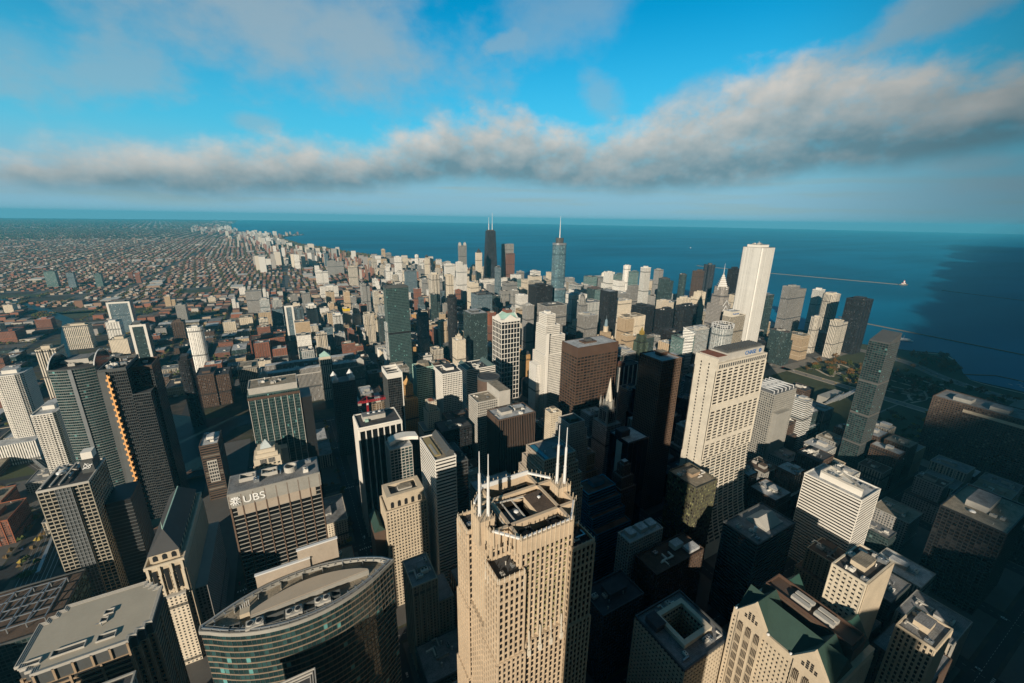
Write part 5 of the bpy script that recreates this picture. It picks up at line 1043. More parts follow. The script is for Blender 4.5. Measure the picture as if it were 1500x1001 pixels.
# --- white round tower with lattice crown
r = simple('apartment_tower', 'white rounded tower with a lattice crown, left of the beige slab with blue sign letters', 'office tower', 985, 640, 46, 40); P = rr_(50, 44); fb(r, P, 0, 145, 'wgl'); q = MB(); q.prism(offset(P, -1), 145, 145.5); q.build('roof', ROOFS['grey'], r); g = MB()
for k in range(0, 24): g.beam((P[k][0], P[k][1], 145), (P[k][0], P[k][1], 155), .5)
g.ring(offset(P, .3), offset(P, -.8), 155, 156.2); g.ring(offset(P, .3), offset(P, -.6), 150, 150.6); g.build('lattice_crown', W['bulb'], r); penthouse(r, 0, 0, 20, 18, 145.5, 6, W['lgrey'])
# --- huge market building with corner tower
r = simple('office_block', 'huge grey limestone block along the river with a cream tower and pale green pyramid roof', 'office block', -70, 990, 215, 92)
fb(r, rect(215, 92), 0, 68, 'gryrib'); roof(r, rect(215, 92), 68, 'grey', 2, W['lgrey']); b = MB(); b.box(-100, -38, 68.3, 96, -20, 78); b.box(-100, 20, 68.3, 96, 38, 78); b.build('upper_storeys', MATS['f_gryrib'], r); q = MB(); q.box(-99, -37, 78, 95, -21, 78.4); q.box(-99, 21, 78, 95, 37, 78.4); q.build('upper_roof', ROOFS['white'], r)
tx, ty = 24, -38; fb(r, rect(26, 24, tx, ty-8), 0, 100, 'crerib', 'corner_tower'); g = MB(); g.prism(rect(22, 20, tx, ty-8), 100, 106); g.build('tower_attic', W['cream'], r); g = MB(); g.prism(rect(23, 21, tx, ty-8), 106, 117, rect(.5, .5, tx, ty-8)); g.build('pyramid_roof', W['lgreen'], r)
for sx in (-100, 100): q = MB(); q.prism(rect(14, 14, sx, -40), 68.3, 82); q.prism(rect(14.5, 14.5, sx, -40), 82, 88, rect(.4, .4, sx, -40)); q.build('corner_turret', W['lgrey'], r)
clutter(r, -90, -10, 90, 14, 68.6, 24, 91, 2.)
# --- tower under construction and its crane
r = simple('construction_site', 'bare concrete tower under construction with ring floors beside a red crane', 'unfinished tower', 104, 600, 16, 18); r.location = (112, 655, 0); take(78, 625, 66, 80)
g = MB()
for k in range(34): g.prism(rr_(20, 22, 20), k*3.6, k*3.6+.5)
g.build('floor_slab', W['tanc'], r); g = MB(); [g.cone(8.4*math.cos(a), 9.2*math.sin(a), 0, 119, .5, .5, 6) for a in [math.pi*k/6 for k in range(12)]]; g.build('columns', W['lgrey'], r); g = MB(); g.prism(rect(8, 9), 0, 126); g.build('lift_core', W['lgrey'], r); g = MB(); g.prism(rr_(17, 19, 20), 0, 100); g.build('inner_wall', PANES['bronze'][1], r)
r = thing('tower_crane', 'red lattice tower crane with a long level jib', 'crane', 93, 640); g = MB()
for (a, c) in ((-1, -1), (1, -1), (1, 1), (-1, 1)): g.beam((a, c, 0), (a, c, 128), .28)
for k in range(42): g.beam((-1, -1, k*3), (1, -1, k*3+3), .16); g.beam((-1, 1, k*3), (-1, -1, k*3+3), .16); g.beam((1, -1, k*3), (1, 1, k*3+3), .16)
g.build('mast', W['red'], r); g = MB()
for (s, z) in ((-1, 128), (1, 128), (0, 130.6)): g.beam((-14, s, z), (52, s, z), .3)
for k in range(22): g.beam((-14+k*3, -1, 128), (-12.5+k*3, 0, 130.6), .18); g.beam((-12.5+k*3, 0, 130.6), (-11+k*3, 1, 128), .18)
g.build('jib', W['red'], r); g = MB(); g.box(-14, -1.6, 124.5, -9, 1.6, 128); g.build('counterweight', W['grey'], r); g = MB(); g.box(-1.4, -3.2, 124, 1.4, -1.2, 127); g.build('cab', W['bulb'], r); g = MB(); g.prism(rect(1.6, 1.6), 128, 138, rect(.3, .3)); g.beam((0, 0, 138), (40, 0, 130.6), .12); g.beam((0, 0, 138), (-12, 0, 130.6), .12); g.build('tower_head', W['red'], r)
# --- terracotta orange domed tower, slender cream tower
r = simple('office_tower', 'orange terracotta tower with small gold dome and narrow upper stage', 'office tower', 161, 688, 26, 32); fb(r, rect(28, 34), 0, 96, 'ochre'); fb(r, rect(16, 18), 96, 122, 'ochre', 'upper_stage'); b = MB(); b.prism(rect(12, 13), 122, 128, rect(6, 6)); b.dome(0, 0, 128, 3, 4, 10, 3); b.cone(0, 0, 131, 137, .5, .1, 6); b.build('dome', W['orange'], r)
r = simple('office_tower', 'slender cream setback tower with a red tiled cap', 'office tower', 168, 578, 30, 30); fb(r, rect(36, 34), 0, 88, 'cre', 'lower_block'); fb(r, rect(20, 22), 88, 116, 'cre', 'middle_tier'); fb(r, rect(14, 15), 116, 132, 'cre', 'upper_tier'); b = MB(); b.prism(rect(9, 9), 132, 135, rect(3, 3)); b.build('tiled_cap', ROOFS['red'], r); roof(r, rect(20, 22), 116, 'tan', 1, W['cream']); roof(r, rect(36, 34), 88, 'grey', 1, W['cream'])
r = simple('office_block', 'small pink brick corner block with a triangular roof beside the slender cream tower', 'office block', 141, 590, 18, 20); b = MB(); b.prism([(-9, -10), (9, -10), (9, 10), (-4, 10)], 0, 72); b.build('walls', MATS['f_brk'], r); q = MB(); q.prism([(-8.5, -9.5), (8.5, -9.5), (8.5, 9.5), (-4, 9.5)], 72, 72.4); q.build('roof', ROOFS['grey'], r)
r = simple('office_tower', 'narrow tan tower with dark round crown, left of the white stepped tower', 'office tower', 496, 835, 22, 20); fb(r, rect(22, 20), 0, 88, 'ochre'); b = MB(); b.prism(rect(16, 15), 88, 96); b.cone(0, 0, 96, 101, 7, 3, 8); b.build('dark_crown', W['dkroof'], r)
# --- red brick block with clock face, station block, rail hall at the left edge
r = simple('office_block', 'red brick block with a pale clock face and a small white eagle emblem', 'office block', -366, 470, 40, 44); fb(r, rect(40, 44), 0, 34, 'brk'); q = MB(); q.box(-12, -22, 34, 12, -2, 56); q.build('clock_tower', W['brick'], r); q = MB(); q.prism(rect(23, 19, 0, -12), 56, 56.5); q.build('tower_roof', ROOFS['white'], r); roof(r, rect(40, 44), 34, 'grey', 1, W['brick'])
e = MB(); e.prism(circ(4, 20), 0, .3); c_ = e.build('clock_face', W['pale'], r, loc=(0, -22.1, 48)); c_.rotation_euler = ROT_S; e = MB(); e.box(-.25, 0, .32, .25, 3, .5); e.box(0, -.25, .32, 2.2, .25, .5); h_ = e.build('clock_hands', W['black'], c_)
e = MB(); e.beam((-4, -22.4, 41.6), (0, -22.4, 40), .5); e.beam((4, -22.4, 41.6), (0, -22.4, 40), .5); e.beam((0, -22.4, 38), (0, -22.4, 41.4), .6); e.build('eagle_emblem', W['bulb'], r)
r = simple('office_block', 'dark office block with a steel roof lattice, behind the bare roofed saw tooth tower', 'office block', -258, 400, 60, 66); fb(r, rect(60, 66), 0, 88, 'dgl'); roof(r, rect(60, 66), 88, 'brown', 1.5, W['dgrey']); g = MB()
for k in range(5): g.beam((-22+k*11, -22, 93), (-22+k*11, 22, 93), .35); g.beam((-22, -22+k*11, 93), (22, -22+k*11, 93), .35); g.beam((-22+k*11, -22, 88), (-22+k*11, -22, 93), .3); g.beam((-22+k*11, 22, 88), (-22+k*11, 22, 93), .3)
for k in range(4): g.beam((-22+k*11, -22, 93), (-11+k*11, 22, 93), .25)
g.build('roof_lattice', W['steel'], r)
r = simple('warehouse', 'long low red brick block with dark roof at the bottom left edge', 'warehouse', -330, 330, 54, 70); fb(r, rect(54, 70), 0, 42, 'brk'); roof(r, rect(54, 70), 42, 'dark', 1, W['brick']); clutter(r, -20, -28, 20, 28, 42.3, 8, 93, 1.5)
# --- the black tower this view is taken from (stands behind the camera; its shadow falls across the city)
r = thing('skyscraper', 'black tower the view is taken from, just behind the camera', 'skyscraper', 5, -35.4); b = MB(); b.prism(rect(68, 68), 0, 300); b.build('walls', bl, r); b = MB(); b.prism(rect(42, 68, -13, 0), 300, 442); b.build('top_storeys', bl, r)
for sx in (-20, 0): b = MB(); b.cone(sx, 0, 442, 490, 2.5, 2, 8); b.cone(sx, 0, 490, 525, 1, .5, 8); b.build('antenna', W['bulb'], r)
take(-40, -75, 80, 90)
# neighbours of the black tower, south and west of it; their long evening shadows lie over the streets in view
for (x, y, w, d, h, st, lab) in ((-20, -260, 50, 50, 290, 'tan', 'tall pink stone tower south of the black tower'), (-130, -60, 60, 60, 150, 'gry', 'grey tower between the river and the black tower'), (-162, 205, 60, 48, 160, 'gry', 'twin of the saw tooth tower, just south of it'),
    (-330, 90, 70, 60, 120, 'dgl', 'glass slab across the river southwest of the saw tooth tower'), (-420, 210, 60, 60, 150, 'blk', 'black slab across the river west of the saw tooth tower'), (-560, 330, 60, 60, 130, 'gry', 'grey slab west of the clock tower block'), (-330, -60, 60, 60, 130, 'gry', 'grey slab across the river, far southwest'),
    (90, -150, 60, 60, 170, 'brn', 'brown tower southeast of the black tower'), (200, -120, 70, 60, 184, 'bei', 'grey stone exchange tower with a steep roof south of the gabled tower'), (330, -160, 60, 60, 150, 'gry', 'grey tower south of the tall tan slab'), (460, -110, 60, 60, 130, 'brn', 'brown block south of the white banded block'), (590, -150, 70, 60, 183, 'brk', 'deep red slab tower, far south'), (-700, 560, 60, 60, 110, 'gry', 'grey slab by the rail yard'), (120, -30, 60, 44, 95, 'gry', 'low grey block east of the black tower')):
    r = simple('office_tower', lab, 'office tower', x, y, w, d); fb(r, rect(w, d), 0, h, st); roof(r, rect(w, d), h, 'dark', 1.4, W['grey']); penthouse(r, 0, 0, w*.4, d*.4, h+.3, 6, W['grey'])
# ------------------------------------------------------------------ ground, water, roads
def sheet(name, polys, z, mat, kind='structure', label=None, cat=None):
    me = bpy.data.meshes.new(name); v = []; f = []
    for P in polys:
        o = len(v); v += [(p[0], p[1], z) for p in P]; f.append(tuple(range(o, o+len(P))))
    me.from_pydata(v, [], f); me.materials.append(mat); o = bpy.data.objects.new(name, me); sc.collection.objects.link(o); o['kind'] = kind
    if label: o['label'] = label; o['category'] = cat
    return o
# water material: fine waves, depth tint
m, t, b = new_mat('lake_water'); P_ = t.new('ShaderNodeTexCoord').outputs['Object']
nn = t.noise(t.vm('MULTIPLY', P_, (.0004, .0012, 1.)), 1., 5, .6); t.put(b.inputs['Base Color'], t.mix(t.smooth(nn, .3, .7), (.0, .095, .18), (.0, .175, .32)))
b.inputs['Roughness'].default_value = .5; b.inputs['Specular IOR Level'].default_value = .08
bp = t.new('ShaderNodeBump'); bp.inputs['Strength'].default_value = .6; bp.inputs['Distance'].default_value = 1.; t.put(bp.inputs['Height'], t.noise(P_, .06, 6, .7)); t.l.new(bp.outputs[0], b.inputs['Normal']); LAKE = m
m, t, b = new_mat('river_water'); P_ = t.new('ShaderNodeTexCoord').outputs['Object']; b.inputs['Base Color'].default_value = (.008, .022, .027, 1); b.inputs['Roughness'].default_value = .35; b.inputs['Specular IOR Level'].default_value = .06
bp = t.new('ShaderNodeBump'); bp.inputs['Strength'].default_value = .25; t.put(bp.inputs['Height'], t.noise(P_, .5, 4, .6)); t.l.new(bp.outputs[0], b.inputs['Normal']); RIVER = m
# city floor: dull asphalt close by, mottled browns and greens farther out
m, t, b = new_mat('city_ground'); P_ = t.new('ShaderNodeTexCoord').outputs['Object']
g1 = t.noise(P_, .004, 6, .65); g2 = t.noise(P_, .03, 5, .7); g3 = t.noise(P_, .0009, 4, .55)
c = t.mix(t.smooth(g2, .35, .7), (.042, .039, .034), (.10, .078, .06)); c = t.mix(t.smooth(g1, .48, .66), c, (.07, .078, .038)); c = t.mix(t.smooth(g3, .5, .7, 0., .5), c, (.06, .075, .045)); t.put(b.inputs['Base Color'], c); b.inputs['Roughness'].default_value = .95; b.inputs['Specular IOR Level'].default_value = .1; GROUND = m
ASPH = plain('asphalt', (.034, .034, .036), .9, var=.15); PAVE = plain('pavement_concrete', (.10, .095, .088), .9, var=.2, scale=.05); GRASS = plain('park_grass', (.05, .058, .026), .95, var=.5, scale=.02); PATHM = plain('park_path', (.42, .36, .28), .9)
RADIUS = 40000
coast = [(1650, -12000), (1650, -1500), (1660, -60), (1650, 120), (1655, 248), (1646, 320), (1700, 350), (1790, 380), (1892, 430), (1905, 470), (1850, 520), (1790, 640), (1800, 800), (1820, 905), (1835, 990), (1850, 1250), (1890, 1400), (1880, 1560), (1760, 1640), (1700, 1900), (1560, 2150), (1380, 2330), (1420, 2600), (1380, 3000), (1340, 3500), (1330, 3916), (1180, 4250), (954, 4640), (800, 5100), (671, 5600), (470, 6400), (290, 7100), (180, 8000), (60, 8900), (150, 9500), (420, 10300), (560, 10704), (420, 10760), (-50, 10300), (-350, 10600), (-700, 12000), (-1100, 14500), (-1450, 18000), (-1764, 23757), (-2100, 31000), (-2500, 39900)]
ring = [(RADIUS*math.sin(a), RADIUS*math.cos(a)) for a in [math.radians(k) for k in range(-3, 181, 3)]]
sheet('lake', [coast+ring+[(0, -RADIUS)]], 1.0, LAKE)
sheet('ground', [[(RADIUS*1.002*math.sin(a), RADIUS*1.002*math.cos(a)) for a in [math.radians(-k*3) for k in range(120)]]], 0, GROUND)
rcl = [(-196, 962), (-300, 1075), (-380, 1200), (-450, 1330), (-525, 1500), (-600, 1700), (-680, 1950), (-764, 2233), (-950, 2560), (-1178, 2888), (-1760, 3400)]
def side(P, w):
    o = []
    for k in range(len(P)): a, c_ = Vector(P[max(0, k-1)]), Vector(P[min(len(P)-1, k+1)]); d = (c_-a).normalized(); o.append((P[k][0]-d.y*w, P[k][1]+d.x*w))
    return o
riv = [([(-230, -600), (-165, -600), (-160, 300), (-150, 700), (-150, 860), (-120, 925), (100, 930), (700, 950), (1840, 925), (1845, 985), (700, 1010), (250, 985), (-110, 978), (-170, 990)]+side(rcl[1:], -17)+side(rcl[1:], 17)[::-1]+[(-225, 930), (-222, 700), (-228, 300)])]
sheet('river', [P[::-1] for P in riv], .35, RIVER)
def inpoly(x, y, P):
    c = False; n = len(P)
    for i in range(n):
        (x0, y0), (x1, y1) = P[i], P[i-1]
        if (y0 > y) != (y1 > y) and x < (x1-x0)*(y-y0)/(y1-y0)+x0: c = not c
    return c
LAKEP = coast+[(30000, 40000), (30000, -12000)]
def lake(x, y): return inpoly(x, y, LAKEP)
def wet(x, y): return inpoly(x, y, riv[0]) or lake(x, y)
# street grid
XS = [-2600, -2400, -2200, -2000, -1780, -1570, -1370, -1160, -953, -840, -730, -640, -530, -431, -331, -244, -83, 50, 166, 298, 414, 538, 648, 762, 945, 1100, 1268, 1440, 1608]
XN = [-2600, -2400, -2200, -2000, -1780, -1570, -1370, -1160, -953, -840, -730, -640, -530, -431, -331, -220, -110, 0, 110, 206, 304, 398, 500, 590, 690, 800, 912, 1020, 1125, 1262, 1368, 1500, 1640, 1780]
YS = [-520, -400, -260, -135, 50-16, 192, 334, 480, 622, 757, 880]
YN = [1010, 1147, 1240, 1336, 1436, 1530, 1625, 1720, 1815, 1900, 1990]+[1990+105*k for k in range(1, 29)]
blocks = []
for xs_, ys_, north in ((XS, YS, 0), (XN, YN, 1)):
    for i in range(len(xs_)-1):
        for j in range(len(ys_)-1):
            x0, x1, y0, y1 = xs_[i]+10, xs_[i+1]-10, ys_[j]+10, ys_[j+1]-10
            if y0 > 2000: x0 -= 3; x1 += 3; y0 -= 3; y1 += 3
            if any(wet(x, y) for x in (x0, x1, (x0+x1)/2) for y in (y0, y1, (y0+y1)/2)): continue
            if not any(seen(x, y) for x in (x0, x1) for y in (y0, y1)): continue
            if x0 > 940 and y0 < 625: continue          # park
            blocks.append((x0, y0, x1, y1))
g = MB()
for (x0, y0, x1, y1) in blocks: g.box(x0, y0, -.2, x1, y1, .15)
tag(g.build('pavement', PAVE), kind='structure')
ros = []
for x in XS: ros.append([(x-9, -520), (x+9, -520), (x+9, 880), (x-9, 880)]) if x > -83 or x < -250 else None
for x in XN: ros.append([(x-7, 1012), (x+7, 1012), (x+7, 4950), (x-7, 4950)]) if not wet(x, 1100) and not wet(x, 3000) else None
sheet('road', [R for R in ros if R], .010, ASPH)
art = [[(x-13, 2600), (x+13, 2600), (x+13, 26000), (x-13, 26000)] for x in range(-15200, 1, 800)]+[[(-15000, y), (-(y-9000)*.12-200 if y > 9000 else 100, y), (-(y-9000)*.12-200 if y > 9000 else 100, y+30), (-15000, y+30)] for y in range(3200, 24001, 800)]
sheet('arterial_road', art, .008, plain('worn_asphalt', (.12, .112, .10), .9))
sheet('riverwalk', [[(-149, 0), (-93, 0), (-93, 860), (-149, 860)], [(-244, 0), (-232, 0), (-226, 880), (-244, 880)]], .12, PAVE)
sheet('cross_street', [[(-2600, y-7), (-340 if y < 1900 and y > 900 else (-244 if y < 900 else 1250), y-7), (-340 if y < 1900 and y > 900 else (-244 if y < 900 else 1250), y+7), (-2600, y+7)] for y in YS+YN]+[[(-83, y-7), (940, y-7), (940, y+7), (-83, y+7)] for y in YS], .014, ASPH)
mk = []
for x in XS:
    if x < -100 or x > 960: continue
    for k in range(150):
        y = -100+k*6.5
        if y < 870: mk.append([(x-.12, y), (x+.12, y), (x+.12, y+3), (x-.12, y+3)])
for y in YS:
    for k in range(155):
        x = -80+k*6.5; mk.append([(x, y-.12), (x+3, y-.12), (x+3, y+.12), (x, y+.12)]) if x < 940 else None
for x in XS[15:25]:
    for y in YS[3:]:
        for k in range(6):
            mk.append([(x-7+k*2.6, y-9.6), (x-6+k*2.6, y-9.6), (x-6+k*2.6, y-7.4), (x-7+k*2.6, y-7.4)])
sheet('road_marking', mk, .019, plain('road_paint', (.55, .55, .52)))
# park, drive, breakwaters
GP = [(962, -260), (1640, -260), (1640, 120), (1640, 310), (1690, 345), (1780, 372), (1885, 432), (1895, 465), (1840, 515), (1780, 628), (962, 628)]
sheet('park_lawn', [GP], .03, GRASS)
def strip(pts, w):
    out = []
    for i in range(len(pts)-1):
        a, b_ = Vector(pts[i]), Vector(pts[i+1]); d = (b_-a).normalized(); n = Vector((-d.y, d.x))*w/2; out.append([tuple(a-n), tuple(b_-n), tuple(b_+n), tuple(a+n)])
    return out
def bez(pts, n=8):
    P = [Vector(p) for p in pts]; out = []
    for i in range(len(P)-1):
        p0 = P[max(0, i-1)]; p1, p2 = P[i], P[i+1]; p3 = P[min(len(P)-1, i+2)]
        for k in range(n): t_ = k/n; out.append(tuple(.5*((2*p1)+(p2-p0)*t_+(2*p0-5*p1+4*p2-p3)*t_*t_+(3*p1-p0-3*p2+p3)*t_**3)))
    return out+[tuple(P[-1])]
drive = bez([(1560, -260), (1556, 60), (1560, 240), (1600, 360), (1680, 470), (1700, 600), (1700, 800), (1725, 1000), (1740, 1300), (1730, 1600), (1620, 1880), (1480, 2100), (1330, 2300), (1340, 2700), (1300, 3400), (1270, 3900), (1000, 4400), (740, 5000), (560, 5700), (250, 6800), (100, 7900), (0, 8800)])
sheet('lakeside_drive', [q for q in strip(drive, 40)], .05, plain('drive_asphalt', (.17, .155, .14), .9)); sheet('drive_median', strip(drive, 3), .056, GRASS)
sheet('park_road', strip([(1268, 60), (1268, 625)], 22)+strip([(962, 630), (1690, 630)], 60)+strip([(960, 205), (1560, 205)], 24)+strip([(960, 345), (1560, 345)], 4), .07, plain('park_asphalt', (.20, .18, .155), .9))
pr = random.Random(3); pp = []
for k in range(44):
    a = (pr.uniform(1290, 1540), pr.uniform(220, 600)); b_ = (a[0]+pr.uniform(-120, 120), a[1]+pr.uniform(-90, 90)); c_ = (b_[0]+pr.uniform(-90, 90), b_[1]+pr.uniform(-70, 70))
    if all(1285 < q[0] < 1550 and 215 < q[1] < 600 for q in (b_, c_)): pp += strip(bez([a, b_, c_], 5), pr.choice((6, 8, 5)))
pp += strip(bez([(1650, 130), (1640, 300), (1700, 338), (1780, 366), (1880, 430), (1890, 465), (1838, 510)], 6), 7)+strip([(1255, 220), (1255, 600)], 5)+strip([(1282, 220), (1282, 600)], 5)
sheet('park_path', pp, .09, PATHM)
sheet('lakefront_park', [[(1395, 2340), (1410, 2600), (1370, 3000), (1330, 3500), (1320, 3900), (1170, 4230), (945, 4620), (790, 5080), (660, 5580), (460, 6380), (280, 7080), (-100, 7000), (100, 6300), (300, 5500), (500, 4800), (700, 4200), (980, 3700), (1180, 3300), (1250, 2600), (1260, 2340)]], .04, plain('park_ground', (.06, .066, .03), .95, var=.5, scale=.012))
sheet('lagoon', [bez([(700, 4300), (760, 4500), (640, 4800), (560, 5000), (500, 4900), (600, 4500), (700, 4300)], 4)], .08, LAKE)
sheet('north_lagoon', [[(150, 7900), (60, 8300), (0, 8700), (-80, 8600), (-20, 8000), (60, 7700)]], .08, LAKE)
BW = plain('breakwater_stone', (.17, .14, .11), .9)
def breakwater(pts, w, z, label):
    g = MB()
    for P in strip(pts, w): g.prism(P, .4, z)
    return tag(g.build('breakwater', BW), label, 'breakwater')
breakwater([(3560, 2700), (3650, 2031), (3890, 1232)], 13, 4.5, 'long thin stone breakwater running out to the white lighthouse')
breakwater([(3821, 1006), (3790, 800), (3769, 639), (3740, 200)], 11, 3.2, 'faint low breakwater right of the white lighthouse')
breakwater([(2230, 900), (2189, 801), (2160, 500), (2142, 320), (2110, -100), (2060, -700)], 9, 3.5, 'long inner breakwater crossing the harbour to the right edge')
breakwater([(1690, 345), (1760, 300), (1770, 180)], 5, 2.6, 'short harbour jetty by the park shore')
r = thing('lighthouse', 'small white lighthouse with red roofed houses at the breakwater end', 'lighthouse', 3890, 1232); g = MB(); g.box(-24, -16, .5, 24, 16, 8); g.build('stone_base', BW, r)
g = MB(); g.cone(0, 0, 8, 30, 5.5, 4, 12); g.cone(0, 0, 30, 31, 5.5, 5.5, 12); g.build('tower', W['white'], r); g = MB(); g.cone(0, 0, 31, 34, 2.6, 2.6, 10); g.dome(0, 0, 34, 2.8, 2.6, 10, 3); g.build('lantern', W['red'], r)
for sx in (-13, 13): g = MB(); g.box(sx-7, -6, 8, sx+7, 6, 15); g.build('keepers_house', W['white'], r); g = MB(); g.gable(sx-8, -7, sx+8, 7, 15, 20, 'x'); g.build('red_roof', W['red'], r)
def boat(name, label, cat, x, y, ang, L, hull, group=None, decks=2):
    r = thing(name, label, cat, x, y, .6, group); r.rotation_euler = (0, 0, ang); b_ = L*.17
    g = MB(); P0 = [(-L/2, -b_/2), (L*.3, -b_/2), (L/2, 0), (L*.3, b_/2), (-L/2, b_/2)]; g.prism([(p[0]*.93, p[1]*.75) for p in P0], 0, L*.06, P0); g.build('hull', hull, r)
    for k in range(decks): g = MB(); g.box(-L*.4+k*L*.05, -b_*.36, L*.06+k*L*.045, L*.22-k*L*.08, b_*.36, L*.06+(k+1)*L*.045); g.build('deckhouse', W['bulb'], r)
    g = MB(); g.cone(-L*.05, 0, L*.1, L*.32, L*.008, L*.004, 6); g.build('mast', W['bulb'], r); return r
boat('cargo_boat', 'small red and white freighter alone far out on the open lake', 'boat', 5849, 4611, .9, 90, W['rust'])
boat('passenger_ship', 'white decked clubhouse ship moored by the park shore behind the slanting glass tower', 'ship', 1990, 590, 2.0, 62, W['bulb'], decks=2)
br = random.Random(11); proto = None
for k in range(34):
    if k % 5 == 0: row = (1700+k*2.2, 70+k*5.4)
    x, y = 1680+br.uniform(0, 70)+(k % 3)*12, 40+k*6.6
    if proto is None: proto = boat('sailboat', 'white moored sailboat in the harbour beside the park', 'boat', x, y, 1.2, 12, W['bulb'], 'sailboats moored in the harbour', 1)
    else:
        o = proto.copy(); sc.collection.objects.link(o); o.location = (x, y, .6); o.rotation_euler = (0, 0, br.uniform(.9, 1.5))
        for ch in proto.children: c_ = ch.copy(); sc.collection.objects.link(c_); c_.parent = o
r = thing('footbridge', 'wavy sheet metal bandshell with curling silver ribbons in the park', 'bandshell', 1130, 420); g = MB()
for k in range(9):
    a = -50+k*12
    for q in range(5): g.beam((a+q*3, -q*3, 8+q*4+4*math.sin(k)), (a+q*3+9, -q*3-4, 12+q*4+4*math.cos(k*1.7)), 1.5)
g.build('silver_ribbon', W['steel'], r); g = MB(); g.box(-40, 4, 0, 40, 24, 18); g.build('stage', W['grey'], r); r.name = 'bandshell'
# bridges over the branches of the river
def bridge(x, y, L, ang, label):
    r = thing('bridge', label, 'bridge', x, y, 0); r.rotation_euler = (0, 0, ang); g = MB(); g.box(-L/2, -9, 4.5, L/2, 9, 5.6); g.build('deck', ASPH, r)
    for s_ in (-9.5, 9.5):
        g = MB(); [g.beam((-L/2+L*k/8, s_, 5.6), (-L/2+L*(k+1)/8, s_, 9+3*abs(k+1-4)/4 if 0 < k+1 < 8 else 5.6), .35) for k in range(8)]; g.box(-L/2, s_-.4, 3.6, L/2, s_+.4, 6.6); g.build('truss', W['rust'], r)
    g = MB(); [g.box(s_*L/2-4, -12, 0, s_*L/2+4, 12, 4.4) for s_ in (-1, 1)]; g.build('abutment', W['lgrey'], r)
for k, (x, lab) in enumerate([(166, 'iron bascule bridge west of the huge limestone block corner'), (298, 'iron bascule bridge below the tall green grey slab tower'), (414, 'iron bascule bridge near the dark green glass tower'), (538, 'iron bascule bridge in front of the white grid tower area'), (762, 'iron bascule bridge left of the tallest blue glass tower')]): bridge(x, 962, 74, math.pi/2, lab)
bridge(-192, 757, 90, 0, 'dark double deck bridge beside the split glass tower'); bridge(-195, 622, 84, 0, 'bridge over the south branch in deep shade'); bridge(-190, 480, 84, 0, 'bridge behind the limestone tower with steep roof'); bridge(-300, 1147, 90, .5, 'bridge on the north branch past the dark brown block')

# ------------------------------------------------------------------ city fabric
YARD = []
fr = random.Random(21); low = []; mid = []
parks = [(-700, 2350, 380, 160), (-150, 2300, 160, 120), (350, 3400, 120, 200), (-1900, 4100, 200, 300), (-1200, 3000, 260, 130), (-420, 2850, 200, 140), (-800, 2420, 240, 90), (-330, 2130, 150, 130), (-520, 2180, 120, 110), (-1000, 2750, 180, 120)]
def nearpark(x, y): return any(abs(x-a) < c/2 and abs(y-b_) < d/2 for a, b_, c, d in parks) or inpoly(x, y, [(1400, 2340), (1330, 3900), (800, 5080), (280, 7080), (60, 8800), (-250, 8800), (-100, 7000), (300, 5500), (700, 4200), (1180, 3300), (1260, 2340)])
def zone(x, y):
    if y < 900:
        if x > 40: return 'loop'
        return 'west'
    if y < 2080: return 'street' if x > 940 else ('north' if x > -120 else 'west')
    return 'gold' if x > 560+max(0, 2600-y)*.1 else 'houses'
for (x0, y0, x1, y1) in blocks:
    cx, cy = (x0+x1)/2, (y0+y1)/2; zn = zone(cx, cy); W_, D_ = x1-x0, y1-y0
    if zn == 'houses' and cy > 2600: continue
    YARD.append((x0, y0, x1, y1, zn))
    nx = max(1, round(W_/{'loop': 46, 'street': 62, 'gold': 48, 'north': 38, 'west': 46, 'houses': 34}[zn])); ny = max(1, round(D_/{'loop': 46, 'street': 56, 'gold': 52, 'north': 40, 'west': 50, 'houses': 44}[zn]))
    for i in range(nx):
        for j in range(ny):
            if nearpark(x0+(i+.5)*W_/nx, y0+(j+.5)*D_/ny): continue
            a0, b0 = x0+2+i*(W_-4)/nx+fr.uniform(0, 3), y0+2+j*(D_-4)/ny+fr.uniform(0, 3); a1, b1 = x0+2+(i+1)*(W_-4)/nx-fr.uniform(.8, 6), y0+2+(j+1)*(D_-4)/ny-fr.uniform(.8, 6)
            if fr.random() < .1: continue
            if not free(a0, b0, a1, b1) or -232 < (a0+a1)/2 < -120 and cy < 900: continue
            if wet(a0, b0) or wet(a1, b1): continue
            u = fr.random()
            if zn == 'west' and fr.random() < .22: continue
            if zn == 'loop': h = fr.uniform(35, 82) if u < .75 else fr.uniform(82, 108)
            elif zn == 'street': h = fr.uniform(20, 70) if u < .62 else fr.uniform(70, 140)
            elif zn == 'gold': h = fr.uniform(10, 33) if u < .6 else fr.uniform(40, 105)
            elif zn == 'north': h = fr.uniform(10, 34) if u < .66 else (fr.uniform(34, 72) if u < .9 else fr.uniform(75, 120))
            elif zn == 'west': h = fr.uniform(8, 24) if u < .85 else fr.uniform(24, 50)
            else: h = fr.uniform(8, 18) if u < .93 else fr.uniform(20, 60)
            if cy > 60 and cy < 320 and cx > 380: h = min(h, fr.uniform(40, 75))
            if cx < 40 and cx > -100 and cy < 900: h = min(h, 40)
            if not seen((a0+a1)/2, (b0+b1)/2, h, 20): continue
            (mid if h > 34 else low).append((math.hypot((a0+a1)/2, (b0+b1)/2, CAMH), a0, b0, a1, b1, h, zn))
AREA = dict(loop='downtown', street='near the lakefront', gold='among the northern lakefront towers', north='north of the river', west='west of the river', houses='on the far brick streets')
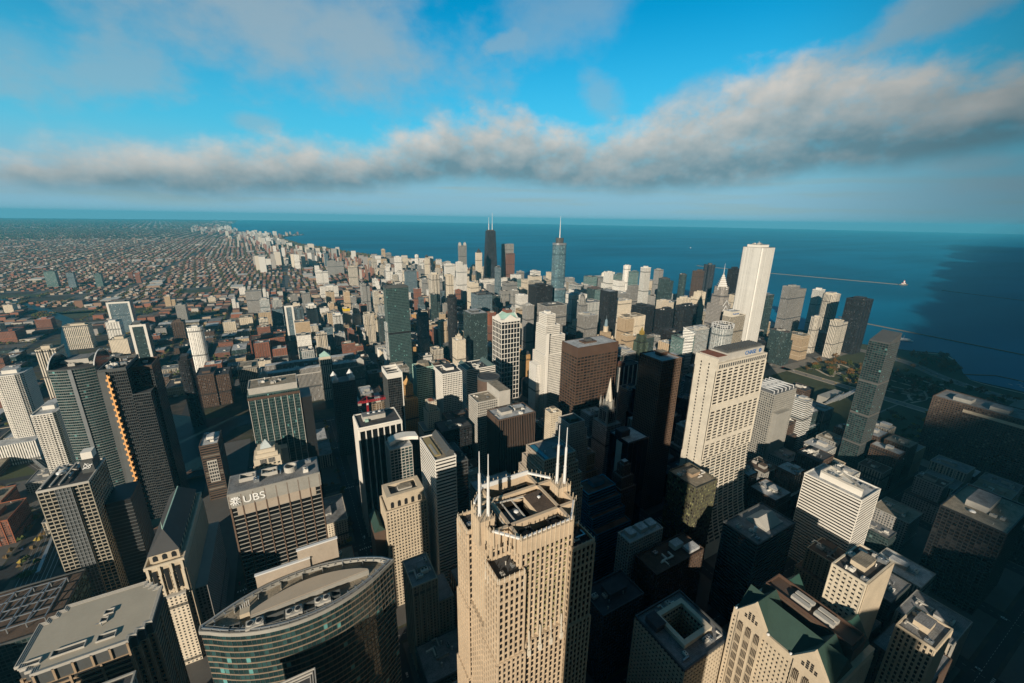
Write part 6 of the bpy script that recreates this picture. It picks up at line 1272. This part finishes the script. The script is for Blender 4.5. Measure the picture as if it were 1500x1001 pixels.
STW = {'gry': 'grey', 'cre': 'cream', 'bei': 'beige', 'brn': 'brown', 'tan': 'tan', 'wht': 'white', 'blk': 'black', 'dgl': 'dark glass', 'tgl': 'pale green glass', 'bgl': 'blue glass', 'wgl': 'white framed glass', 'brk': 'red brick', 'gryrib': 'ribbed grey', 'crerib': 'ribbed cream', 'band': 'white banded', 'ochre': 'ochre brick'}
REF = [('tapering black tower', 1077, 2210), ('spired glass tower', 787, 1108), ('very tall white slab', 1193, 712), ('green glass slab', 250, 1075), ('huge limestone block', 40, 1030), ('lobed black tower', 2043, 1470), ('pedimented grid tower', 437, 815), ('rust brown tower', 480, 565), ('white lettered tower', -27, 368), ('saw tooth tower', -132, 303), ('arch topped river tower', -270, 780), ('gothic masted tower', 97, 158),
 ('pale granite slab', 473, 290), ('slanting glass tower', 812, 276), ('wide brown wall', 1020, 140), ('white stepped tower', 465, 677), ('glassy office slab', -520, 1935), ('ribbed white tower', 545, 1650), ('four turret tower', 1054, 2584), ('lone white slab', 115, 3773), ('long brick block', -66, 1463), ('white ribbon block', 549, 180), ('white framed tower', 5, 1567), ('lakeside dome', 1648, 1866), ('striped white tower', 1230, 1160), ('crossed twin towers', -60, 1930), ('grey blank slab', -118, 2068), ('low white block', 200, 2341)]
def near_to(x, y):
    n, a, c = min(REF, key=lambda q: math.hypot(q[1]-x, q[2]-y)); vx, vy = x-a, y-c; L = math.hypot(a, c); al = (vx*a+vy*c)/L; ac = (vx*c-vy*a)/L
    dd = math.hypot(vx, vy); how = 'just ' if dd < 110 else ('' if dd < 260 else 'well ')
    if abs(al) > abs(ac): return (how+('behind ' if al > 0 else 'before ')) .replace('well before', 'far before')+n
    return (how+('right of ' if ac > 0 else 'left of '))+n
mid.sort(); low.sort(); print('MID', len(mid), 'LOW', len(low), [sum(1 for q in mid if q[6] == z_) for z_ in AREA]); FARLOW = low[290:]
def fill(row, k, kinds, top):
    dist, a0, b0, a1, b1, h, zn = row; w, d = a1-a0, b1-b0; st = fr.choice(kinds[zn]); rk = fr.choice(('grey', 'white', 'tan', 'dark', 'grey', 'white', 'brown')) if st != 'blk' else 'dark'
    size = 'low' if h < 16 else ('small' if h < 34 else ('mid height' if h < 70 else ('tall' if h < 110 else 'very tall')))
    form = fr.choice(('plain', 'setback', 'notch')) if top and h > 50 else 'plain'
    nm = {True: 'apartment_tower' if zn in ('street', 'gold') or (zn == 'north' and h > 70) else 'office_block', False: 'warehouse' if w*d > 1300 else 'low_rise_building'}[top]
    word = {'apartment_tower': 'apartment tower', 'office_block': 'office block', 'warehouse': 'warehouse', 'low_rise_building': 'flat roofed building'}[nm]
    fw = {'plain': '', 'setback': 'stepped ', 'notch': 'notched '}[form]
    lab = f"{size} {fw}{STW[st]} {word.replace('flat roofed ', '')}, {rk} roof, {near_to((a0+a1)/2, (b0+b1)/2)}"
    r = thing(nm, lab, word, (a0+a1)/2, (b0+b1)/2, 0, 'filling blocks: '+lab); wm = wallkey(st); fm = MATS['f_'+st]
    b = MB()
    if form == 'plain': b.prism(rect(w, d), 0, h); tp = rect(w, d)
    elif form == 'setback': b.prism(rect(w, d), 0, h*.55); b.prism(rect(w*.74, d*.76), h*.55, h); tp = rect(w*.74, d*.76)
    else: b.prism(rect(w*.58, d, -w*.21), 0, h); b.prism(rect(w*.42-.03, d*.9, w*.29), 0, h*.72); tp = rect(w*.58, d, -w*.21)
    b.build('walls', fm, r)
    o = MB(); o.prism(offset(tp, -.3), h, h+.3)
    o.build('roof', ROOFS[rk], r); o = MB()
    if form == 'setback': o.ring(rect(w-1, d-1), rect(w*.74, d*.76), h*.55, h*.55+.4)
    if form == 'notch': o.prism(rect(w*.42-1, d*.9-1, w*.29), h*.72, h*.72+.4)
    if form != 'plain': o.build('lower_roof', ROOFS[rk], r)
    if dist < 1500 or top: q = MB(); q.ring(offset(tp, .3), offset(tp, -.3), h-.3, h+1.1); q.build('parapet', wm, r)
    x_ = sum(p[0] for p in tp)/4
    if h > 20 or dist < 1200: penthouse(r, x_+w*fr.uniform(-.1, .1), d*fr.uniform(-.15, .15), w*fr.uniform(.2, .34), d*fr.uniform(.2, .4), h+.3, fr.uniform(3, 6), fr.choice((wm, W['grey'], W['lgrey'])), rk)
    if dist < 2200 and k % 3: ribs(r, max(p[0] for p in tp)-min(p[0] for p in tp), max(p[1] for p in tp)-min(p[1] for p in tp), x_, h, fm if st in ('blk', 'dgl', 'bgl') else wm, k)
    if dist < 1900: clutter(r, x_-w*.2, -d*.35, x_+w*.2, d*.35, h+.3, 8 if dist < 900 else 3, k, 1.2)
    if nm == 'apartment_tower' and dist < 2300 and h > 45 and fr.random() < .5:
        g = MB(); x0_ = min(p[0] for p in tp); x1_ = max(p[0] for p in tp); y0_ = min(p[1] for p in tp); bw = (x1_-x0_)/4
        for e_ in (0, 2, None):
            g = MB(); zs = [9+q_*3.4 for q_ in range(int((h-12)/3.4))]
            for z_ in zs: g.box(x0_+bw*(e_+.3), y0_-1.7, z_, x0_+bw*(e_+1.4), y0_-.02, z_+1.) if e_ is not None else g.box(x0_-1.6, y0_+d*.2, z_, x0_-.02, y0_+d*.42, z_+1.)
            if e_ is None: g.box(x0_-1.2, y0_+d*.3, zs[0], x0_-.05, y0_+d*.32, zs[-1]+.9)
            else: g.box(x0_+bw*(e_+.8), y0_-1.2, zs[0], x0_+bw*(e_+.86), y0_-.05, zs[-1]+.9)
            g.build('balcony_stack', wm, r)
MIDK = dict(loop=['gry', 'brn', 'gryrib', 'dgl', 'tan', 'brn', 'blk', 'bei', 'band'], street=['wht', 'cre', 'crerib', 'gry', 'bgl', 'bei', 'wht', 'tgl', 'cre', 'wht', 'wgl'], gold=['cre', 'wht', 'crerib', 'crerib', 'tan', 'gry', 'wht', 'cre'],
            north=['cre', 'wht', 'brk', 'bgl', 'gry', 'crerib', 'wgl', 'tan', 'brk', 'dgl'], west=['brk', 'gry', 'tan', 'bgl', 'cre'], houses=['cre', 'brk', 'wht', 'tan'])
LOWK = dict(loop=['gry', 'brn', 'brk', 'tan'], street=['gry', 'cre', 'brk', 'tan', 'wht'], gold=['brk', 'cre', 'tan', 'gry', 'brk'], north=['brk', 'brk', 'tan', 'gry', 'cre', 'ochre', 'brn', 'wht'], west=['brk', 'brn', 'gry', 'tan', 'brk', 'bei', 'dgl'], houses=['brk', 'tan', 'cre', 'brn', 'brk'])
NK = {}
for o in sc.objects:
    if not o.parent: NK[o.name.split('.')[0]] = NK.get(o.name.split('.')[0], 0)+1
print(NK.get('apartment_tower'), NK.get('office_block'))
for k, row in enumerate(mid):
    n_ = 'apartment_tower' if row[6] in ('street', 'gold') or (row[6] == 'north' and row[5] > 70) else 'office_block'
    if NK.get(n_, 0) >= 298: FARLOW.append(row); continue
    NK[n_] = NK.get(n_, 0)+1; fill(row, k, MIDK, True)
for k, row in enumerate(low[:290]): fill(row, k+500, LOWK, False)

# far fabric that reads as one mass: rows of houses and blocks, coloured per roof
class Boxes:
    def __init__(s): s.b = []; s.c = []
    def add(s, x, y, w, d, h, wall, roof): s.b.append((x, y, w, d, h)); s.c.append((wall, roof))
    def build(s, name, mat, label, cat):
        B = np.array(s.b, dtype=np.float32); n = len(B); v = np.zeros((n, 8, 3), np.float32)
        for k, (sx, sy, sz) in enumerate(((-1, -1, 0), (1, -1, 0), (1, 1, 0), (-1, 1, 0), (-1, -1, 1), (1, -1, 1), (1, 1, 1), (-1, 1, 1))): v[:, k, 0] = B[:, 0]+sx*B[:, 2]/2; v[:, k, 1] = B[:, 1]+sy*B[:, 3]/2; v[:, k, 2] = sz*B[:, 4]
        F = np.array([(0, 1, 5, 4), (1, 2, 6, 5), (2, 3, 7, 6), (3, 0, 4, 7), (4, 5, 6, 7)], np.int32); f = (F[None]+8*np.arange(n)[:, None, None]).reshape(-1)
        me = bpy.data.meshes.new(name); me.vertices.add(8*n); me.vertices.foreach_set('co', v.reshape(-1)); me.loops.add(20*n); me.loops.foreach_set('vertex_index', f); me.polygons.add(5*n); me.polygons.foreach_set('loop_start', np.arange(0, 20*n, 4, dtype=np.int32)); me.polygons.foreach_set('use_smooth', np.zeros(5*n, bool)); me.update(calc_edges=True)
        at = me.attributes.new('paint', 'FLOAT_COLOR', 'FACE'); c = np.ones((n, 5, 4), np.float32)
        C = np.array([w+r_ for w, r_ in s.c], np.float32); c[:, :4, :3] = C[:, None, :3]; c[:, 4, :3] = C[:, 3:]; at.data.foreach_set('color', c.reshape(-1))
        me.materials.append(mat); o = bpy.data.objects.new(name, me); sc.collection.objects.link(o); return tag(o, label, cat, kind='stuff')
m, t, b = new_mat('house_paint'); at = t.new('ShaderNodeAttribute', attribute_name='paint'); t.put(b.inputs['Base Color'], at.outputs['Color']); b.inputs['Roughness'].default_value = .9; b.inputs['Specular IOR Level'].default_value = .15; PAINT = m
walls = [(.26, .11, .07), (.22, .13, .09), (.40, .32, .24), (.30, .2, .14), (.45, .42, .37), (.2, .11, .08), (.33, .31, .29), (.28, .13, .09)]; roofs = [(.10, .085, .08), (.16, .14, .125), (.22, .205, .19), (.42, .41, .39), (.08, .065, .055), (.17, .10, .075), (.20, .13, .10), (.13, .11, .10), (.21, .115, .085)]
H_ = Boxes(); hr = random.Random(5)
for (dist, a0, b0, a1, b1, h, zn) in FARLOW: H_.add((a0+a1)/2, (b0+b1)/2, a1-a0, b1-b0, h, hr.choice(walls) if h < 34 else hr.choice([(.5, .47, .42), (.55, .5, .42), (.6, .58, .54), (.3, .28, .26)]), hr.choice(roofs))
TR = []                               # far tree crowns
for (ya, yb, sx, sy, dens, bw_, bd_) in ((2600, 5000, 76, 196, 1., 15, 16), (5000, 9000, 96, 210, 1., 20, 24), (9000, 15000, 150, 300, .9, 34, 40), (15000, 30000, 320, 480, .8, 80, 80)):
    pal = {}
    y = ya
    while y < yb:
        x = -round(y*.52+900, -1)-400
        while x < 1900:
            if not seen(x, y, 0, 60) or lake(x+30, y) or lake(x+60, y+50): x += sx; continue
            lakef = (not lake(x, y)) and lake(x+900, y)
            nh = int((sy-24)/bd_*dens)
            if nearpark(x, y) : 
                x += sx; continue
            for k in range(nh):
                for s_ in (-1, 1):
                    if hr.random() < .09: continue
                    yy = y+k*bd_+hr.uniform(-.6, .6); xx = x+s_*(sx*.21)+hr.uniform(-.6, .6); bk = pal.setdefault((x, s_, k//6), (hr.choice(walls), hr.choice(roofs)))
                    if inpoly(xx, yy, riv[0]) or (xx+8000) % 800 < 34 or yy % 800 < 36: continue
                    hh = hr.uniform(5, 9) if hr.random() < .93 else hr.uniform(10, 18)
                    if lakef and hr.random() < .16: hh = hr.uniform(25, 75)
                    H_.add(xx, yy, bw_*hr.uniform(.8, 1.1), bd_*hr.uniform(.7, .95), hh, bk[0] if hr.random() < .6 else hr.choice(walls), bk[1] if hr.random() < .55 else hr.choice(roofs))
                    if hr.random() < (.9 if ya < 5000 else .85): TR.append((x+hr.uniform(-3, 3)+s_*sx*.46, yy+hr.uniform(-8, 8), hr.uniform(4.5, 7)*(1 if ya < 5000 else (1.4 if ya < 9000 else 3. if ya < 15000 else 6))))
            if hr.random() < .05: H_.add(x, y+sy/2, sx*.8, sy*.5, hr.uniform(8, 16), hr.choice(walls[3:]), (.5, .49, .46))
            x += sx
        y += sy
for (cx, cy, n, sx, sy) in ((-900, 16200, 90, 500, 1800), (300, 4900, 26, 260, 500), (-60, 6900, 46, 300, 900), (-350, 9600, 60, 420, 1600), (-1100, 13000, 70, 600, 1800), (60, 3900, 20, 500, 500)):
    for k in range(n):
        x, y = hr.gauss(cx, sx*.4), hr.gauss(cy, sy*.4)
        if lake(x, y) or lake(x+60, y): continue
        H_.add(x, y, hr.uniform(24, 50), hr.uniform(24, 46), hr.uniform(35, 120), hr.choice([(.5, .47, .42), (.55, .5, .42), (.35, .33, .3), (.6, .58, .54)]), (.4, .39, .37))
H_.build('distant_rooftops', PAINT, 'endless rows of small brick houses and pale flat roofs stretching north to the horizon', 'distant city')

# ------------------------------------------------------------------ trees
leafs = []
for nm, ca, cb in (('leaf_green', (.045, .062, .02), (.085, .10, .03)), ('leaf_orange', (.19, .10, .028), (.12, .06, .02)), ('leaf_brown', (.10, .065, .03), (.15, .10, .045)), ('leaf_yellow', (.32, .24, .05), (.2, .15, .04))):
    m, t, b = new_mat(nm); P_ = t.new('ShaderNodeTexCoord').outputs['Object']; t.put(b.inputs['Base Color'], t.mix(t.smooth(t.noise(P_, .7, 4, .6), .35, .65), ca, cb)); b.inputs['Roughness'].default_value = .9; b.inputs['Specular IOR Level'].default_value = .1; leafs.append(m)
BARK = plain('bark', (.09, .065, .045), .95)
def crown_mesh(seed, h, rad, mat, n=260, ls=.9):
    q = random.Random(seed); b = MB(); cl = [(q.gauss(0, rad*.45), q.gauss(0, rad*.45), h*.62+q.gauss(0, h*.16), q.uniform(.3, .55)*rad) for _ in range(9)]
    for _ in range(n):
        cx, cy, cz, cr = q.choice(cl); d = Vector((q.gauss(0, 1), q.gauss(0, 1), q.gauss(0, 1))).normalized()*cr*q.uniform(.5, 1.05); c = Vector((cx, cy, cz))+d
        u = Vector((q.gauss(0, 1), q.gauss(0, 1), q.gauss(0, .6))).normalized(); v = u.cross(Vector((q.gauss(0, 1), q.gauss(0, 1), 1))).normalized(); s = ls*q.uniform(.6, 1.2); o = len(b.v)
        b.v += [tuple(c-u*s-v*s*.6), tuple(c+u*s-v*s*.7), tuple(c+u*s*.8+v*s*.7), tuple(c-u*s*.8+v*s*.6)]; b.quadf(o, o+1, o+2, o+3)
    return b.mesh('crown', mat)
def trunk_mesh(seed, h):
    q = random.Random(seed); b = MB(); b.cone(0, 0, 0, h*.55, .35, .18, 7)
    for k in range(5): a = q.uniform(0, 6.28); b.beam((0, 0, h*(.3+.05*k)), (math.cos(a)*h*.22, math.sin(a)*h*.22, h*(.55+.06*k)), .09)
    return b.mesh('trunk', BARK)
TM = [(trunk_mesh(k, 11), crown_mesh(k, 11, 4.6, leafs[k % 4])) for k in range(8)]
TW = ['dull green', 'orange', 'brown', 'yellow']
def tree(x, y, kind, where, s=1.):
    k = kind+4*fr.randrange(2); lab = f'{TW[kind]} autumn tree {where}'; r = thing('tree', lab, 'tree', x, y, .1, lab.replace('tree', 'trees'))
    for nm, me in zip(('trunk', 'crown'), TM[k]): o = bpy.data.objects.new(nm, me); sc.collection.objects.link(o); o.parent = r
    s *= fr.uniform(.75, 1.25); r.scale = (s, s, s*fr.uniform(.85, 1.1)); r.rotation_euler = (0, 0, fr.uniform(0, 6.28))
spots = []
for k in range(120):
    x, y = fr.uniform(1290, 1545), fr.uniform(215, 605); spots.append((x, y, fr.choice((0, 0, 1, 2, 1)), 'on the park lawns'))
for k in range(46): x, y = fr.gauss(1740, 45), fr.gauss(425, 26); spots.append((x, y, fr.choice((1, 1, 0, 2)), 'on the lakeside lawn inside the curving drive')) if not lake(x+8, y) and not lake(x, y-10) else None
for k in range(40): spots.append((fr.uniform(985, 1250), fr.uniform(225, 330), fr.choice((0, 2, 3)), 'in the plaza park by the bandshell'))
for k in range(42): t_ = k/42; spots.append((-238-8*fr.random(), 500+t_*420, fr.choice((3, 0, 2)), 'along the river walk'))
for k in range(40): spots.append((fr.uniform(-330, -262), 1100+fr.uniform(-90, 60), fr.choice((3, 0, 2)), 'by the fork of the river'))
spots = [s for s in spots if s and not wet(s[0], s[1]) and free(s[0]-3, s[1]-3, s[0]+3, s[1]+3) and seen(s[0], s[1], 5, 0)][:296]
for s in spots: tree(*s, s=1.5 if s[0] > 1280 else 1.1)
b = MB(); tr = random.Random(8)
def clump(b, x, y, r_):
    for k in range(3):
        o = len(b.v); a = tr.uniform(0, 3.14); cx, cy = x+tr.uniform(-.5, .5)*r_, y+tr.uniform(-.5, .5)*r_; n = 5; z0 = r_*.3
        ringp = [(cx+r_*.8*math.cos(a+6.283*i/n)*tr.uniform(.6, 1.1), cy+r_*.8*math.sin(a+6.283*i/n)*tr.uniform(.6, 1.1), z0+r_*tr.uniform(.2, .7)) for i in range(n)]
        b.v += ringp+[(cx, cy, z0+r_*tr.uniform(.9, 1.4))]
        for i in range(n): b.quadf(o+i, o+(i+1) % n, o+n)
for (x, y, s_) in TR: b.cur = tr.choices((0, 2, 1), (4, 6, .4))[0]; clump(b, x, y, s_)
for (x0, y0, x1, y1, zn) in YARD:          # street and yard trees of the low districts
    if zn not in ('west', 'houses', 'north', 'gold'): continue
    n_ = {'west': 26, 'houses': 26, 'north': 9, 'gold': 12}[zn]
    for k in range(n_):
        if tr.random() < .5: x, y = tr.choice((x0+1, x1-1)), tr.uniform(y0, y1)
        else: x, y = tr.uniform(x0, x1), tr.choice((y0+1, y1-1))
        b.cur = tr.choices((0, 2, 1, 3), (5, 5, .6, .5))[0]; clump(b, x, y, tr.uniform(3, 5.5))
for (px_, py_, pw, pd) in parks:
    for k in range(60): b.cur = tr.choice((0, 2)); clump(b, px_+tr.choice((-1, 1))*pw/2*tr.uniform(.8, 1), py_+tr.uniform(-1, 1)*pd/2, 6)
k = 0
while k < 2600:
    x, y = tr.uniform(-150, 1400), tr.uniform(2340, 8700)
    if nearpark(x, y) and not lake(x, y) and y > 2400 and x > -250: b.cur = tr.choice((0, 2, 2)); clump(b, x, y, 7+y/900); k += 1
tag(b.build('distant_trees', leafs), 'brown and green street trees between the far rows of houses and in the lakeside park', 'trees', kind='stuff')
sheet('playing_field', [[(a-c/2+8, b_-d/2+8), (a+c/2-8, b_-d/2+8), (a+c/2-8, b_+d/2-8), (a-c/2+8, b_+d/2-8)] for a, b_, c, d in parks], .2, GRASS)
# big white roofed halls and open yards at the left
for k, (x, y, w, d, h, rk, lab) in enumerate([(-900, 1650, 90, 60, 16, 'white', 'large white roofed hall by the river bend, left edge'), (-800, 1580, 70, 70, 18, 'white', 'large white roofed shed with brown walls beside the white hall'), (-1150, 2150, 120, 50, 12, 'white', 'long white roofed depot on the far left flats'), (-1250, 2400, 90, 70, 12, 'grey', 'grey roofed depot beyond the river bend'), (-700, 2050, 110, 46, 14, 'grey', 'grey roofed works beside the glassy office slab'), (-500, 900, 60, 60, 14, 'tan', 'tan roofed hall behind the left edge apartment tower'), (-420, 1900, 120, 40, 22, 'white', 'long pale loft building west of the matching white glass towers')]):
    if not free(x, y, x+w, y+d): pass
    r = simple('warehouse', lab, 'warehouse', x, y, w, d); b = MB(); b.prism(rect(w, d), .2, h); b.build('walls', MATS['f_brn' if k % 2 else 'f_bei'], r); q = MB(); q.gable(-w/2-1, -d/2-1, w/2+1, d/2+1, h+.01, h+3, 'x'); q.build('roof', ROOFS[rk], r)
# ------------------------------------------------------------------ cars
CARP = []
for nm, col in (('white', (.7, .7, .68)), ('black', (.015, .015, .016)), ('silver', (.38, .39, .4)), ('red', (.3, .02, .02)), ('yellow', (.6, .38, .03)), ('blue', (.03, .06, .16))):
    pm = plain('car_paint_'+nm, col, .3, .2, .03); b = MB(); P0 = [(-2.3, -.9), (2.3, -.9), (2.3, .9), (-2.3, .9)]; b.prism(P0, .35, .85); b.prism([(p[0]*.97, p[1]) for p in P0], .85, 1., [(p[0]*.95, p[1]*.95) for p in P0]); body = b.mesh('body', pm)
    b = MB(); b.prism([(-1.5, -.82), (1., -.82), (1., .82), (-1.5, .82)], 1., 1.5, [(-1.2, -.68), (.5, -.68), (.5, .68), (-1.2, .68)]); b.cur = 1; b.box(-1.15, -.66, 1.5, .45, .66, 1.53); cab = b.mesh('cabin', [PANES['dark'][0], pm])
    b = MB()
    n = 10
    b.v += [(.33*math.cos(6.283*i/n), s_, .33+.33*math.sin(6.283*i/n)) for s_ in (-.12, .12) for i in range(n)]
    for i in range(n): b.quadf(i, i+n, (i+1) % n+n, (i+1) % n)
    b.quadf(*range(n)); b.quadf(*reversed(range(n, 2*n))); CARP.append((nm, body, cab, b.mesh('wheel', W['black'])))
def car(x, y, ang, street):
    nm, body, cab, wh = fr.choice(CARP); lab = f'{nm} car {street}'; r = thing('car', lab, 'car', x, y, .02, f'{nm} cars {street}'); r.rotation_euler = (0, 0, ang)
    for n_, me, p in (('body', body, (0, 0, 0)), ('cabin', cab, (0, 0, 0)))+tuple(('wheel', wh, (a, c, 0)) for a in (-1.45, 1.45) for c in (-.85, .85)): o = bpy.data.objects.new(n_, me); sc.collection.objects.link(o); o.parent = r; o.location = p
nc = 0
for x, nm in ((50, 'driving on the shaded street left of the banded office tower'), (-83, 'driving on the riverside drive'), (166, 'on a downtown street in shade'), (298, 'on a downtown street in shade'), (538, 'on a downtown street in shade'), (648, 'on a downtown street in shade'), (398, 'on a street north of the river'), (1268, 'on the road through the park'), (-331, 'on the street west of the river')):
    for k in range(26):
        y = 40+k*32+fr.uniform(-9, 9); s_ = fr.choice((-1, 1))
        if x == 398: y += 1000
        if seen(x, y, 0, 0) and not wet(x, y) and nc < 200: car(x+s_*fr.choice((2.2, 5.6)), y, math.pi/2*s_, nm); nc += 1
D2 = drive
for k in range(60):
    i = fr.randrange(8, 40); a, b_ = Vector(D2[i]), Vector(D2[i+1]); d = (b_-a).normalized(); s_ = fr.choice((-1, 1)); p = a.lerp(b_, fr.random())+Vector((-d.y, d.x))*s_*fr.uniform(4, 15); car(p.x, p.y, math.atan2(d.y, d.x), 'driving on the curving lakeside drive')
# expressway and railway west of the river
sheet('expressway', strip(bez([(-720, -300), (-700, 300), (-690, 900), (-720, 1300), (-900, 1800), (-1250, 2400), (-1900, 3300), (-3200, 5000)], 6), 38), .22, plain('highway_concrete', (.12, .115, .105), .9)); sheet('railway', strip(bez([(-300, -300), (-290, 250), (-300, 620), (-380, 900), (-640, 1180), (-1000, 1500), (-1500, 1900)], 6), 34), .24, plain('track_ballast', (.075, .066, .058), .95))
rl = []
for o_ in range(-7, 8, 2): rl += strip([(p[0]+o_*2, p[1]+o_*.4) for p in bez([(-300, -300), (-290, 250), (-300, 620), (-380, 900), (-640, 1180), (-1000, 1500)], 6)], .5)
sheet('rails', rl, .3, W['steel'])
# unseen cloud bank behind the camera, added to shade the lake side
cr = random.Random(4); cm = MB(); ox, oy = -1500/math.tan(SUN_EL)*-math.sin(SUN_AZ), 1500/math.tan(SUN_EL)*math.cos(SUN_AZ)
CLX, CLY = 1500/math.tan(SUN_EL)*math.sin(SUN_AZ), 1500/math.tan(SUN_EL)*math.cos(SUN_AZ)
for k in range(1100):
    gx = 790+12000*cr.random()**2; gy = gx*.28-cr.uniform(0, 1)**1.2*(800+gx*.4)-40-max(0, gx-1500)*.03; rr0 = cr.uniform(90, 150)*(1+gx/3500)
    cm.dome(gx+CLX, gy+CLY-rr0*.6, 1500+cr.uniform(-40, 40), rr0, rr0*.6, 10, 3)
m, t, b = new_mat('added_cloud_white'); b.inputs['Base Color'].default_value = (.8, .8, .8, 1); b.inputs['Roughness'].default_value = 1.
cx_, cy_, cz_ = t.sep(t.new('ShaderNodeTexCoord').outputs['Object']); gx_ = t.m('SUBTRACT', cx_, CLX); d_ = t.m('SUBTRACT', t.m('MULTIPLY', gx_, .28), t.m('SUBTRACT', cy_, CLY))
t.put(b.inputs['Alpha'], t.smooth(t.m('DIVIDE', d_, t.m('ADD', 50., t.m('MULTIPLY', gx_, .32))), -.1, 2.6))      # alpha fades at the rim, to soften the edge of the shade
tag(cm.build('added_shade_cloud', m, smooth=True), 'unseen cloud bank added behind the camera for its shade', 'cloud', kind='structure')
# commuter trains in the rail yard, parked cars on the lots beside it
tb = MB(); tb.box(-12.5, -1.5, .9, 12.5, 1.5, 4.4); tb.box(-11, -1.2, .3, 11, 1.2, .9); tc_ = tb.mesh('carriage', W['steel']); tb = MB(); tb.box(-11.5, -1.54, 2.4, 11.5, -1.51, 3.3); tb.box(-11.5, 1.51, 2.4, 11.5, 1.54, 3.3); tw_ = tb.mesh('window_band', W['black'])
rp = bez([(-300, -300), (-290, 250), (-300, 620), (-380, 900), (-640, 1180)], 6)
for k, (i0, off, lab) in enumerate([(9, -10, 'silver commuter train nearest the tower with the arched glass crown'), (12, 2, 'silver commuter train in the middle of the rail yard'), (15, 10, 'silver commuter train farthest north in the rail yard'), (17, -6, 'silver commuter train by the river bend')]):
    a, b_ = Vector(rp[i0]), Vector(rp[i0+2]); d = (b_-a).normalized(); r = thing('train', lab, 'train', a.x+off, a.y, .3); r.rotation_euler = (0, 0, math.atan2(d.y, d.x))
    for q_ in range(5):
        o = bpy.data.objects.new('carriage', tc_); sc.collection.objects.link(o); o.parent = r; o.location = (q_*26, 0, 0); w_ = bpy.data.objects.new('window_band', tw_); sc.collection.objects.link(w_); w_.parent = o
for (x, y, nx_, ny_, nm) in ((-480, 1060, 9, 5, 'parked on the lot behind the left edge white tower'), (-640, 1330, 8, 5, 'parked on the lot by the cream rounded tower'), (-300, 1420, 8, 4, 'parked beside the tall white rounded tower'), (-410, 640, 7, 4, 'parked on the lot west of the rail yard')):
    for a in range(nx_):
        for c in range(ny_):
            if fr.random() < .75 and not wet(x+a*5, y+c*11): car(x+a*5, y+c*11, math.pi/2, nm)
# ------------------------------------------------------------------ haze
b = MB(); b.box(-RADIUS*1.02, -RADIUS*1.02, -1., RADIUS*1.02, RADIUS*1.02, 530.)
m = bpy.data.materials.new('haze_air'); m.use_nodes = True; t = NT(m.node_tree); t.n.clear(); pv = t.new('ShaderNodeVolumePrincipled'); pv.inputs['Color'].default_value = (.11, .65, .94, 1); pv.inputs['Density'].default_value = 4.0e-5; pv.inputs['Anisotropy'].default_value = .0
t.l.new(pv.outputs[0], t.new('ShaderNodeOutputMaterial').inputs['Volume']); o = b.build('haze', m); tag(o, 'thin blue air over the whole city and lake', 'haze', kind='stuff')
sc.cycles.volume_max_steps = 64 if hasattr(sc.cycles, 'volume_max_steps') else 64
sc.cycles.max_bounces = 6; sc.cycles.diffuse_bounces = 2; sc.cycles.glossy_bounces = 3; sc.cycles.volume_bounces = 0
